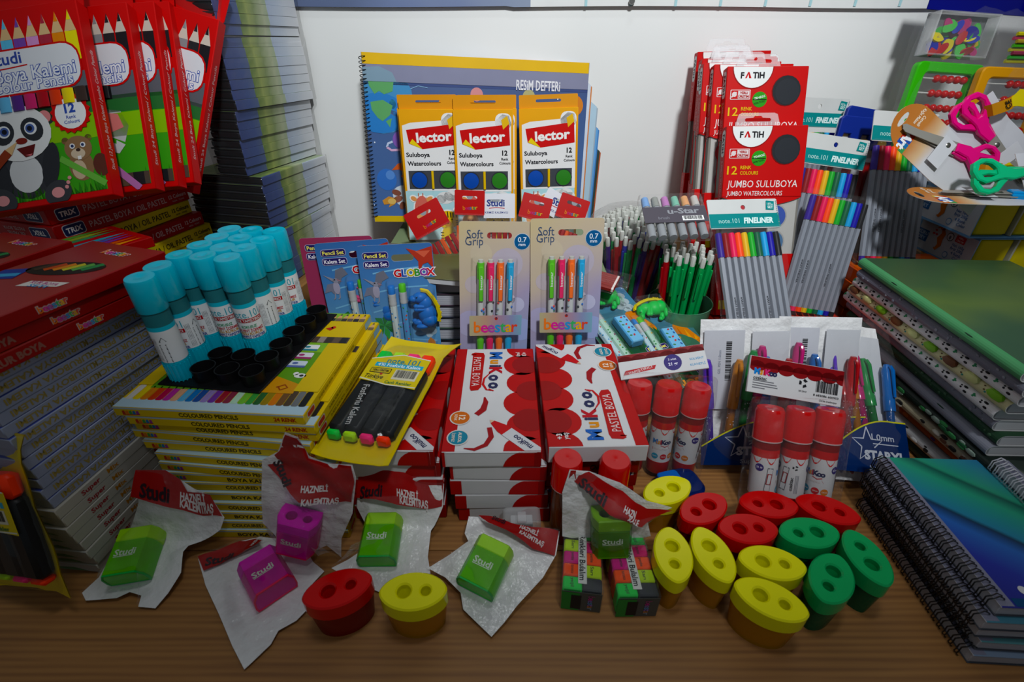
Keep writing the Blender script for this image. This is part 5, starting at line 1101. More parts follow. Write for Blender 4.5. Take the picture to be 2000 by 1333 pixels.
def scissor_card(M, label, col, sc=None, w=.056, L=.150, plain=False, strap=None, sang=35, tx=None, ty=0.):
    r = thing('scissors_on_card', label, 'scissors', M, 'scissors on cards')
    mb = MB(); out = [(L, -w * .46), (L, w * .46), (L * .72, w * .44), (L * .55, w * .5)] + [(w * .5 + w * .5 * cos(a), w * .5 * sin(a)) for a in [pi / 2 + pi * i / 14 for i in range(15)]] + [(L * .55, -w * .5), (L * .72, -w * .44)]
    mb.prism([out, [(.010 + .0032 * cos(a), .010 * sin(a)) for a in [2 * pi * i / 12 for i in range(12)]]], 0, .0006, '#bfc0c6' if plain else 'scissor card', '#c0b8ac')
    if not plain:
        mb.frame((0, 0, .0006), (0, -1, 0), (1, 0, 0))
        def LT(t, x, y, h_, k, **kw): mb.text(t, -y, x, h_, k, 2, **kw)
        mb.text('Cetvelli', -.012, .0285, .0036, '#e4d4c0', 2, w=.0135, rot=0, bold=.02); mb.text('Kağıt Makası', -.0145, .0235, .0036, '#e4d4c0', 2, w=.020, bold=.02)
        x, y = .004, .024
        for i, (cx, cy, k) in enumerate(((0, 0, '#b03a24'), (.0062, 0, '#2c4c9c'), (.0124, 0, '#2c6a9c'), (.0186, .0, '#3a8a4c'), (0, -.0075, '#c8a82c'), (.0062, -.0075, '#b0382c'), (.0124, -.0075, '#2c4c9c'), (.0186, -.0075, '#c86a24'))): mb.rect(x + cx, y + cy + .004, x + cx + .0056, y + cy + .0108, k, 1)
        mb.text('Art', x + .012, y + .004, .0105, '#e4e6ea', 3, w=.021, bold=.05)
    build('backing_card', mb, r)
    mb = MB(); mb.box(L * .40, -w * .30, .0052, L * .52, w * .30, .0056, '#c6c7cc', .0001); build('holding_strip', mb, r, label='white paper strip')
    scissors(r, Mx.Translation((tx or L * .60, ty, .0012)) @ Mx.Rotation(radians(sc or 0), 4, 'Z'), col)
    if strap:
        mb = MB(); mb.T = Mx.Translation(strap) @ Mx.Rotation(radians(sang), 4, 'Z')
        P = [(-.014, 0, .002), (-.012, 0, .010), (-.004, 0, .0135), (.006, 0, .012), (.012, 0, .005), (.024, 0, .003)]
        vs = []; [vs.extend([(x, -.0065, z), (x, .0065, z)]) for x, _, z in P]; mb.add(vs, [(2 * i, 2 * i + 1, 2 * i + 3, 2 * i + 2)[::-1] for i in range(5)], '#b07a1c'); mb.T = mb.T
        mb.frame((-.004, -.0065, .0137), (1, 0, 0), (0, 1, 0)); mb.D = None
        T = mb.T; mb.T = T @ Mx.Translation((.001, 0, .0142)); mb.frame((0, 0, 0), (0, 1, 0), (-1, 0, 0)); mb.text('CE', 0, 0, .0055, '#1c1810', 1, bold=.02); mb.T = T @ Mx.Translation((.022, 0, .004)); mb.prism([(.010 * cos(a) * (1 + .25 * (k % 2)), .008 * sin(a) * (1 + .25 * (k % 2))) for k, a in enumerate([2 * pi * i / 12 for i in range(12)])], 0, .0012, '#c8b81c'); mb.T = T
        build('strap', mb, r, label='yellow brown paper strap')
    return r
P = lambda x, y, d: at(x, y, y=d)
scissor_card(span(P(1752, 222, .600), P(1905, 372, .575), P(1800, 205, .606)), 'pink handled scissors on an orange-ended white card sloping down to the right', '#d8287c', 18, .056, .150, strap=(.128, .020, .004), tx=.070, ty=.010)
scissor_card(span(P(2008, 388, .585), P(1925, 262, .610), P(1938, 390, .588)), 'pink handled scissors pointing down with handles uppermost on a plain card', '#d8287c', 4, .060, .135, plain=True, strap=(.118, -.020, .004), sang=-110)
scissor_card(span(P(2125, 322, .560), P(2000, 338, .552), P(2125, 362, .545)), 'green handled scissors lying across the cards at the right edge', '#1fae78', 0, .050, .080, plain=True, tx=.071)
scissor_card(span(P(1776, 380, .560), P(1960, 386, .545), P(1790, 345, .628)), 'blue handled scissors on a card seen nearly edge on, above the modelling dough', '#2c8cc8', 0, .058, .150, strap=(.160, -.004, .003))
scissor_card(span(P(2150, 300, .600), P(2078, 190, .615), P(2090, 300, .600)), 'green handled scissors cut off by the right picture edge', '#28b088', 0, .06, .12, plain=True)
# ------------------------------------------------------------------ yellow coloured pencil boxes
YB = '#c9ad10'; RAIN = ['#c8c4bc', '#d0b818', '#c07824', '#b8401c', '#a82448', '#a83c8c', '#c89878', '#5a9cc0', '#2c6aa8', '#2a4a8c', '#8a7ab0', '#6a3a90', '#8a2430', '#7a3040', '#a8c8b0', '#6aa83c', '#3a8a3c', '#2c5a30', '#8a7428', '#c07028', '#6a4a2c', '#4a3c30', '#6a6c6e', '#1e1e20']
def yellow_box(M, label, full, txt='COLOURED PENCILS'):
    w, d, h = .161, .168, .0094; mb = MB()
    mb.box(0, 0, 0, w, d, h, YB, .0006)
    FRONT(mb, 0, 0, 0); mb.rect(.0, h * .82, w, h, '#a8b8c0', 1); mb.text(txt, w * .50, h * .45, .0040, '#2a2608', 1, w=.050 if txt[0] == 'C' else .042, bold=.03)
    mb.text('24 RENK', w * .90, h * .45, .0038, '#9a2c14', 1, w=.019, bold=.04)
    for i, c in enumerate(['#a8342c', '#c8702c', '#3a8a3c', '#2c6aa0', '#8a3a80']): mb.poly([(.007 + i * .0030, h * .25), (.0098 + i * .0030, h * .25), (.0096 + i * .0030, h * .68), (.0074 + i * .0030, h * .62)], c, 1)
    mb.stroke([(.007, h * .18), (.022, h * .25)], .0007, '#a8242c', 1)
    RIGHT(mb, w, 0, 0); mb.text('24 RENK KURU BOYA - COLOURED PENCILS - 24 COULEURS', d * .42, h * .5, .0028, '#6a5a10', 1, w=.085); mb.rrc(.005, .0018, .019, h - .0018, .002, '#b8b4a8', 1); mb.rrc(.006, .0026, .018, h - .0026, .0016, '#a83a2c', 2); mb.rect(d - .020, .001, d - .002, h - .001, '#8ab0c4', 1)
    TOPF(mb, 0, 0, h); mb.clip = (.0006, .0006, w - .0006, d - .0006)
    mb.rect(0, 0, w, .012, '#a9c0cc', 1)
    n = 24; pw = (w - .006) / n
    for i, c in enumerate(RAIN): x = .003 + i * pw; mb.rrc(x, .0105, x + pw * .93, .030, .0018, c, 2); mb.rect(x + pw * .1, .012, x + pw * .3, .029, c, 3)
    if full:
        mb.rect(.014, .0265, w - .022, d, '#5a8c28', 3); mb.rect(.014, .09, w - .022, d, '#7aa83a', 4); mb.poly([(.07, .0265), (.14, .0265), (.139, .04), (.11, .052), (.08, .035)], '#c0882c', 4)
        rn5 = random.Random(9)
        for cx, cy, s_, k in ((.036, .041, .006, '#d0d2cc'), (.052, .038, .005, '#c8cac6'), (.066, .043, .006, '#d8d8d4'), (.147 - .012, .052, .0055, '#dcdcd8')): mb.circ(cx, cy, s_, k, 5, s_ * .62); mb.circ(cx - s_ * .9, cy + s_ * .5, s_ * .45, k, 5); mb.circ(cx + s_ * .2, cy, s_ * .35, '#2a2a2c', 6, s_ * .3)
        for i in range(5): mb.circ(.02 + i * .005, .045 + (i % 2) * .006, .0042, '#6a5228', 5, .0026, rot=.4)
        for cx, cy in ((.050, .0345), (.066, .035), (.058, .0325)): mb.circ(cx, cy, .0026, '#c8b838', 6); mb.circ(cx, cy + .003, .0022, '#d4d6d8', 6)
        mb.stroke([(.105, .030), (.106, .038), (.109, .042)], .006, '#3a6a98', 6); mb.stroke([(.122, .034), (.128, .038), (.132, .034), (.127, .0305), (.124, .034)], .0014, '#8a3a1c', 6)
        for y, c1, c2 in ((.092, '#dfe2e2', '#3a7a8c'), (.078, '#d4d4d8', '#9a3a6a'), (.064, '#c8d2dc', '#5a6aa0')): mb.rrc(w - .05, y, w - .028, y + .0105, .002, c1, 6); mb.rect(w - .05, y, w - .028, y + .003, c2, 7); mb.circ(w - .039, y + .0065, .0028, c2, 7, .0018)
        mb.circ(w - .055, .075, .003, '#b84a2c', 6)
        mb.rect(w - .022, .030, w, d, YB, 5); mb.rect(0, .030, .014, d, YB, 5)
        mb.rect(w - .050, .107, w - .004, .118, '#4a4038', 6)
        for i in range(6): mb.rect(w - .049 + i * .0074, .107, w - .0425 + i * .0074, .118, ['#6a5a48', '#4a3c34', '#8a8078', '#3a3430', '#5a4c40', '#26262a'][i], 7)
        mb.rect(w - .056, .118, w, .150, YB, 6); mb.poly([(w - .036, .134), (w - .030, .130), (w - .0275, .134), (w - .030, .138), (w - .0325, .136)], '#a8302c', 8); mb.circ(w - .0285, .1365, .0024, '#b83a30', 8); mb.text('adel', w - .034, .127, .0022, '#8a4a1c', 8) if False else None
        for i in range(8): x = w - .052 + i * .0064; mb.rect(x, .150, x + .0058, .156, ['#3a3430', '#5a4c40', '#26262a', '#6a5a48'][i % 4], 7); mb.poly([(x, .156), (x + .0058, .156), (x + .0029, .166)], '#c09a6a', 7); mb.poly([(x + .0018, .162), (x + .004, .162), (x + .0029, .166)], '#26262a', 8)
    else:
        mb.rect(.014, .030, w - .022, d, '#9ab8c4', 1)
        for i in range(20): x = .016 + i * .0062; mb.poly([(x, .030), (x + .0058, .030), (x + .0029, .012 + .022)], RAIN[i % 24], 3)
        mb.rect(w - .030, .02, w - .004, .03, '#2a2826', 4)
        mb.poly([(w - .020, .074), (w - .012, .070), (w - .009, .075), (w - .014, .079)], '#a8302c', 4)
    return mono('coloured_pencil_box', mb, label, 'pencil box', M, 'yellow coloured pencil boxes')
YN = 14; YH = .0095
ypx = [(217, 795, -4.0), (244, 812, -4.5), (258, 822, -5.5), (256, 838, -7), (277, 860, -5), (301, 884, -6), (308, 903, -6.5)]
for i in range(YN):
    zt = (YN - i) * YH
    if i < len(ypx): px, py, yaw = ypx[i]; q = at(px, py, z=zt); x, y = q.x, q.y
    else: f = (i - 6) / 7; x = q.x * (1 - f) + (-.309) * f; y = q.y * (1 - f) + .2815 * f; yaw = -3 + 3 * f + random.uniform(-1, 1)
    yellow_box(pose(x, max(y, .2815), zt - YH, yaw), 'yellow coloured pencil box, %s of the stack under the tray' % ORD[i], i < 5, 'COLOURED PENCILS' if i not in (7, 9, 11, 13) else 'BOYA KALEMI')
YT = YN * YH

# ------------------------------------------------------------------ glue sticks in a black tray
cv, rv = V((.0224, -.0030, 0)), V((.00344, .02226, 0)); C0 = at(396, 716, z=YT + .014) - cv; C0.z = YT
r = thing('glue_stick_tray', 'black plastic tray with round cups holding the turquoise glue sticks', 'tray', Mx.Identity(4))
mb = MB(); e = [C0 - cv * .62 - rv * .62, C0 + cv * 3.55 - rv * .62, C0 + cv * 3.62 + rv * 5.6, C0 - cv * .62 + rv * 5.6]
mb.T = Mx.Translation((0, 0, YT)); mb.prism([(p.x, p.y) for p in e], .0003, .0022, '#0e0e10', bev=.0006); build('base_plate', mb, r)
stick_at = {(0, 0), (0, 1)} | {(c, q) for c in range(3) for q in range(2, 6)}
for c in range(4):
    for q in range(6):
        if (c, q) in stick_at: continue
        p = C0 + cv * c + rv * q; mb = MB(); mb.T = Mx.Translation(p)
        mb.lathe([(.0092, .002), (.0096, .0125), (.0102, .0135), (.0102, .0142), (.0094, .0142), (.0088, .004), (.002, .0036)], 20, '#101012', cap=False); build('cup', mb, r)
TQ = '#1cb2ca'
r0 = thing('glue_stick', 'x', 'glue stick', Mx.Identity(4), 'turquoise glue sticks')
R0 = .0101
mb = MB(); mb.lathe([(.0082, .0), (.0098, .001), (.0102, .0185)], 20, TQ + '/g')
for i in range(20): a = 2 * pi * i / 20; mb.tube([(.0099 * cos(a), .0099 * sin(a), .0005), (.0103 * cos(a), .0103 * sin(a), .0185)], .0007, 4, TQ + '/g')
build('twist_base', mb, r0)
mb = MB(); mb.lathe([(.0090, .0185), (R0, .0188, TQ), (R0, .0212, TQ), (R0, .052, '#e4e7e9'), (R0, .0560, TQ), (R0, .0562, '#2f6f76'), (R0, .0692, '#2f6f76')], 28, TQ); mb.wrapcyl(R0, 0)
mb.text('note.101', 0, .0462, .0070, '#2c9cb0', 1, w=.0265, bold=.0)
[mb.rect(-.0138 + i * .0023, .0378, -.0115 + i * .0023, .0418, '#a8202a', 1) for i in range(12)]; mb.text('STICK YAPIŞTIRICI', 0, .0398, .0025, '#e0dcdc', 2, w=.0245, bold=.03)
for t, y, c in (('KOKUSUZ', .0335, '#2a8a5c'), ('SOLVENT İÇERMEZ', .0297, '#b0242c'), ('HIZLI KURUR', .0265, '#b8842c'), ('KUVVETLİ YAPIŞTIRIR', .0230, '#1c3a8c')): mb.text(t, 0, y, .0026, c, 1, w=min(.0245, .0019 * len(t)), bold=.03)
for i in range(14): mb.rect(.0200, .0205 + i * .0014, .0250, .0205 + i * .0014 + (.0005, .0009, .0007)[i % 3], '#16161a', 1)
mb.stroke([(.021, .0425), (.0235, .0465), (.026, .0425), (.021, .0425)], .0006, '#2a2a30', 1)
for i in range(4): mb.text('Uyarı: kullanım bilgisi', .0145 + i * .0011, .034, .0006, '#6a6c74', 1, w=.022, rot=90)
mb.poly([(-.0205, .0500), (-.0165, .0515), (-.0165, .0495), (-.0205, .0480)], TQ, 1)
build('tube', mb, r0)
mb = MB(); mb.lathe([(.0111, .0690), (.0112, .0692), (.0110, .0945), (.0102, .0968), (.004, .0970), (.0015, .0962)], 28, TQ + '/g'); build('cap', mb, r0)
first = True
pos_w = ['front', 'second', 'third', 'fourth', 'fifth', 'rearmost']; col_w = ['left', 'middle', 'right']
lean_of = {(0, 0): (3, 2), (0, 1): (3, 0)}
for (c, q) in sorted(stick_at, key=lambda t: (t[1], t[0])):
    p = C0 + cv * c + rv * q + V((0, 0, .0024)); rot = {(0, 0): -115, (0, 1): -48, (0, 2): -50, (1, 2): 12, (2, 2): 18, (0, 3): 30, (1, 3): 60, (2, 3): -72, (1, 4): 10, (2, 4): -32, (2, 5): -22}.get((c, q), random.uniform(-60, 60))
    lx, ly = lean_of.get((c, q), (random.uniform(1.0, 3), random.uniform(-1, 2)))
    M = Mx.Translation(p) @ Mx.Rotation(radians(ly), 4, 'Y') @ Mx.Rotation(radians(lx), 4, 'X') @ Mx.Rotation(radians(rot), 4, 'Z')
    lb = 'turquoise glue stick in the %s row of the tray' % pos_w[q] + ((', %s of the three' % col_w[c]) if q > 1 else ', alone beside empty cups')
    if first: r0.matrix_world = M; r0['label'] = lb; first = False
    else: clone(r0, M, lb)

# ------------------------------------------------------------------ pastel boxes with the cloud print
MRED = '#a3121c'
def cloud(mb, xs, x_out, y0, y1, z, dk=True):
    """scalloped red edge: xs inner limit, x_out the straight outer side"""
    n = 5; st = (y1 - y0) / n; sg = 1 if x_out > xs else -1
    mb.rect(min(xs + sg * .010, x_out), y0, max(xs + sg * .010, x_out), y1, MRED, z)
    for i in range(n + 1): mb.circ(xs + sg * (.0135 + .003 * (i % 2)), y0 + i * st, st * .58, MRED, z + 1, n=22)
    for i, q in enumerate((.25, .52, .80)): mb.circ(xs + sg * (.019 + .004 * (i % 2)), y0 + q * (y1 - y0), st * .48, '#84101a', z + 2)
def muikoo_box(M, label, top=True):
    w, d, h = .0850, .1605, .0180; WH = '#c6c6c8'; r = thing('pastel_box', label, 'pastel box', M, 'white and red pastel boxes')
    mb = MB(); mb.box(0, 0, 0, w, d, h, {'': MRED, 'f': WH, 'b': WH, 't': WH, 'r': MRED, 'l': '#8c1018'}, .0007)
    FRONT(mb, 0, 0, 0); mb.clip = (.0004, .0004, w - .0004, h - .0004); mb.circ(w - .012, -.002, .021, MRED, 1, n=28); mb.rect(w - .006, 0, w, h, '#84101a', 2); mb.rect(0, 0, .003 if top else .0105, h, MRED, 1)
    mb.clip = None; RIGHT(mb, w, 0, 0); mb.clip = (.0004, .0004, d - .0004, h - .0004)
    for i in range(6): mb.circ(i * .03, .001, .013, '#c6c6c8' if i % 2 else '#84101a', 1)
    if top:
        TOPF(mb, 0, 0, h); mb.clip = (.0005, .0005, w - .0005, d - .0005)
        mb.rect(0, 0, .0115, d, MRED, 1); cloud(mb, .0575, w, 0, d, 1)
        # word mark, read from the right hand side
        for ch, y, c, hh in (('M', .1465, '#2c5ca8', .0128), ('u', .1340, '#c8842c', .0112), ('i', .1262, '#22264a', .0118), ('K', .1175, '#a8202c', .0126), ('o', .1050, '#22264a', .0128), ('o', .0920, '#22264a', .0128)): mb.text(ch, .0440, y, hh, c, 4, rot=-90, bold=.045)
        mb.stroke([(.0385, .114), (.0325, .104), (.0315, .094), (.0355, .085), (.0405, .0835)], [.0008, .002, .0026, .002, .0008], '#b01c28', 4); mb.stroke([(.0375, .0865), (.0425, .0830)], .0014, '#b01c28', 4)
        mb.poly([(.0170, .1505), (.0205, .1525), (.0300, .1515), (.0315, .146), (.0300, .090), (.0270, .0845), (.0200, .0835), (.0185, .088), (.0185, .145)], MRED, 3); mb.rect(.0165, .1475, .022, .1487, MRED, 3); mb.text('PASTEL BOYA', .0240, .117, .0080, '#d4c4c4', 4, w=.052, rot=-90, bold=.0)
        mb.stroke([(.0275, .0475), (.0335, .055), (.0355, .066), (.034, .0735)], [.0055, .0065, .0050, .0015], '#8c1420', 3)
        mb.stroke([(.019, .004), (.028, .0025), (.0375, .008), (.0420, .018), (.0400, .030)], [.001, .0035, .0045, .0050, .0045], '#8c1420', 3)
        a, b = V((.0400, .0400)), V((.0800, .000)); t = (b - a).normalized(); nn_ = V((-t.y, t.x))
        def pt(s_, q): v_ = a + t * s_ + nn_ * q; return (v_.x, v_.y)
        mb.poly([pt(0, 0), pt(.004, .0025), pt(.016, .006), pt(.06, .006), pt(.06, -.006), pt(.016, -.006), pt(.004, -.0025)], '#b01c28', 4); mb.poly([pt(.022, .0062), pt(.06, .0062), pt(.06, -.0062), pt(.022, -.0062)], '#c2c2c6', 5); mb.poly([pt(0, 0), pt(.004, .0025), pt(.004, -.0025)], '#c8a890', 5)
        mb.text('muiKoo', *pt(.040, 0), .0056, '#28284a', 6, w=.021, rot=-45 + 180, bold=.03) if False else mb.text('muiKoo', *pt(.041, 0), .0056, '#28284a', 6, w=.021, rot=135, bold=.03)
        mb.circ(.0650, .004, .012, MRED, 3)
        for x, y, c, t1, t2 in ((.0130, .0430, '#b8621c', '12', 'RENK'), (.0130, .0170, '#2a7890', 'ALKOL', 'İÇERMEZ')):
            mb.circ(x, y, .0098, '#c8c4c0', 5); mb.circ(x, y, .0086, c, 6)
            mb.text(t1, x + .0018, y, .0056 if t1 == '12' else .0028, '#dccfc0', 7, rot=-90, bold=.03); mb.text(t2, x - .0040, y, .0026, '#dccfc0', 7, rot=-90, w=.0085 if t1 == '12' else .011)
        mb.text('+3', w - .0105, d - .0120, .0048, '#d8cccc', 6, rot=-90, bold=.03); mb.text('yaş', w - .0160, d - .0125, .0042, '#d8cccc', 6, rot=-90, bold=.02)
    build('carton', mb, r)
    if top: mb = MB(); mb.box(.004, -.0004, h * .1, w - .004, .0002, h * .97, '#c6c6c8', .0001); FRONT(mb, .004, -.0004, h * .1); mb.clip = (0, 0, w - .008, h * .87); mb.circ(w - .016, -.004, .021, MRED, 1, n=28); mb.rect(w - .010, 0, w, h, '#84101a', 2); mb.rect(0, h * .84, w, h * .855, '#8a8a8c', 2); build('end_flap', mb, r)
    return r
for i in range(5):
    muikoo_box(pose(-.0600 + [0, .0055, .0045, .008, .010][i], .2962 + [0, .003, .002, .001, .003][i], .0742 - i * .0183, [.5, -1, 0, 1, -.5][i]), 'white and red pastel box, %s of the middle stack' % ORD[i], i < 2)
for i in range(5):
    muikoo_box(pose(-.1510 + [0, .003, .005, .002, .004][i], .2990 + [0, .002, .001, .003, .002][i], .0742 - i * .0183, [-1, 1, 0, -1, 1][i]), 'white and red pastel box, %s of the left stack' % ORD[i], i < 2)
muikoo_box(pose(.1110, .4580, .0805, 181.5, 0, 0), 'white and red pastel box turned the other way on the right stack', True)
def oilp_box(M, label):
    w, d, h = .083, .150, .0200; mb = MB(); mb.box(0, 0, 0, w, d, h, '#7e0f16', .0008); FRONT(mb, 0, 0, 0)
    mb.rect(.004, h - .0055, w - .004, h - .0012, '#c0bcc4', 1)
    mb.clip = (.004, h - .0055, w - .004, h - .0012)
    for i in range(12): mb.poly([(.004 + i * .0068, h - .006), (.0085 + i * .0068, h - .006), (.0105 + i * .0068, h), (.006 + i * .0068, h)], ['#2a2458', '#34307a', '#a8a02c'][i % 3 if i % 4 == 3 else i % 2], 2)
    mb.clip = None; mb.text('Oil Pastel', w * .64, h * .36, .0058, '#1c1014', 1, w=.027, bold=.03, shear=.3)
    return mono('oil_pastel_tray', mb, label, 'pastel box', M, 'dark red oil pastel boxes under the right stack')
for i in range(4): oilp_box(pose(.0290 + [0, .001, -.001, .001][i], .3030 + [0, .002, .001, .002][i], .0602 - i * .0201, [0, .6, -.5, .4][i]), 'dark red oil pastel box, %s of four under the right pastel box' % ORD[i])

# ------------------------------------------------------------------ highlighter packs in yellow bags
HC = ['#18c048', '#a8d810', '#f0447c', '#f04a28']
def highlighter_pack(M, label, L, W):
    r = thing('highlighter_pack', label, 'highlighter pack', M, 'highlighter packs in yellow bags')
    for i, c in enumerate(HC):
        x = W * .04 + (i + .5) * W * .92 / 4; b = W * .110; mb = MB()
        mb.box(x - b, .018, .003, x + b, L * .70, .003 + .0125, '#1a1c1e', .003); mk = build('highlighter', mb, r)
        mb = MB(); mb.box(x - b * .96, L * .70, .0035, x + b * .96, L * .86, .003 + .012, c, .003); build('cap', mb, mk); mb = MB(); mb.box(x - b * .8, .012, .004, x + b * .8, .018, .014, c, .002); build('end_plug', mb, mk)
    mb = MB(); mb.T = Mx.Translation((0, L, 0)) @ Mx.Rotation(-pi / 2, 4, 'X') @ Mx.Scale(-1, 4, (0, 0, 1)) if False else Mx.Identity(4)
    vs = []; fs = []; nx, ny = 8, 12
    for j in range(ny + 1):
        for i in range(nx + 1): u, v = i / nx, j / ny; vs.append((W * (u * 1.05 - .025) + (W * .16 * max(0, v - .88) / .12 if u > .6 else 0), L * (v * 1.12 - .03), .0012 + .0018 * noise.noise(V((u * 5, v * 7, W * 50))) + .004 * abs(2 * u - 1) ** 4))
    for j in range(ny):
        for i in range(nx): a = j * (nx + 1) + i; fs.append((a, a + 1, a + nx + 2, a + nx + 1))
    mb.add(vs, fs, '#cfb80c/g'); mb.T = Mx.Translation((0, 0, -.0006)); mb.add(vs, [f[::-1] for f in fs], '#cfb80c/g'); build('bag_back', mb, r, label='yellow bag back')
    mb = MB(); zz = .0165; T_ = .50 * L
    P = [(W * .06, T_ + .004), (W * .94, T_ - .002), (W * .95, T_ + L * .27), (W * .5, T_ + L * .30), (W * .05, T_ + L * .235)]
    mb.prism(P, zz, zz + .0004, '#c8b414'); TOPF(mb, 0, T_, zz + .0004); mb.stroke([(W * .05, L * .235), (W * .5, L * .30), (W * .95, L * .27)], .0012, '#d8d8d0', 1); mb.stroke([(W * .06, .006), (W * .5, .0), (W * .94, .0)], .0012, '#d0d0c4', 1)
    mb.text('note.101', W * .56, L * .232, .0072, '#2c7a88', 2, w=W * .50, bold=.015); mb.rect(W * .16, L * .165, W * .90, L * .205, '#3a9cb8', 1); mb.text("4'lü Fosforlu Kalem", W * .53, L * .185, .0042, '#dce8ec', 2, w=W * .66, bold=.02)
    mb.barcode(W * .52, L * .055, W * .36, L * .095, 1, False, '#c8c4b0'); mb.rrc(W * .14, L * .10, W * .46, L * .15, .001, '#2a2a18', 1); mb.rrc(W * .15, L * .106, W * .45, L * .144, .001, '#b8a414', 2); mb.text('YERLi ÜRETiM', W * .30, L * .125, .0026, '#1c1c10', 3, w=W * .25, bold=.03); mb.text('Türkiye', W * .26, L * .065, .0052, '#1c1c14', 2, w=W * .28, shear=.3); mb.circ(W * .34, L * .092, .0014, '#b03a1c', 3); mb.text('Canlı Renkler', W * .66, L * .025, .0036, '#2a6a3c', 2, w=W * .40, bold=.02)
    mb.frame((0, 0, zz + .0004), (0, 1, 0), (-1, 0, 0)); build('label', mb, r)
    mb = MB(); TOPF(mb, 0, 0, .0158); mb.text('Fosforlu Kalem', W * .28, L * .32, .0062, '#a8a8a8', 1, w=L * .34, rot=-82); build('print', mb, r, label='pale lettering on the black pens')
    vs = []
    for j in range(ny + 1):
        for i in range(nx + 1):
            u, v = i / nx, j / ny; k = min(1, 5 * min(u, 1 - u)) * min(1, 8 * v) * min(1, max(0, (1 - v) * 7)); vs.append((W * (u * 1.04 - .02), L * (v * 1.05 - .025), .0026 + .0148 * k + .0016 * noise.noise(V((u * 8, v * 9, 3.3)))))
    mb = MB(); mb.add(vs, fs, 'film'); build('bag_front', mb, r, label='clear bag front')
    return r
highlighter_pack(span(at(618, 884, z=.094), at(752, 905, z=.0955), at(722, 668, z=.108)) @ Mx.Translation((0, 0, -.001)), 'yellow highlighter pack lying on the pastel and pencil boxes', .146, .066)
highlighter_pack(pose(at(140, 1192, z=.001).x - .075, at(140, 1192, z=.001).y + .024, .006, -16, -16, -11) @ Mx.Rotation(pi / 2, 4, 'X'), 'yellow highlighter pack cut off at the lower left picture edge', .122, .088)

# ------------------------------------------------------------------ large red glue sticks
def big_stick(M, label, grp=None, parent=None, full=True, rot=0):
    if parent is None: r = thing('glue_stick', label, 'glue stick', M, grp)
    else: r = link(bpy.data.objects.new('glue_stick', None), parent); r.empty_display_size = .01; r.matrix_local = M
    R = .0118; RC = '#b40c16/g'
    mb = MB(); mb.lathe([(.0110, 0), (.0114, .001), (.0114, .013), (R, .0135)], 24, '#98101a/g'); build('twist_base', mb, r)
    mb = MB()
    if full:
        mb.lathe([(R, .0135), (R, .0145, RC), (R, .0525, '#c6c6c8'), (R, .0600, RC), (R, .0675, '#781014')], 28, RC); mb.wrapcyl(R, 0)
        for i in range(7): a = -pi * R + i * 2 * pi * R / 6; mb.poly([(a - .0045, .0530)] + [(a - .0045 + .009 * k / 8, .0530 - .0065 * sin(pi * k / 8)) for k in range(9)], RC, 1); 
        mb.D = R; o = rot
        for i, (ch, c) in enumerate(zip('MuiKoo', ['#2c6aa8', '#c8842c', '#b02a30', '#22264a', '#22264a', '#22264a'])): mb.text(ch, o + (-.0068 + i * .0028), .0385, .0048, c, 2, bold=.05)
        mb.stroke([(o - .001, .0345), (o + .003, .0330), (o + .007, .0345)], .0008, '#b01c28', 2); mb.poly([(o - .009, .0310), (o + .007, .0325), (o + .009, .0295), (o - .0085, .0280)], '#b01c28', 1); mb.text('STICK YAPIŞTIRICI', o - .0005, .0303, .0016, '#dcd0d0', 2, w=.013)
        for x, c in ((-.0055, '#2a88a8'), (.003, '#b0242c'), (.0105, '#c0702a')): mb.circ(o + x, .0215, .0032, c, 2); mb.text('ÇIKAR', o + x, .0215, .0011, '#e0d8d0', 3)
        for s_ in (-1, 1):
            x = o + s_ * .0215; mb.circ(x - .004, .0430, .0036, '#2c2068', 2); mb.text('21 gr', x - .004, .0430, .0017, '#d8d4e4', 3, bold=.03)
            mb.stroke([(x + .0035, .0205), (x + .0055, .0435)], .0052, '#6a6a70', 2); mb.stroke([(x + .0036, .0215), (x + .0054, .0425)], .0042, '#c6c6c8', 3); mb.stroke([(x + .0042, .0275), (x + .0052, .038)], .0042, '#8a2026', 4); mb.stroke([(x + .0042, .0282), (x + .0052, .0372)], .0026, '#c6c6c8', 5)
        x = o + pi * R * .92
        for s_ in range(3): a = 2 * pi * s_ / 3 + .5; mb.poly([(x + .0026 * cos(a), .044 + .0026 * sin(a)), (x + .0026 * cos(a + .9), .044 + .0026 * sin(a + .9)), (x + .0014 * cos(a + 1.3), .044 + .0014 * sin(a + 1.3)), (x + .0012 * cos(a - .1), .044 + .0012 * sin(a - .1))], '#202024', 2)
        mb.text('ozaktac', x - .002, .028, .0026, '#28282c', 2, w=.013, rot=90, bold=.02); [mb.rect(x + .001 + i * .0011, .0195, x + .0015 + i * .0011, .037, '#8a8a90', 2) for i in range(3)]
    else: mb.lathe([(R, .0135), (R, .0675, '#8a4a22/t')], 28, '#8a4a22/t')
    build('tube', mb, r)
    mb = MB(); mb.lathe([(.0128, .0675), (.0129, .0678, '#c8a8a8'), (.0129, .0686, '#c8a8a8'), (.0127, .0690, RC), (.0124, .0950, RC), (.0110, .0975, RC), (.003, .0978, RC), (.0012, .0972, RC)], 28, RC); build('cap', mb, r)
    return r
big_stick(pose(.0455, .2845, 0, 0), 'red capped glue stick at the front of the right stack, left of two', 'red capped glue sticks', full=False)
big_stick(pose(.0845, .2830, 0, 0, 0), 'red capped glue stick at the front of the right stack, right of two', 'red capped glue sticks', full=False)
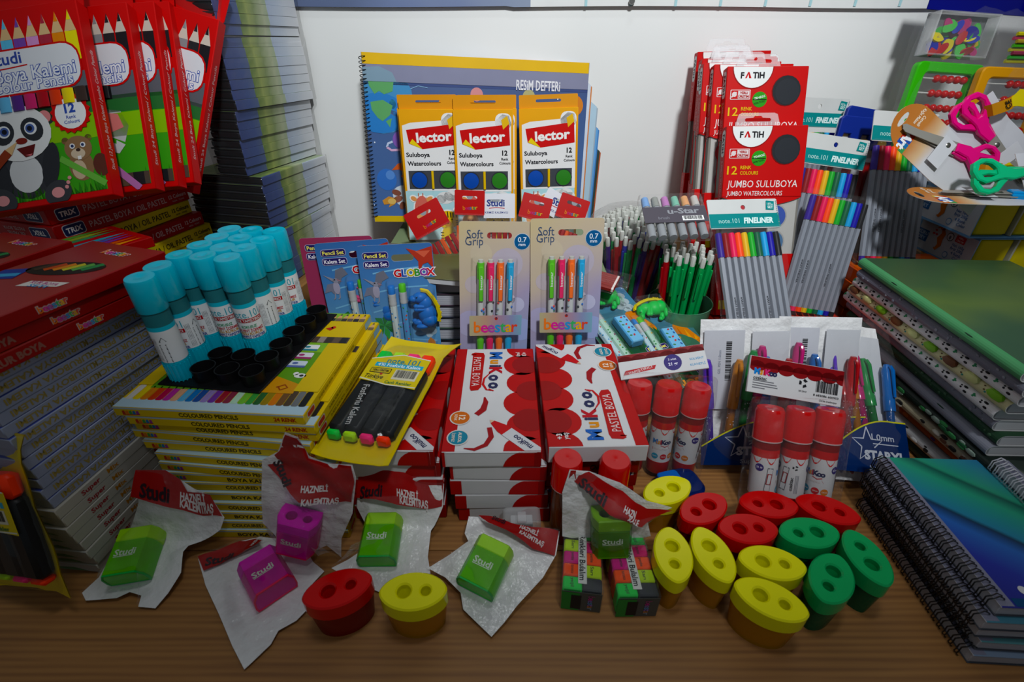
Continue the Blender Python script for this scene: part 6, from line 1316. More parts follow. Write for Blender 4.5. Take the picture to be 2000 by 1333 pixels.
def stick_pack(M, label, rots, txt2):
    r = thing('glue_stick_pack', label, 'glue stick pack', M, 'three packs of red glue sticks')
    for i in range(3): big_stick(Mx.Translation((-.026 + i * .0262, -.0130, .004)) @ Mx.Rotation(radians((i - 1) * 1.0), 4, 'Y'), '', parent=r, rot=rots[i])
    mb = MB(); w, h = .088, .112; o = []
    N = 40
    for l in range(8):
        z = -.002 + h * l / 7; k = .35 + .65 * min(1, 4 * l / 7 + .4) * (1 if l < 7 else .10)
        for j in range(N): a = 2 * pi * j / N; cx = abs(cos(a)) ** .35 * (1 if cos(a) > 0 else -1); sy = abs(sin(a)) ** .35 * (1 if sin(a) > 0 else -1); o.append((w / 2 * cx * (1 + .02 * noise.noise(V((a * 2, z * 40, rots[0] * 99)))), -.0130 + .0150 * k * sy + .001 * noise.noise(V((a * 4, z * 60, 2))), z))
    mb.add(o, [(l * N + j, l * N + (j + 1) % N, (l + 1) * N + (j + 1) % N, (l + 1) * N + j) for l in range(7) for j in range(N)], 'film2'); build('bag', mb, r, label='crinkled clear bag')
    mb = MB(); hw, hh = (.090, .034) if not txt2 else (.084, .026); mb.box(-hw / 2, -.0012, 0, hw / 2, .0012, hh, '#c4c4c6', .0003); FRONT(mb, -hw / 2, -.0012, 0); mb.clip = (.0003, .0003, hw - .0003, hh - .0003)
    mb.rect(0, hh * .72, hw, hh, '#78101a', 1)
    for i in range(7): mb.circ(.007 + i * .0138, hh * .735, .0078, '#78101a', 1, .0052)
    if not txt2:
        for i, (ch, c) in enumerate(zip('MuiKoo', ['#2c7ac0', '#c8842c', '#b02a30', '#c03a70', '#28284a', '#28284a'])): mb.text(ch, .0075 + i * .0034, hh * .60, .0052, c, 2, bold=.06)
        mb.text('ozaktac', .0045, hh * .42, .0034, '#28282c', 2, 'l', w=.013, bold=.02)
        for i in range(4): mb.rect(.0045, hh * (.33 - .065 * i), .0045 + [.020, .023, .024, .012][i], hh * (.355 - .065 * i), '#6a6a70', 2)
        x, y = hw * .58, hh * .48
        for s_ in range(3): a = 2 * pi * s_ / 3 + .5; mb.poly([(x + .0045 * cos(a), y + .0045 * sin(a)), (x + .0045 * cos(a + .9), y + .0045 * sin(a + .9)), (x + .0024 * cos(a + 1.3), y + .0024 * sin(a + 1.3)), (x + .0020 * cos(a - .1), y + .0020 * sin(a - .1))], '#1c1c20', 2)
        mb.text('1812643', x, hh * .26, .0016, '#28282c', 2); mb.barcode(hw * .70, hh * .22, hw * .27, hh * .42, 2, False, None); mb.text('8 683086 600953', hw * .83, hh * .22, .0019, '#1c1c20', 3, w=hw * .27); mb.text('OZA.48886', hw * .87, hh * .70, .0016, '#1c1c20', 3); mb.text('Çin\'de üretilmiştir', hw * .86, hh * .09, .0016, '#28282c', 2)
    else:
        mb.rect(0, 0, hw, hh * .72, '#c4c4c6', 2); mb.circ(hw * .62, hh * .42, .0085, '#2c2068', 3); mb.text('3 adet', hw * .62, hh * .55, .0022, '#d8d4e4', 4); mb.text('21 gr', hw * .62, hh * .36, .0030, '#d8d4e4', 4, bold=.03); mb.poly([(.003, hh * .16), (.034, hh * .26), (.036, hh * .42), (.006, hh * .34)], '#a8182a', 3); mb.text('YAPIŞTIRICI', .020, hh * .29, .0026, '#d8c8c8', 4, w=.024, rot=10); mb.text('SOLVENT', hw * .89, hh * .45, .0022, '#3a8ab8', 3); mb.text('KUVVETLİ', hw * .89, hh * .22, .0022, '#3a8ab8', 3)
    mb.clip = None; T = Mx.Translation((-.004, -.006, h - .004)) @ Mx.Rotation(radians(8 if not txt2 else -13), 4, 'Y') @ Mx.Rotation(radians(-14 if not txt2 else -46), 4, 'X')
    mb.v = [T @ v for v in mb.v]; build('header_card', mb, r); return r
stick_pack(pose(.1520, .3720, .001, -6, -10, 0), 'three pack of red glue sticks leaning beside the right pastel box', [.012, -.001, -.014], True)
stick_pack(pose(.2610, .3180, .001, 0, -22, 2), 'three pack of red glue sticks with barcode header, in front of the pen bags', [.016, .036, -.012], False)

# ------------------------------------------------------------------ pen bags with the navy label
SPC = ['#5a3ca8', '#a01c24', '#b0702a', '#b0306c', '#1f7a3c', '#2a62a8']
def star_bag(M, label, w, h, order, seed, lab=True):
    r = thing('pen_bag', label, 'pen bag', M, 'clear bags of gel pens with navy labels')
    mb = MB(); mb.T = Mx.Translation((0, 0, 0)); sheet(mb, w, h, 'milk', 8, 12, .003, seed, 0, .004); build('bag_back', mb, r, label='white bag back')
    mb = MB(); mb.box(-w / 2 + .003, .0005, h * .40, -w * .02, .0012, h * .93, '#c0c2ca', .0001); mb.box(w * .06, -.0003, h * .36, w / 2 - .003, .0004, h * .92, '#c4c6cc', .0001); FRONT(mb, -w / 2 + .003, .0005, h * .4); mb.barcode(w * .24, h * .18, .008, h * .3, 1, True, None); mb.text('GEL PEN 1.0mm', w * .18, h * .32, .0026, '#7a8090', 1, rot=90); build('paper_insert', mb, r, label='white paper insert')
    for i, k in enumerate(order):
        c = SPC[k]; x = -w / 2 + .012 + i * (w - .024) / (len(order) - 1); tl = random.Random(seed * 7 + i).uniform(-6, 6); zt = h * .76 + random.Random(seed + i).uniform(-.012, .012)
        T = Mx.Translation((x, -.008, .006)) @ Mx.Rotation(radians(tl), 4, 'Y')
        mb = MB(); mb.T = T; L = zt; mb.tube([(0, 0, 0), (0, 0, .008), (0, 0, L - .05)], .0042, 10, c + '/t', rad=[.001, .0040, .0040]); mb.tube([(0, 0, .004), (0, 0, L - .05)], .0018, 6, c); rn2 = random.Random(i)
        for q in range(24): a = rn2.uniform(pi, 2 * pi); mb.ball((.0041 * cos(a), .0041 * sin(a), rn2.uniform(.01, L - .055)), .0005, '#d8d4dc', 4)
        pn = build('gel_pen', mb, r)
        mb = MB(); mb.T = T; mb.tube([(0, 0, L - .052), (0, 0, L - .036), (0, 0, L - .0355), (0, 0, L - .008), (0, -.0008, L - .001)], .005, 12, c + '/g', rad=[.0054, .0054, .0050, .0048, .0028]); mb.tube([(0, -.0048, L - .004), (0, -.0075, L - .009), (0, -.0072, L - .038)], .0016, 8, c + '/g', rad=[.0022, .0020, .0013]); build('cap', mb, pn, label='coloured cap with clip')
    if lab:
        mb = MB(); hh = h * .36; curve = [(-w / 2 + w * t, hh * (.45 + .55 * sin(pi * min(1, t * 1.25) * .5 + .1))) for t in [i / 12 for i in range(13)]]
        P = [(-w / 2, .008), (w / 2, .008)] + curve[::-1]; mb.prism(P, 0, .0003, '#122a5c/g'); mb.v = [V((v.x, -.0150 - v.z, v.y)) for v in mb.v]; FRONT(mb, 0, -.0153, 0)
        mb.stroke(curve, .0014, '#c8c414', 1)
        sx, sy, s_ = -w * .05, hh * .58, .018; st = [(sx + (s_ if i % 2 == 0 else s_ * .42) * sin(2 * pi * i / 10), sy + (s_ if i % 2 == 0 else s_ * .42) * cos(2 * pi * i / 10)) for i in range(11)]
        mb.stroke(st[:4] + [], .0013, '#c8ccd8', 1); mb.stroke(st[7:], .0013, '#c8ccd8', 1); mb.stroke(st[5:8], .0013, '#c8ccd8', 1)
        mb.text('STARXI', w * .14, hh * .42, .0085, '#c8ccd8', 2, w=w * .50, bold=.05); mb.text('1.0mm', w * .16, hh * .72, .0062, '#c8ccd8', 2, w=w * .30); mb.rect(w * .02, hh * .60, w * .36, hh * .615, '#c8ccd8', 2); mb.text('Super Gel', w * .12, hh * .22, .0042, '#a8b0c4', 2, w=w * .36); build('label', mb, r, label='navy label with yellow edge')
    mb = MB(); sheet(mb, w + .004, h, 'film2', 10, 14, .004, seed + 2, .010, -.0105); build('bag_front', mb, r, label='crinkled clear bag front')
    return r
star_bag(pose(.2420, .3680, .001, -4, -21, -3), 'pen bag behind the glue stick pack, leftmost of the pen bags', .090, .158, [0, 2, 4, 3, 5, 1], 3)
star_bag(pose(.3180, .3700, .001, 2, -25, 2), 'pen bag in the middle, half covered by the left pen bag', .088, .158, [3, 5, 1], 6)
star_bag(pose(.3560, .3420, .006, 14, -46, 15), 'pen bag in front of the patterned notebooks, rightmost of the pen bags', .086, .170, [0, 1, 2, 3, 4, 5], 9)

# ------------------------------------------------------------------ right hand notebooks with patterned spines
gradmat('leaf cover', (.35, -1, 0), [(0, '#2a4632'), (.3, '#3a5a36'), (.5, '#587034'), (.7, '#35573c'), (1, '#284a44')], -.26, .06, .5, 12, .3)
NBK = [('green', '#4a8a5c', None), ('grey', '#6a6c78', 'flower'), ('white', '#dcdcdc', 'panda'), ('cream', '#c8c49a', 'avocado'), ('white', '#d8d8da', 'panda'), ('grey', '#7c7e8a', 'flower'), ('dark green', '#2a4a34', 'flower'), ('grey', '#8a8c98', None), ('black', '#1a2420', 'leaf'), ('cream', '#b0a890', 'bear'), ('orange', '#a8561c', 'patch'), ('white', '#b8b8ba', 'line'), ('dark green', '#20342a', None)]
def pattern_notebook(M, label, col, pat, top):
    r = thing('notebook', label, 'notebook', M, 'patterned notebooks stacked at the right'); w, L, t = .175, .238, .0122; R = t / 2
    mb = MB(); prof = [(w, t)] + [(R - R * sin(a), R + R * cos(a)) for a in [pi * i / 10 for i in range(11)]] + [(w, 0)]
    n_ = len(prof); inner = [(w, t - .0006)] + [(R - (R - .0006) * sin(a), R + (R - .0006) * cos(a)) for a in [pi * i / 10 for i in range(11)]] + [(w, .0006)]
    sag = lambda x, y: 0
    ck = 'leaf cover' if top else col
    for (p0, p1, i0, i1) in zip(prof, prof[1:], inner, inner[1:]):
        k = ck if (p0[0] > .03 or p1[0] > .03) and top and p0[1] > R else col
        mb.add([(p0[0], 0, p0[1]), (p1[0], 0, p1[1]), (p1[0], L, p1[1]), (p0[0], L, p0[1])], [(0, 1, 2, 3)], k); mb.add([(i0[0], 0, i0[1]), (i1[0], 0, i1[1]), (i1[0], L, i1[1]), (i0[0], L, i0[1])], [(3, 2, 1, 0)], '#c0c0c2')
        for y in (0, L): mb.add([(p0[0], y, p0[1]), (p1[0], y, p1[1]), (i1[0], y, i1[1]), (i0[0], y, i0[1])], [(0, 1, 2, 3) if y else (3, 2, 1, 0)], '#c8c8c8')
    rn3 = random.Random(len(label) * 3)
    def on(a, y): return (R - R * 1.0 * sin(a), y, R + R * cos(a))
    def dot(a, y, rad, k, e=1.0):
        T = mb.T; mb.T = T @ Mx.Translation(on(a, y)) @ Mx.Rotation(-(pi / 2 - a) if False else 0, 4, 'Y'); mb.ball((0, 0, 0), rad * 1.05, k, 6, (.35 + .4 * abs(cos(a)), e, .35 + .4 * sin(a))); mb.T = T
    if pat == 'panda':
        for i in range(10):
            y = .012 + i * .0235
            dot(.85, y, .0016, '#141416', 1.6); dot(1.25, y + .004, .0012, '#141416'); dot(1.5, y - .002, .0015, '#141416', 1.5); dot(.95, y + .0045, .0010, '#141416')
            for q in (-1, 0, 1): dot(1.05 + .18 * q, y + .0125 + .001 * abs(q), .0011, '#3a8a5c', 1.8 if q == 0 else 1.2)
    elif pat == 'avocado':
        for i in range(9): y = .014 + i * .0265; dot(1.0, y, .0062, ['#7ab03c', '#c8cc90', '#6a4630'][i % 3], 1.5); dot(1.3, y + .011, .0011, '#6a5a3c'); dot(.8, y + .013, .001, '#6a5a3c'); dot(1.5, y + .009, .0012, '#3a8a7c')
    elif pat == 'flower':
        for i in range(26): dot(rn3.uniform(.5, 1.9), rn3.uniform(.005, L - .005), rn3.uniform(.001, .0024), rn3.choice(['#7c7e8a', '#767884', '#8a8c96']) if col != '#2a4a34' else '#4a6a50')
    elif pat == 'leaf':
        for i in range(20): dot(rn3.uniform(.5, 1.9), rn3.uniform(.005, L - .005), rn3.uniform(.002, .0036), rn3.choice(['#3a7a48', '#8a9a90', '#2a5a3a']), 1.8)
    elif pat in ('bear', 'patch', 'line'):
        for i in range(18): dot(rn3.uniform(.5, 1.9), rn3.uniform(.005, L - .005), rn3.uniform(.0012, .0034), rn3.choice({'bear': ['#2a2a2a', '#d8d4c8', '#6a4a3c'], 'patch': ['#c8702c', '#a83050', '#5a3a7a', '#c8b8a0'], 'line': ['#1c1c1e', '#2c2c2e', '#d8d8d8']}[pat]), 1.6)
    else:
        for y in (.06, .17): dot(1.0, y, .0009, '#2c4a38', 6)
    build('cover', mb, r)
    mb = MB(); mb.box(R * .7, .0012, .0009, w - .001, L - .0012, t - .0009, '#bcbcc0/m', .0004); build('page_block', mb, r)
    return r
fpx = [(1686, 504), (1683, 525), (1675, 541), (1665, 555), (1656, 568), (1650, 576), (1662, 606), (1650, 622)]
for i, (cn, col, pat) in enumerate(NBK):
    zt = (13 - i) * .0124
    if i < 8: q = at(*fpx[i], z=zt); x, y = q.x, min(q.y, .566)
    else: x, y = .432 + [.004, .000, .006, -.002, .008][i - 8], .545 - .006 * (i - 8)
    yaw = [-3, -2, -1, -1, -1.5, -2, -1, -1, 0, 2, 3, 4, 1][i]
    M = pose(x - .004, y, zt - .0122, yaw) @ Mx.Translation((0, -.238, 0))
    pw = {None: 'plain', 'flower': 'flower print', 'panda': 'panda print', 'avocado': 'avocado print', 'leaf': 'leaf print', 'bear': 'bear print', 'patch': 'patchwork print', 'line': 'line print'}[pat]
    pattern_notebook(M, '%s notebook with %s spine, %s of the right stack' % (cn, pw, ORD[i]), col, pat, i == 0)

# ------------------------------------------------------------------ small spiral notebooks at the front right
gradmat('wave cover', (.7, .72, 0), [(0, '#14167a'), (.22, '#1a2894'), (.38, '#1f5cac'), (.455, '#10304c'), (.48, '#1c7a98'), (.66, '#1f9474'), (.735, '#0f5448'), (.76, '#239070'), (1, '#2a72a4')], 0, .17, .12, 8, .32)
def ring_notebook(M, label, cover, wire, w=.100, L=.140, t=.0105, dots=False):
    r = thing('spiral_notebook', label, 'notebook', M, 'small spiral notebooks at the lower right')
    mb = MB(); mb.box(.0035, 0, .0008, w, L, t - .0008, '#b4b4bc/m', .0003); FRONT(mb, .0035, 0, 0); [mb.rect(.001, .002 + i * .0017, w - .005, .0024 + i * .0017, '#9a9aa4', 1) for i in range(4)]; build('page_block', mb, r)
    mb = MB(); mb.box(.0030, -.001, t - .0008, w + .001, L + .001, t, {'': cover, 'l': '#c0c0c8'}, .0002); mb.box(.0030, -.001, 0, w + .001, L + .001, .0008, '#4a4c54', .0002); TOPF(mb, 0, 0, t); mb.rect(.0032, 0, .0125, L, '#7a7a8c', 1); mb.clip = None
    if dots: [mb.circ(.028 + i * .008, .012, .0034, '#c8c8cc', 2) for i in range(3)]; mb.rect(.014, 0, w, .006, '#16406a', 1)
    build('cover', mb, r)
    mb = MB(); n = 22
    for i in range(n):
        y = .004 + i * (L - .008) / (n - 1); P = [(.0035 + .0062 * cos(a) + .0008, y + .0009 * (k % 2), t * .55 + .0082 * sin(a)) for k, a in enumerate([2 * pi * q / 12 for q in range(13)])]; mb.tube(P, .0005, 5, wire); mb.tube([(p[0], p[1] + .0022, p[2]) for p in P], .0005, 5, wire)
    build('wire_rings', mb, r, label='wire rings'); return r
for i in range(5):
    z = .0445 - i * .0111
    ring_notebook(pose(.331 - .003 + [.006, -.002, .001, .004, .001][i], .1830 + [.004, .0, .001, -.002, -.006][i], z, [-2.5, -3, -2.5, -3.5, -3][i]), 'small black-ringed notebook%s, %s of the lower right stack' % (' with blue green wave cover' if i == 0 else '', ORD[i]), 'wave cover' if i == 0 else ['#4a7a8c', '#8a6a8c', '#5a8a90', '#7a8aa0'][i - 1], '#141416/g', dots=i == 0)
gradmat('dark floral', (1, .4, 0), [(0, '#1c2824'), (.45, '#24322c'), (.55, '#6a7068'), (.62, '#2a3830'), (1, '#18221e')], 0, .1, .9, 40)
ring_notebook(pose(.4235, .185, .0560, -4), 'small notebook with white rings and dark floral cover at the right edge', 'dark floral', '#c4c4cc/g', L=.128)

# ------------------------------------------------------------------ oval double pencil sharpeners
OC = {'red': ('#c2141e', '#98101a/t'), 'yellow': ('#dedb10', '#d09a18/t'), 'green': ('#0f9a58', '#0c7048/t')}
def lens(a, b, n=36, p=1.18): return [(a * cos(t), b * (abs(sin(t)) ** p) * (1 if sin(t) > 0 else -1)) for t in [2 * pi * i / n for i in range(n)]]
sp_proto = {}
def make_sharpener(cn):
    cap, cup = OC[cn]; r = thing('pencil_sharpener', 'x', 'pencil sharpener', Mx.Identity(4), '%s oval sharpeners' % cn); a, b = .0250, .0150
    mb = MB(); h1 = .0430; holes = [ell(.0052, .0052, 18, -.0068, .0), ell(.0038, .0038, 16, .0092, .0)]
    mb.prism([lens(a, b)] + holes, .0270, h1, cap + '/g', bev=.0012)
    for (cx, q) in ((-.0068, .0052), (.0092, .0038)): mb.T = Mx.Translation((cx, 0, 0)); mb.lathe([(.0004, .0285), (q * .55, .0290), (q, .0375)], 16, '#c8c8c4/m' if False else cap, cap=False); mb.lathe([(q * .45, .0291), (.0003, .0291)], 14, '#3a3a30', cap=False)
    mb.T = Mx.Identity(4); build('sharpener_head', mb, r)
    mb = MB(); o1, o0 = ccw(lens(a - .0012, b - .0010)), ccw(lens(a - .0042, b - .0028)); n_ = len(o1)
    i1, i0 = inset(o1, .0011), inset(o0, .0011)
    rows = [[(p[0], p[1], 0) for p in o0], [(p[0], p[1], .0270) for p in o1], [(p[0], p[1], .0269) for p in i1], [(p[0], p[1], .0015) for p in i0]]
    mb.add([p for q in rows for p in q], [(k * n_ + j, k * n_ + (j + 1) % n_, (k + 1) * n_ + (j + 1) % n_, (k + 1) * n_ + j) for k in range(3) for j in range(n_)] + [tuple(range(n_))[::-1], tuple(3 * n_ + j for j in range(n_))], cup); build('shavings_cup', mb, r, label='clear tinted shavings cup')
    mb = MB(); mb.box(-.0105, -.0050, .0120, .0125, .0050, .0269, cap, .0012); mb.box(-.009, -.0058, .0135, .011, -.0050, .0235, '#8a8a86/c', .0003); build('blade_block', mb, r, label='blade holder inside the cup'); return r
SH = [('red', (592, 1171), (725, 1131), 'red oval sharpener at the front centre of the table', 0), ('yellow', (742, 1158), (872, 1154), 'yellow oval sharpener at the front centre, beside the red one', 0),
      ('yellow', (1264, 979), (1351, 943), 'yellow oval sharpener behind the red ones, next to the blue case', 0), ('red', (1324, 1018), (1417, 968), 'red oval sharpener nearest to the bag with folded header', 0),
      ('red', (1441, 984), (1559, 990), 'red oval sharpener in the back row under the glue stick pack', 0), ('red', (1557, 981), (1677, 1016), 'red oval sharpener at the right end of the back row', 1),
      ('red', (1411, 1040), (1525, 1036), 'red oval sharpener in the middle, in front of the back row', 0), ('green', (1532, 1047), (1642, 1040), 'green oval sharpener lying crosswise, upper left of the three green ones', 1),
      ('green', (1652, 1038), (1712, 1132), 'green oval sharpener farthest to the right', 1), ('green', (1626, 1080), (1592, 1176), 'green oval sharpener at the front of the three green ones', 0),
      ('yellow', (1310, 1022), (1330, 1152), 'yellow oval sharpener standing lengthwise beside the neon erasers', 1), ('yellow', (1357, 1024), (1424, 1150), 'yellow oval sharpener lengthwise, right of the one by the erasers', 1),
      ('yellow', (1452, 1088), (1578, 1105), 'yellow oval sharpener lying crosswise behind the foremost one', 0), ('yellow', (1432, 1140), (1580, 1200), 'large looking yellow oval sharpener, foremost at the right', 0)]
SC = [(-.129, .2074), (-.0728, .2053), (.1402, .2999), (.1662, .2799), (.2244, .2841), (.2733, .2789), (.196, .2592), (.2449, .2553), (.2788, .2333), (.2411, .2158), (.1273, .236), (.1588, .2361), (.202, .2283), (.1878, .1994)]
for (cn, p0, p1, lb, flip), (sx, sy) in zip(SH, SC):
    a, b = at(*p0, z=.0415), at(*p1, z=.0415); c = V((sx, sy, 0)); yaw = degrees(atan2(b.y - a.y, b.x - a.x))
    M = Mx.Translation((c.x, c.y, 0)) @ Mx.Rotation(radians(yaw + (180 if cn == 'green' and 'front' not in lb or 'next to the blue' in lb or 'nearest to the bag' in lb or 'back row under' in lb else 0)), 4, 'Z')
    if cn not in sp_proto: sp_proto[cn] = make_sharpener(cn); sp_proto[cn].matrix_world = M; sp_proto[cn]['label'] = lb
    else: clone(sp_proto[cn], M, lb)

# ------------------------------------------------------------------ neon eraser packs
def eraser_pack(A, B, C, label):
    M = span(A, B, C); w = (V(B) - V(A)).length; L = .058; h = .0265
    r = thing('eraser_pack', label, 'eraser', M, 'neon eraser packs')
    cl = [['#2a2c30', '#a8c824', '#c0247c', '#e85a20', '#1fc04c'], ['#1fb84c', '#c8286c', '#e85a20', '#a8c824', '#33363a']]
    for c in range(2):
        for q in range(5):
            mb = MB(); x0, x1 = .0012 + c * (w - .002) / 2, .0008 + (c + 1) * (w - .002) / 2; y1 = L - .001 - q * (L - .002) / 5; y0 = y1 - (L - .002) / 5 + .0004
            mb.box(x0, y0, -h + .0012, x1, y1, -.0008, cl[c][q] + '/m', .0012); TOPF(mb, x0, y0, -.0008); mb.text(['Siyah', 'Sarı', 'pembe', 'turuncu', 'yeşil'][q if c == 0 else 4 - q], (x1 - x0) * (.5), (y1 - y0) * .5, .0026, '#28302a', 1, rot=-90, w=.0075); build('eraser', mb, r)
    mb = MB(); mb.box(0, 0, -h, w, L, -.0003, 'clear', .0006); build('clear_box', mb, r)
    mb = MB(); mb.box(.001, -.0006, -h + .0006, w - .001, -.0002, -.0015, '#4a4c48', .0001); FRONT(mb, .001, -.0006, -h + .0006); mb.rect(0, 0, w * .42, h - .003, '#2a7a34', 1); mb.rect(w * .22, .002, w * .46, h - .006, '#16181a', 2)
    logo_bee(mb, w * .70, h * .46, .0050, 2, -90, h * .80, ['#8a4a6a', '#a83a7a', '#7a6aa0', '#5a8ab0', '#8a6aa8', '#a8704a', '#7a8a9a']); mb.frame((w * .5, L * .5, -.0003), (1, 0, 0), (0, 1, 0)); mb.box(w * .5 - .0034, .006, -.0004, w * .5 + .0034, L - .010, -.0001, '#caccc8', .0001); TOPF(mb, w * .5, L * .5, -.0001); mb.text('Renkleri Bulalım', 0, 0, .0046, '#26262a', 1, w=L * .70, rot=-90, bold=.02); build('printed_band', mb, r); return r
eraser_pack(at(1096, 1150, z=.0268), at(1180, 1160, z=.0268), at(1120, 1040, z=.0268), 'neon coloured eraser pack, the left one of the pair on the table')
eraser_pack(at(1206, 1167, z=.0268), at(1293, 1166, z=.0268), at(1196, 1045, z=.0268), 'neon coloured eraser pack, the right one, next to the yellow sharpeners')

# ------------------------------------------------------------------ frosted sharpener box and blue case
r = thing('sharpener_case', 'small frosted clear sharpener case in front of the middle pastel stack', 'pencil sharpener', pose(.0085, .2865, .0040, 2, 5))
mb = MB(); mb.prism(rr(.0340, .0250, .005, 4, 0, .0125), -.008, .008, 'haze', bev=.0015); mb.box(-.004, .0235, -.001, .004, .0275, .0085, 'haze', .0006); mb.v = [V((v.x, -v.z, v.y)) for v in mb.v]; build('case', mb, r, label='frosted lid and case')
mb = MB(); mb.prism([rr(.020, .013, .001, 2, 0, .011), ell(.0046, .0046, 16, -.0045, .011), ell(.0034, .0034, 14, .0055, .011)], -.004, .0055, '#a8aaac', bev=.0005); mb.v = [V((v.x, -v.z, v.y)) for v in mb.v]; build('sharpener_block', mb, r, label='grey two-hole block')
r = thing('blue_case', 'translucent blue rounded case lying behind the yellow sharpener', 'plastic case', Mx.Translation(at(1345, 962, z=.012) * 1) @ Mx.Rotation(radians(15), 4, 'Z') @ Mx.Translation((-.004, .010, -.012)))
mb = MB(); mb.prism(rr(.044, .036, .012, 6), .0, .018, '#12327c/t', bev=.003); build('shell', mb, r); mb = MB(); mb.prism(rr(.022, .030, .004, 4, -.008, 0), .002, .0195, '#2460b0', bev=.001); build('inner_block', mb, r)

# ------------------------------------------------------------------ bagged sharpeners
def onp(M, px, py, s_=0., yf=9.):
    I = M.inverted(); o = I @ V((0, 0, CAM_H)); d = (I.to_3x3() @ (at(px, py, y=1.0) - V((0, 0, CAM_H))))
    q = o + d * (-o.z / d.z)
    if q.y > yf: t = (s_ * (o.y - yf) - o.z) / (d.z - s_ * d.y); q = o + d * t
    return (q.x, q.y)
def bag_sheet(mb, out, k, f, z0, sub=.0045, both=False):
    """sheet filling the outline, gridded so that it can bulge: height f(x, y)"""
    out = ccw(out); xs = [p[0] for p in out]; ys = [p[1] for p in out]; cx, cy = sum(xs) / len(xs), sum(ys) / len(ys)
    dense = []
    for i in range(len(out)):
        a, b = V(out[i]), V(out[(i + 1) % len(out)]); q = max(1, int((b - a).length / sub))
        for j in range(q): dense.append(a.lerp(b, j / q))
    N = len(dense); c = V((cx, cy)); Rg = 12; vs = []; fs = []
    for l in range(Rg):
        t = 1 - l / Rg
        for p in dense: q = c + (p - c) * t; vs.append((q.x, q.y, z0 + f(q.x, q.y, 1 - t)))
    vs.append((cx, cy, z0 + f(cx, cy, 1)))
    for l in range(Rg - 1):
        for j in range(N): fs.append((l * N + j, l * N + (j + 1) % N, (l + 1) * N + (j + 1) % N, (l + 1) * N + j))
    fs += [((Rg - 1) * N + j, (Rg - 1) * N + (j + 1) % N, Rg * N) for j in range(N)]
    mb.add(vs, fs, k)
def studi_bag(M, label, out, red, body, bcol, tcol, txts, seed, stand=None, lift=.0195, bend=(0., 9.)):
    r = thing('bagged_sharpener', label, 'bagged sharpener', M, 'sharpeners in white bags with red headers')
    onp_ = lambda *p: onp(M, p[0], p[1], *bend)
    O = [onp_(*p) for p in out]; sb_ = onp(M, *body[0]); st_ = onp(M, *body[1]); ax = (V(st_) - V(sb_)); ang = atan2(ax.y, ax.x) - pi / 2
    cx, cy = (sb_[0] + st_[0]) / 2, (sb_[1] + st_[1]) / 2
    bd = lambda y: bend[0] * (sqrt(max(0, y - bend[1]) ** 2 + .000036) - .006 if y > bend[1] else 0)
    def hump(x, y, t):
        d = sqrt(((x - cx) / .030) ** 2 + ((y - cy) / .034) ** 2); return bd(y) + lift * max(0, min(1, 1.75 - d)) ** 1.4 * min(1, t * 2.2) + (.0026 * noise.noise(V((x * 75, y * 75, seed))) + .0042 * noise.noise(V((x * 30, y * 30, seed + 5)))) * min(1, .3 + t * 3) 
    mb = MB(); bag_sheet(mb, O, 'milk', lambda x, y, t: bd(y) + .0015 * noise.noise(V((x * 40, y * 40, seed))), .0016); build('bag_back', mb, r, label='white bag back')
    mb = MB(); RP = ccw([onp_(*p) for p in red]); bag_sheet(mb, RP, '#96101a', lambda x, y, t: hump(x, y, .5) + .0006, .0026)
    for t, px, py, hh, c, ww, ro in txts:
        x, y = onp_(px, py); x2, y2 = onp_(px + 12 * cos(radians(ro)), py - 12 * sin(radians(ro))); n0 = len(mb.v); mb.frame((x, y, 0), (1, 0, 0), (0, 1, 0)); mb.text(t, 0, 0, hh, c, 1, w=ww, rot=degrees(atan2(y2 - y, x2 - x)), bold=.035)
        for v in mb.v[n0:]: v.z = hump(v.x, v.y, .5) + .0026 + .0012
    build('header', mb, r, label='red printed header')
    # the sharpener itself
    T = Mx.Translation((cx, cy, .0028)) @ Mx.Rotation(ang, 4, 'Z') if stand is None else stand
    W, L, Tk = .0330, .0390, .0195
    mb = MB(); mb.T = T; o = ccw([(-W / 2, -L / 2 + .001), (W / 2, -L / 2 + .001), (W / 2, L * .24), (-W / 2, L * .24)])
    prof = [(-W / 2 + .001, 0), (W / 2 - .001, 0), (W / 2, Tk * .25), (W / 2 - .0006, Tk * .66), (W / 2 - .0042, Tk), (-W / 2 + .0042, Tk), (-W / 2 + .0006, Tk * .66), (-W / 2, Tk * .25)]
    mb.T = T @ Mx.Rotation(pi / 2, 4, 'X') if False else T @ Mx.Translation((0, L * .22, 0)) @ Mx.Rotation(pi / 2, 4, 'X')
    mb.prism(prof, 0, L * .72, bcol + '/t', bev=.0008); sp_ = build('sharpener_body', mb, r, label='clear tinted sharpener body')
    mb = MB(); mb.T = T @ Mx.Translation((0, L * .5, 0)) @ Mx.Rotation(pi / 2, 4, 'X'); mb.prism([prof, ell(.0044, .0044, 14, -.006, Tk * .5), ell(.0034, .0034, 14, .007, Tk * .5)], 0, L * .29, tcol, bev=.0009); build('sharpener_top', mb, r, label='opaque sharpener top')
    mb = MB(); mb.T = T
    for x in (-.0065, .0065): mb.box(x - .0030, -L * .14, Tk * .62, x + .0030, L * .22, Tk * .78, '#5c5a44', .0006); mb.ball((x, L * .04, Tk * .80), .0014, '#a89a5c/c', 8)
    build('blade', mb, sp_, label='steel blades')
    mb = MB(); mb.T = T; mb.frame((0, 0, Tk + .0001), (1, 0, 0), (0, 1, 0)); mb.text('Studi', -.001, -L * .04, .0052, '#c4d0c0', 1, w=.0165, bold=.02); mb.stroke([(-.009, -L * .13), (.006, -L * .125)], .0006, '#c4d0c0', 1); build('print', mb, sp_)
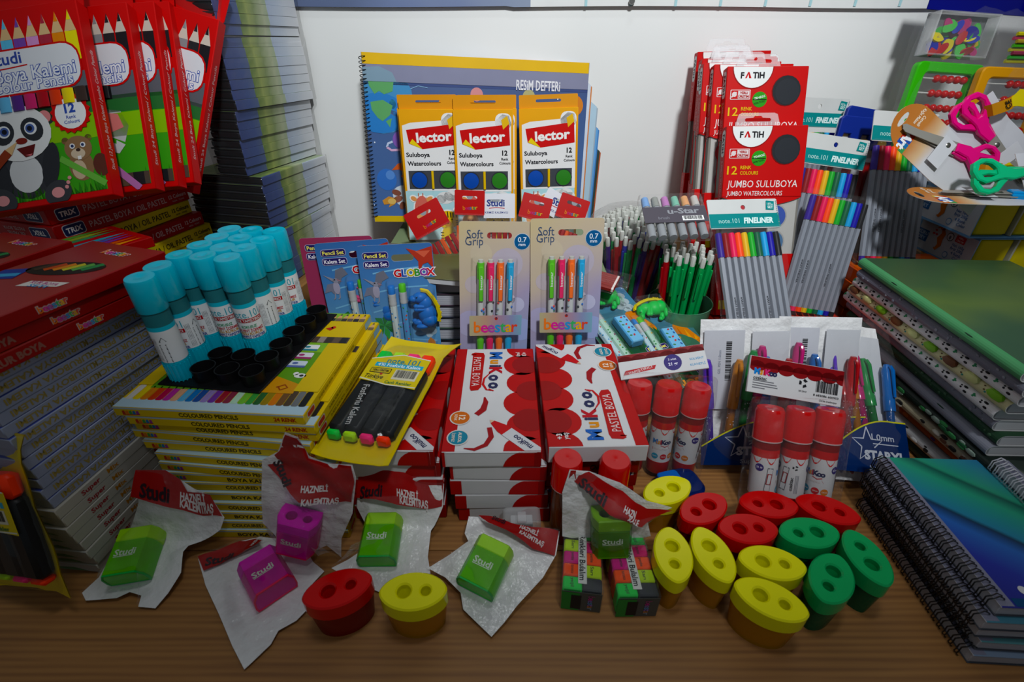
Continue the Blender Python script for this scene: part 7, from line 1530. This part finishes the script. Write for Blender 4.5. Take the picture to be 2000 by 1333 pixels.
    mb = MB(); mb.T = T @ Mx.Translation((0, -L * .5, 0)) @ Mx.Rotation(pi / 2, 4, 'X'); rim = ccw(prof); mb.prism([rim, inset(rim, .0012)], -.0012, .0004, {'#78d418': '#18a848', '#e020b4': '#e0205c'}.get(bcol, bcol)); build('rim', mb, r, label='bright rim of the body')
    mb = MB(); bag_sheet(mb, O, 'film2', lambda x, y, t: hump(x, y, t) + .0022, .0030); build('bag_front', mb, r, label='crinkled clear bag front')
    return r
LM, LT_, MG, MT = '#78d418', '#98d018', '#e020b4', '#cc28ac'
DK, WT = '#26141c', '#d8d0d0'
M = span(at(165, 1180, z=.0014), at(305, 1190, z=.0014), at(345, 918, y=.335))
studi_bag(M, 'lime sharpener in its bag at the far left of the front', [(258, 914), (320, 914), (348, 932), (372, 948), (402, 960), (432, 1005), (425, 1030), (375, 1060), (360, 1080), (355, 1120), (330, 1160), (305, 1190), (272, 1187), (278, 1165), (255, 1158), (230, 1170), (170, 1175), (163, 1160), (195, 1130), (235, 1060), (262, 975)],
    [(260, 914), (318, 914), (346, 931), (360, 955), (404, 961), (431, 1006), (328, 996), (263, 978)], ((258, 1150), (297, 1042)), LM, LT_, [('Studi', 305, 966, .0085, DK, .024, -8), ('HAZNELİ', 373, 970, .0046, WT, .0205, -6), ('KALEMTRAŞ', 383, 988, .0046, WT, .0275, -7)], 1, bend=(1.6, .052))
M = span(at(510, 1075, z=.0012), at(660, 1085, z=.0012), at(590, 850, y=.268))
studi_bag(M, 'magenta sharpener in its bag propped against the yellow stack', [(560, 840), (585, 850), (605, 890), (640, 905), (690, 905), (697, 930), (690, 1000), (668, 1050), (668, 1087), (640, 1062), (600, 1080), (560, 1065), (515, 1020), (512, 940), (515, 895), (545, 880)],
    [(562, 842), (584, 851), (604, 890), (640, 905), (688, 906), (695, 935), (690, 974), (600, 955), (520, 902), (548, 878)], ((590, 1062), (600, 965)), MG, MT, [('Studi', 558, 915, .0075, DK, .020, -48), ('HAZNELİ', 622, 942, .0046, WT, .0195, -8), ('KALEMTRAŞ', 636, 960, .0046, WT, .0265, -9)], 2)
M = span(at(400, 1190, z=.0014), at(560, 1190, z=.0014), at(480, 1060, z=.0014))
studi_bag(M, 'magenta sharpener in its bag lying flat at the lower left', [(388, 1094), (430, 1078), (470, 1060), (510, 1052), (560, 1058), (600, 1078), (612, 1100), (634, 1118), (604, 1150), (600, 1195), (580, 1215), (545, 1235), (530, 1262), (478, 1310), (455, 1265), (430, 1205), (402, 1145)],
    [(390, 1094), (430, 1080), (470, 1062), (505, 1060), (520, 1075), (470, 1092), (440, 1105), (400, 1120)], ((555, 1190), (503, 1098)), MG, MT, [('Studi', 432, 1098, .0070, DK, .022, 14), ('HAZNELİ', 505, 1068, .0034, WT, .012, 50)], 3)
M = span(at(690, 1160, z=.0014), at(830, 1160, z=.0014), at(775, 930, y=.335))
studi_bag(M, 'lime sharpener in its bag leaning on the left pastel stack', [(698, 925), (780, 920), (866, 926), (864, 985), (842, 1038), (836, 1090), (842, 1128), (790, 1150), (745, 1160), (700, 1140), (648, 1112), (680, 1095), (703, 1080), (712, 1020), (694, 985)],
    [(699, 926), (780, 921), (865, 927), (862, 985), (830, 995), (780, 1002), (730, 992), (696, 975)], ((738, 1120), (757, 1015)), LM, LT_, [('Studi', 728, 970, .0078, DK, .021, -4), ('HAZNELİ', 798, 974, .0042, WT, .0175, 3), ('KALEMTRAŞ', 810, 988, .0042, WT, .0235, 5)], 4, bend=(1.5, .054))
M = span(at(860, 1246, z=.0014), at(1020, 1246, z=.0014), at(1000, 1030, z=.020))
studi_bag(M, 'lime sharpener in its bag lying turned, nearest to the erasers', [(916, 1012), (945, 1012), (1000, 1028), (1050, 1034), (1093, 1040), (1086, 1085), (1060, 1130), (1010, 1185), (985, 1218), (960, 1246), (905, 1192), (900, 1160), (870, 1130), (836, 1112), (880, 1085), (915, 1060), (908, 1045)],
    [(935, 1014), (1000, 1030), (1050, 1036), (1091, 1041), (1083, 1089), (1040, 1080), (990, 1052), (955, 1038)], ((926, 1165), (972, 1072)), LM, LT_, [('Studi', 975, 1028, .0050, DK, .012, -20), ('HAZNELİ', 1033, 1043, .0042, WT, .0165, -20), ('KALEMTRAŞ', 1038, 1060, .0042, WT, .022, -22)], 5)
M = span(at(1100, 1040, z=.030), at(1265, 1040, z=.030), at(1140, 918, y=.274))
studi_bag(M, 'lime sharpener in its bag behind the neon erasers, header folded over', [(1112, 914), (1150, 918), (1210, 940), (1262, 975), (1312, 990), (1262, 1010), (1270, 1045), (1185, 1062), (1098, 1045), (1098, 960)],
    [(1114, 915), (1150, 919), (1210, 941), (1260, 976), (1310, 990), (1240, 990), (1180, 968), (1110, 932)], ((1188, 1050), (1190, 980)), '#5a9a1c', '#6a9a1c', [('Studi', 1155, 945, .0078, DK, .022, -24), ('HAZN', 1220, 966, .0040, WT, .011, -28), ('KALE', 1225, 978, .0036, WT, .010, -28)], 6)
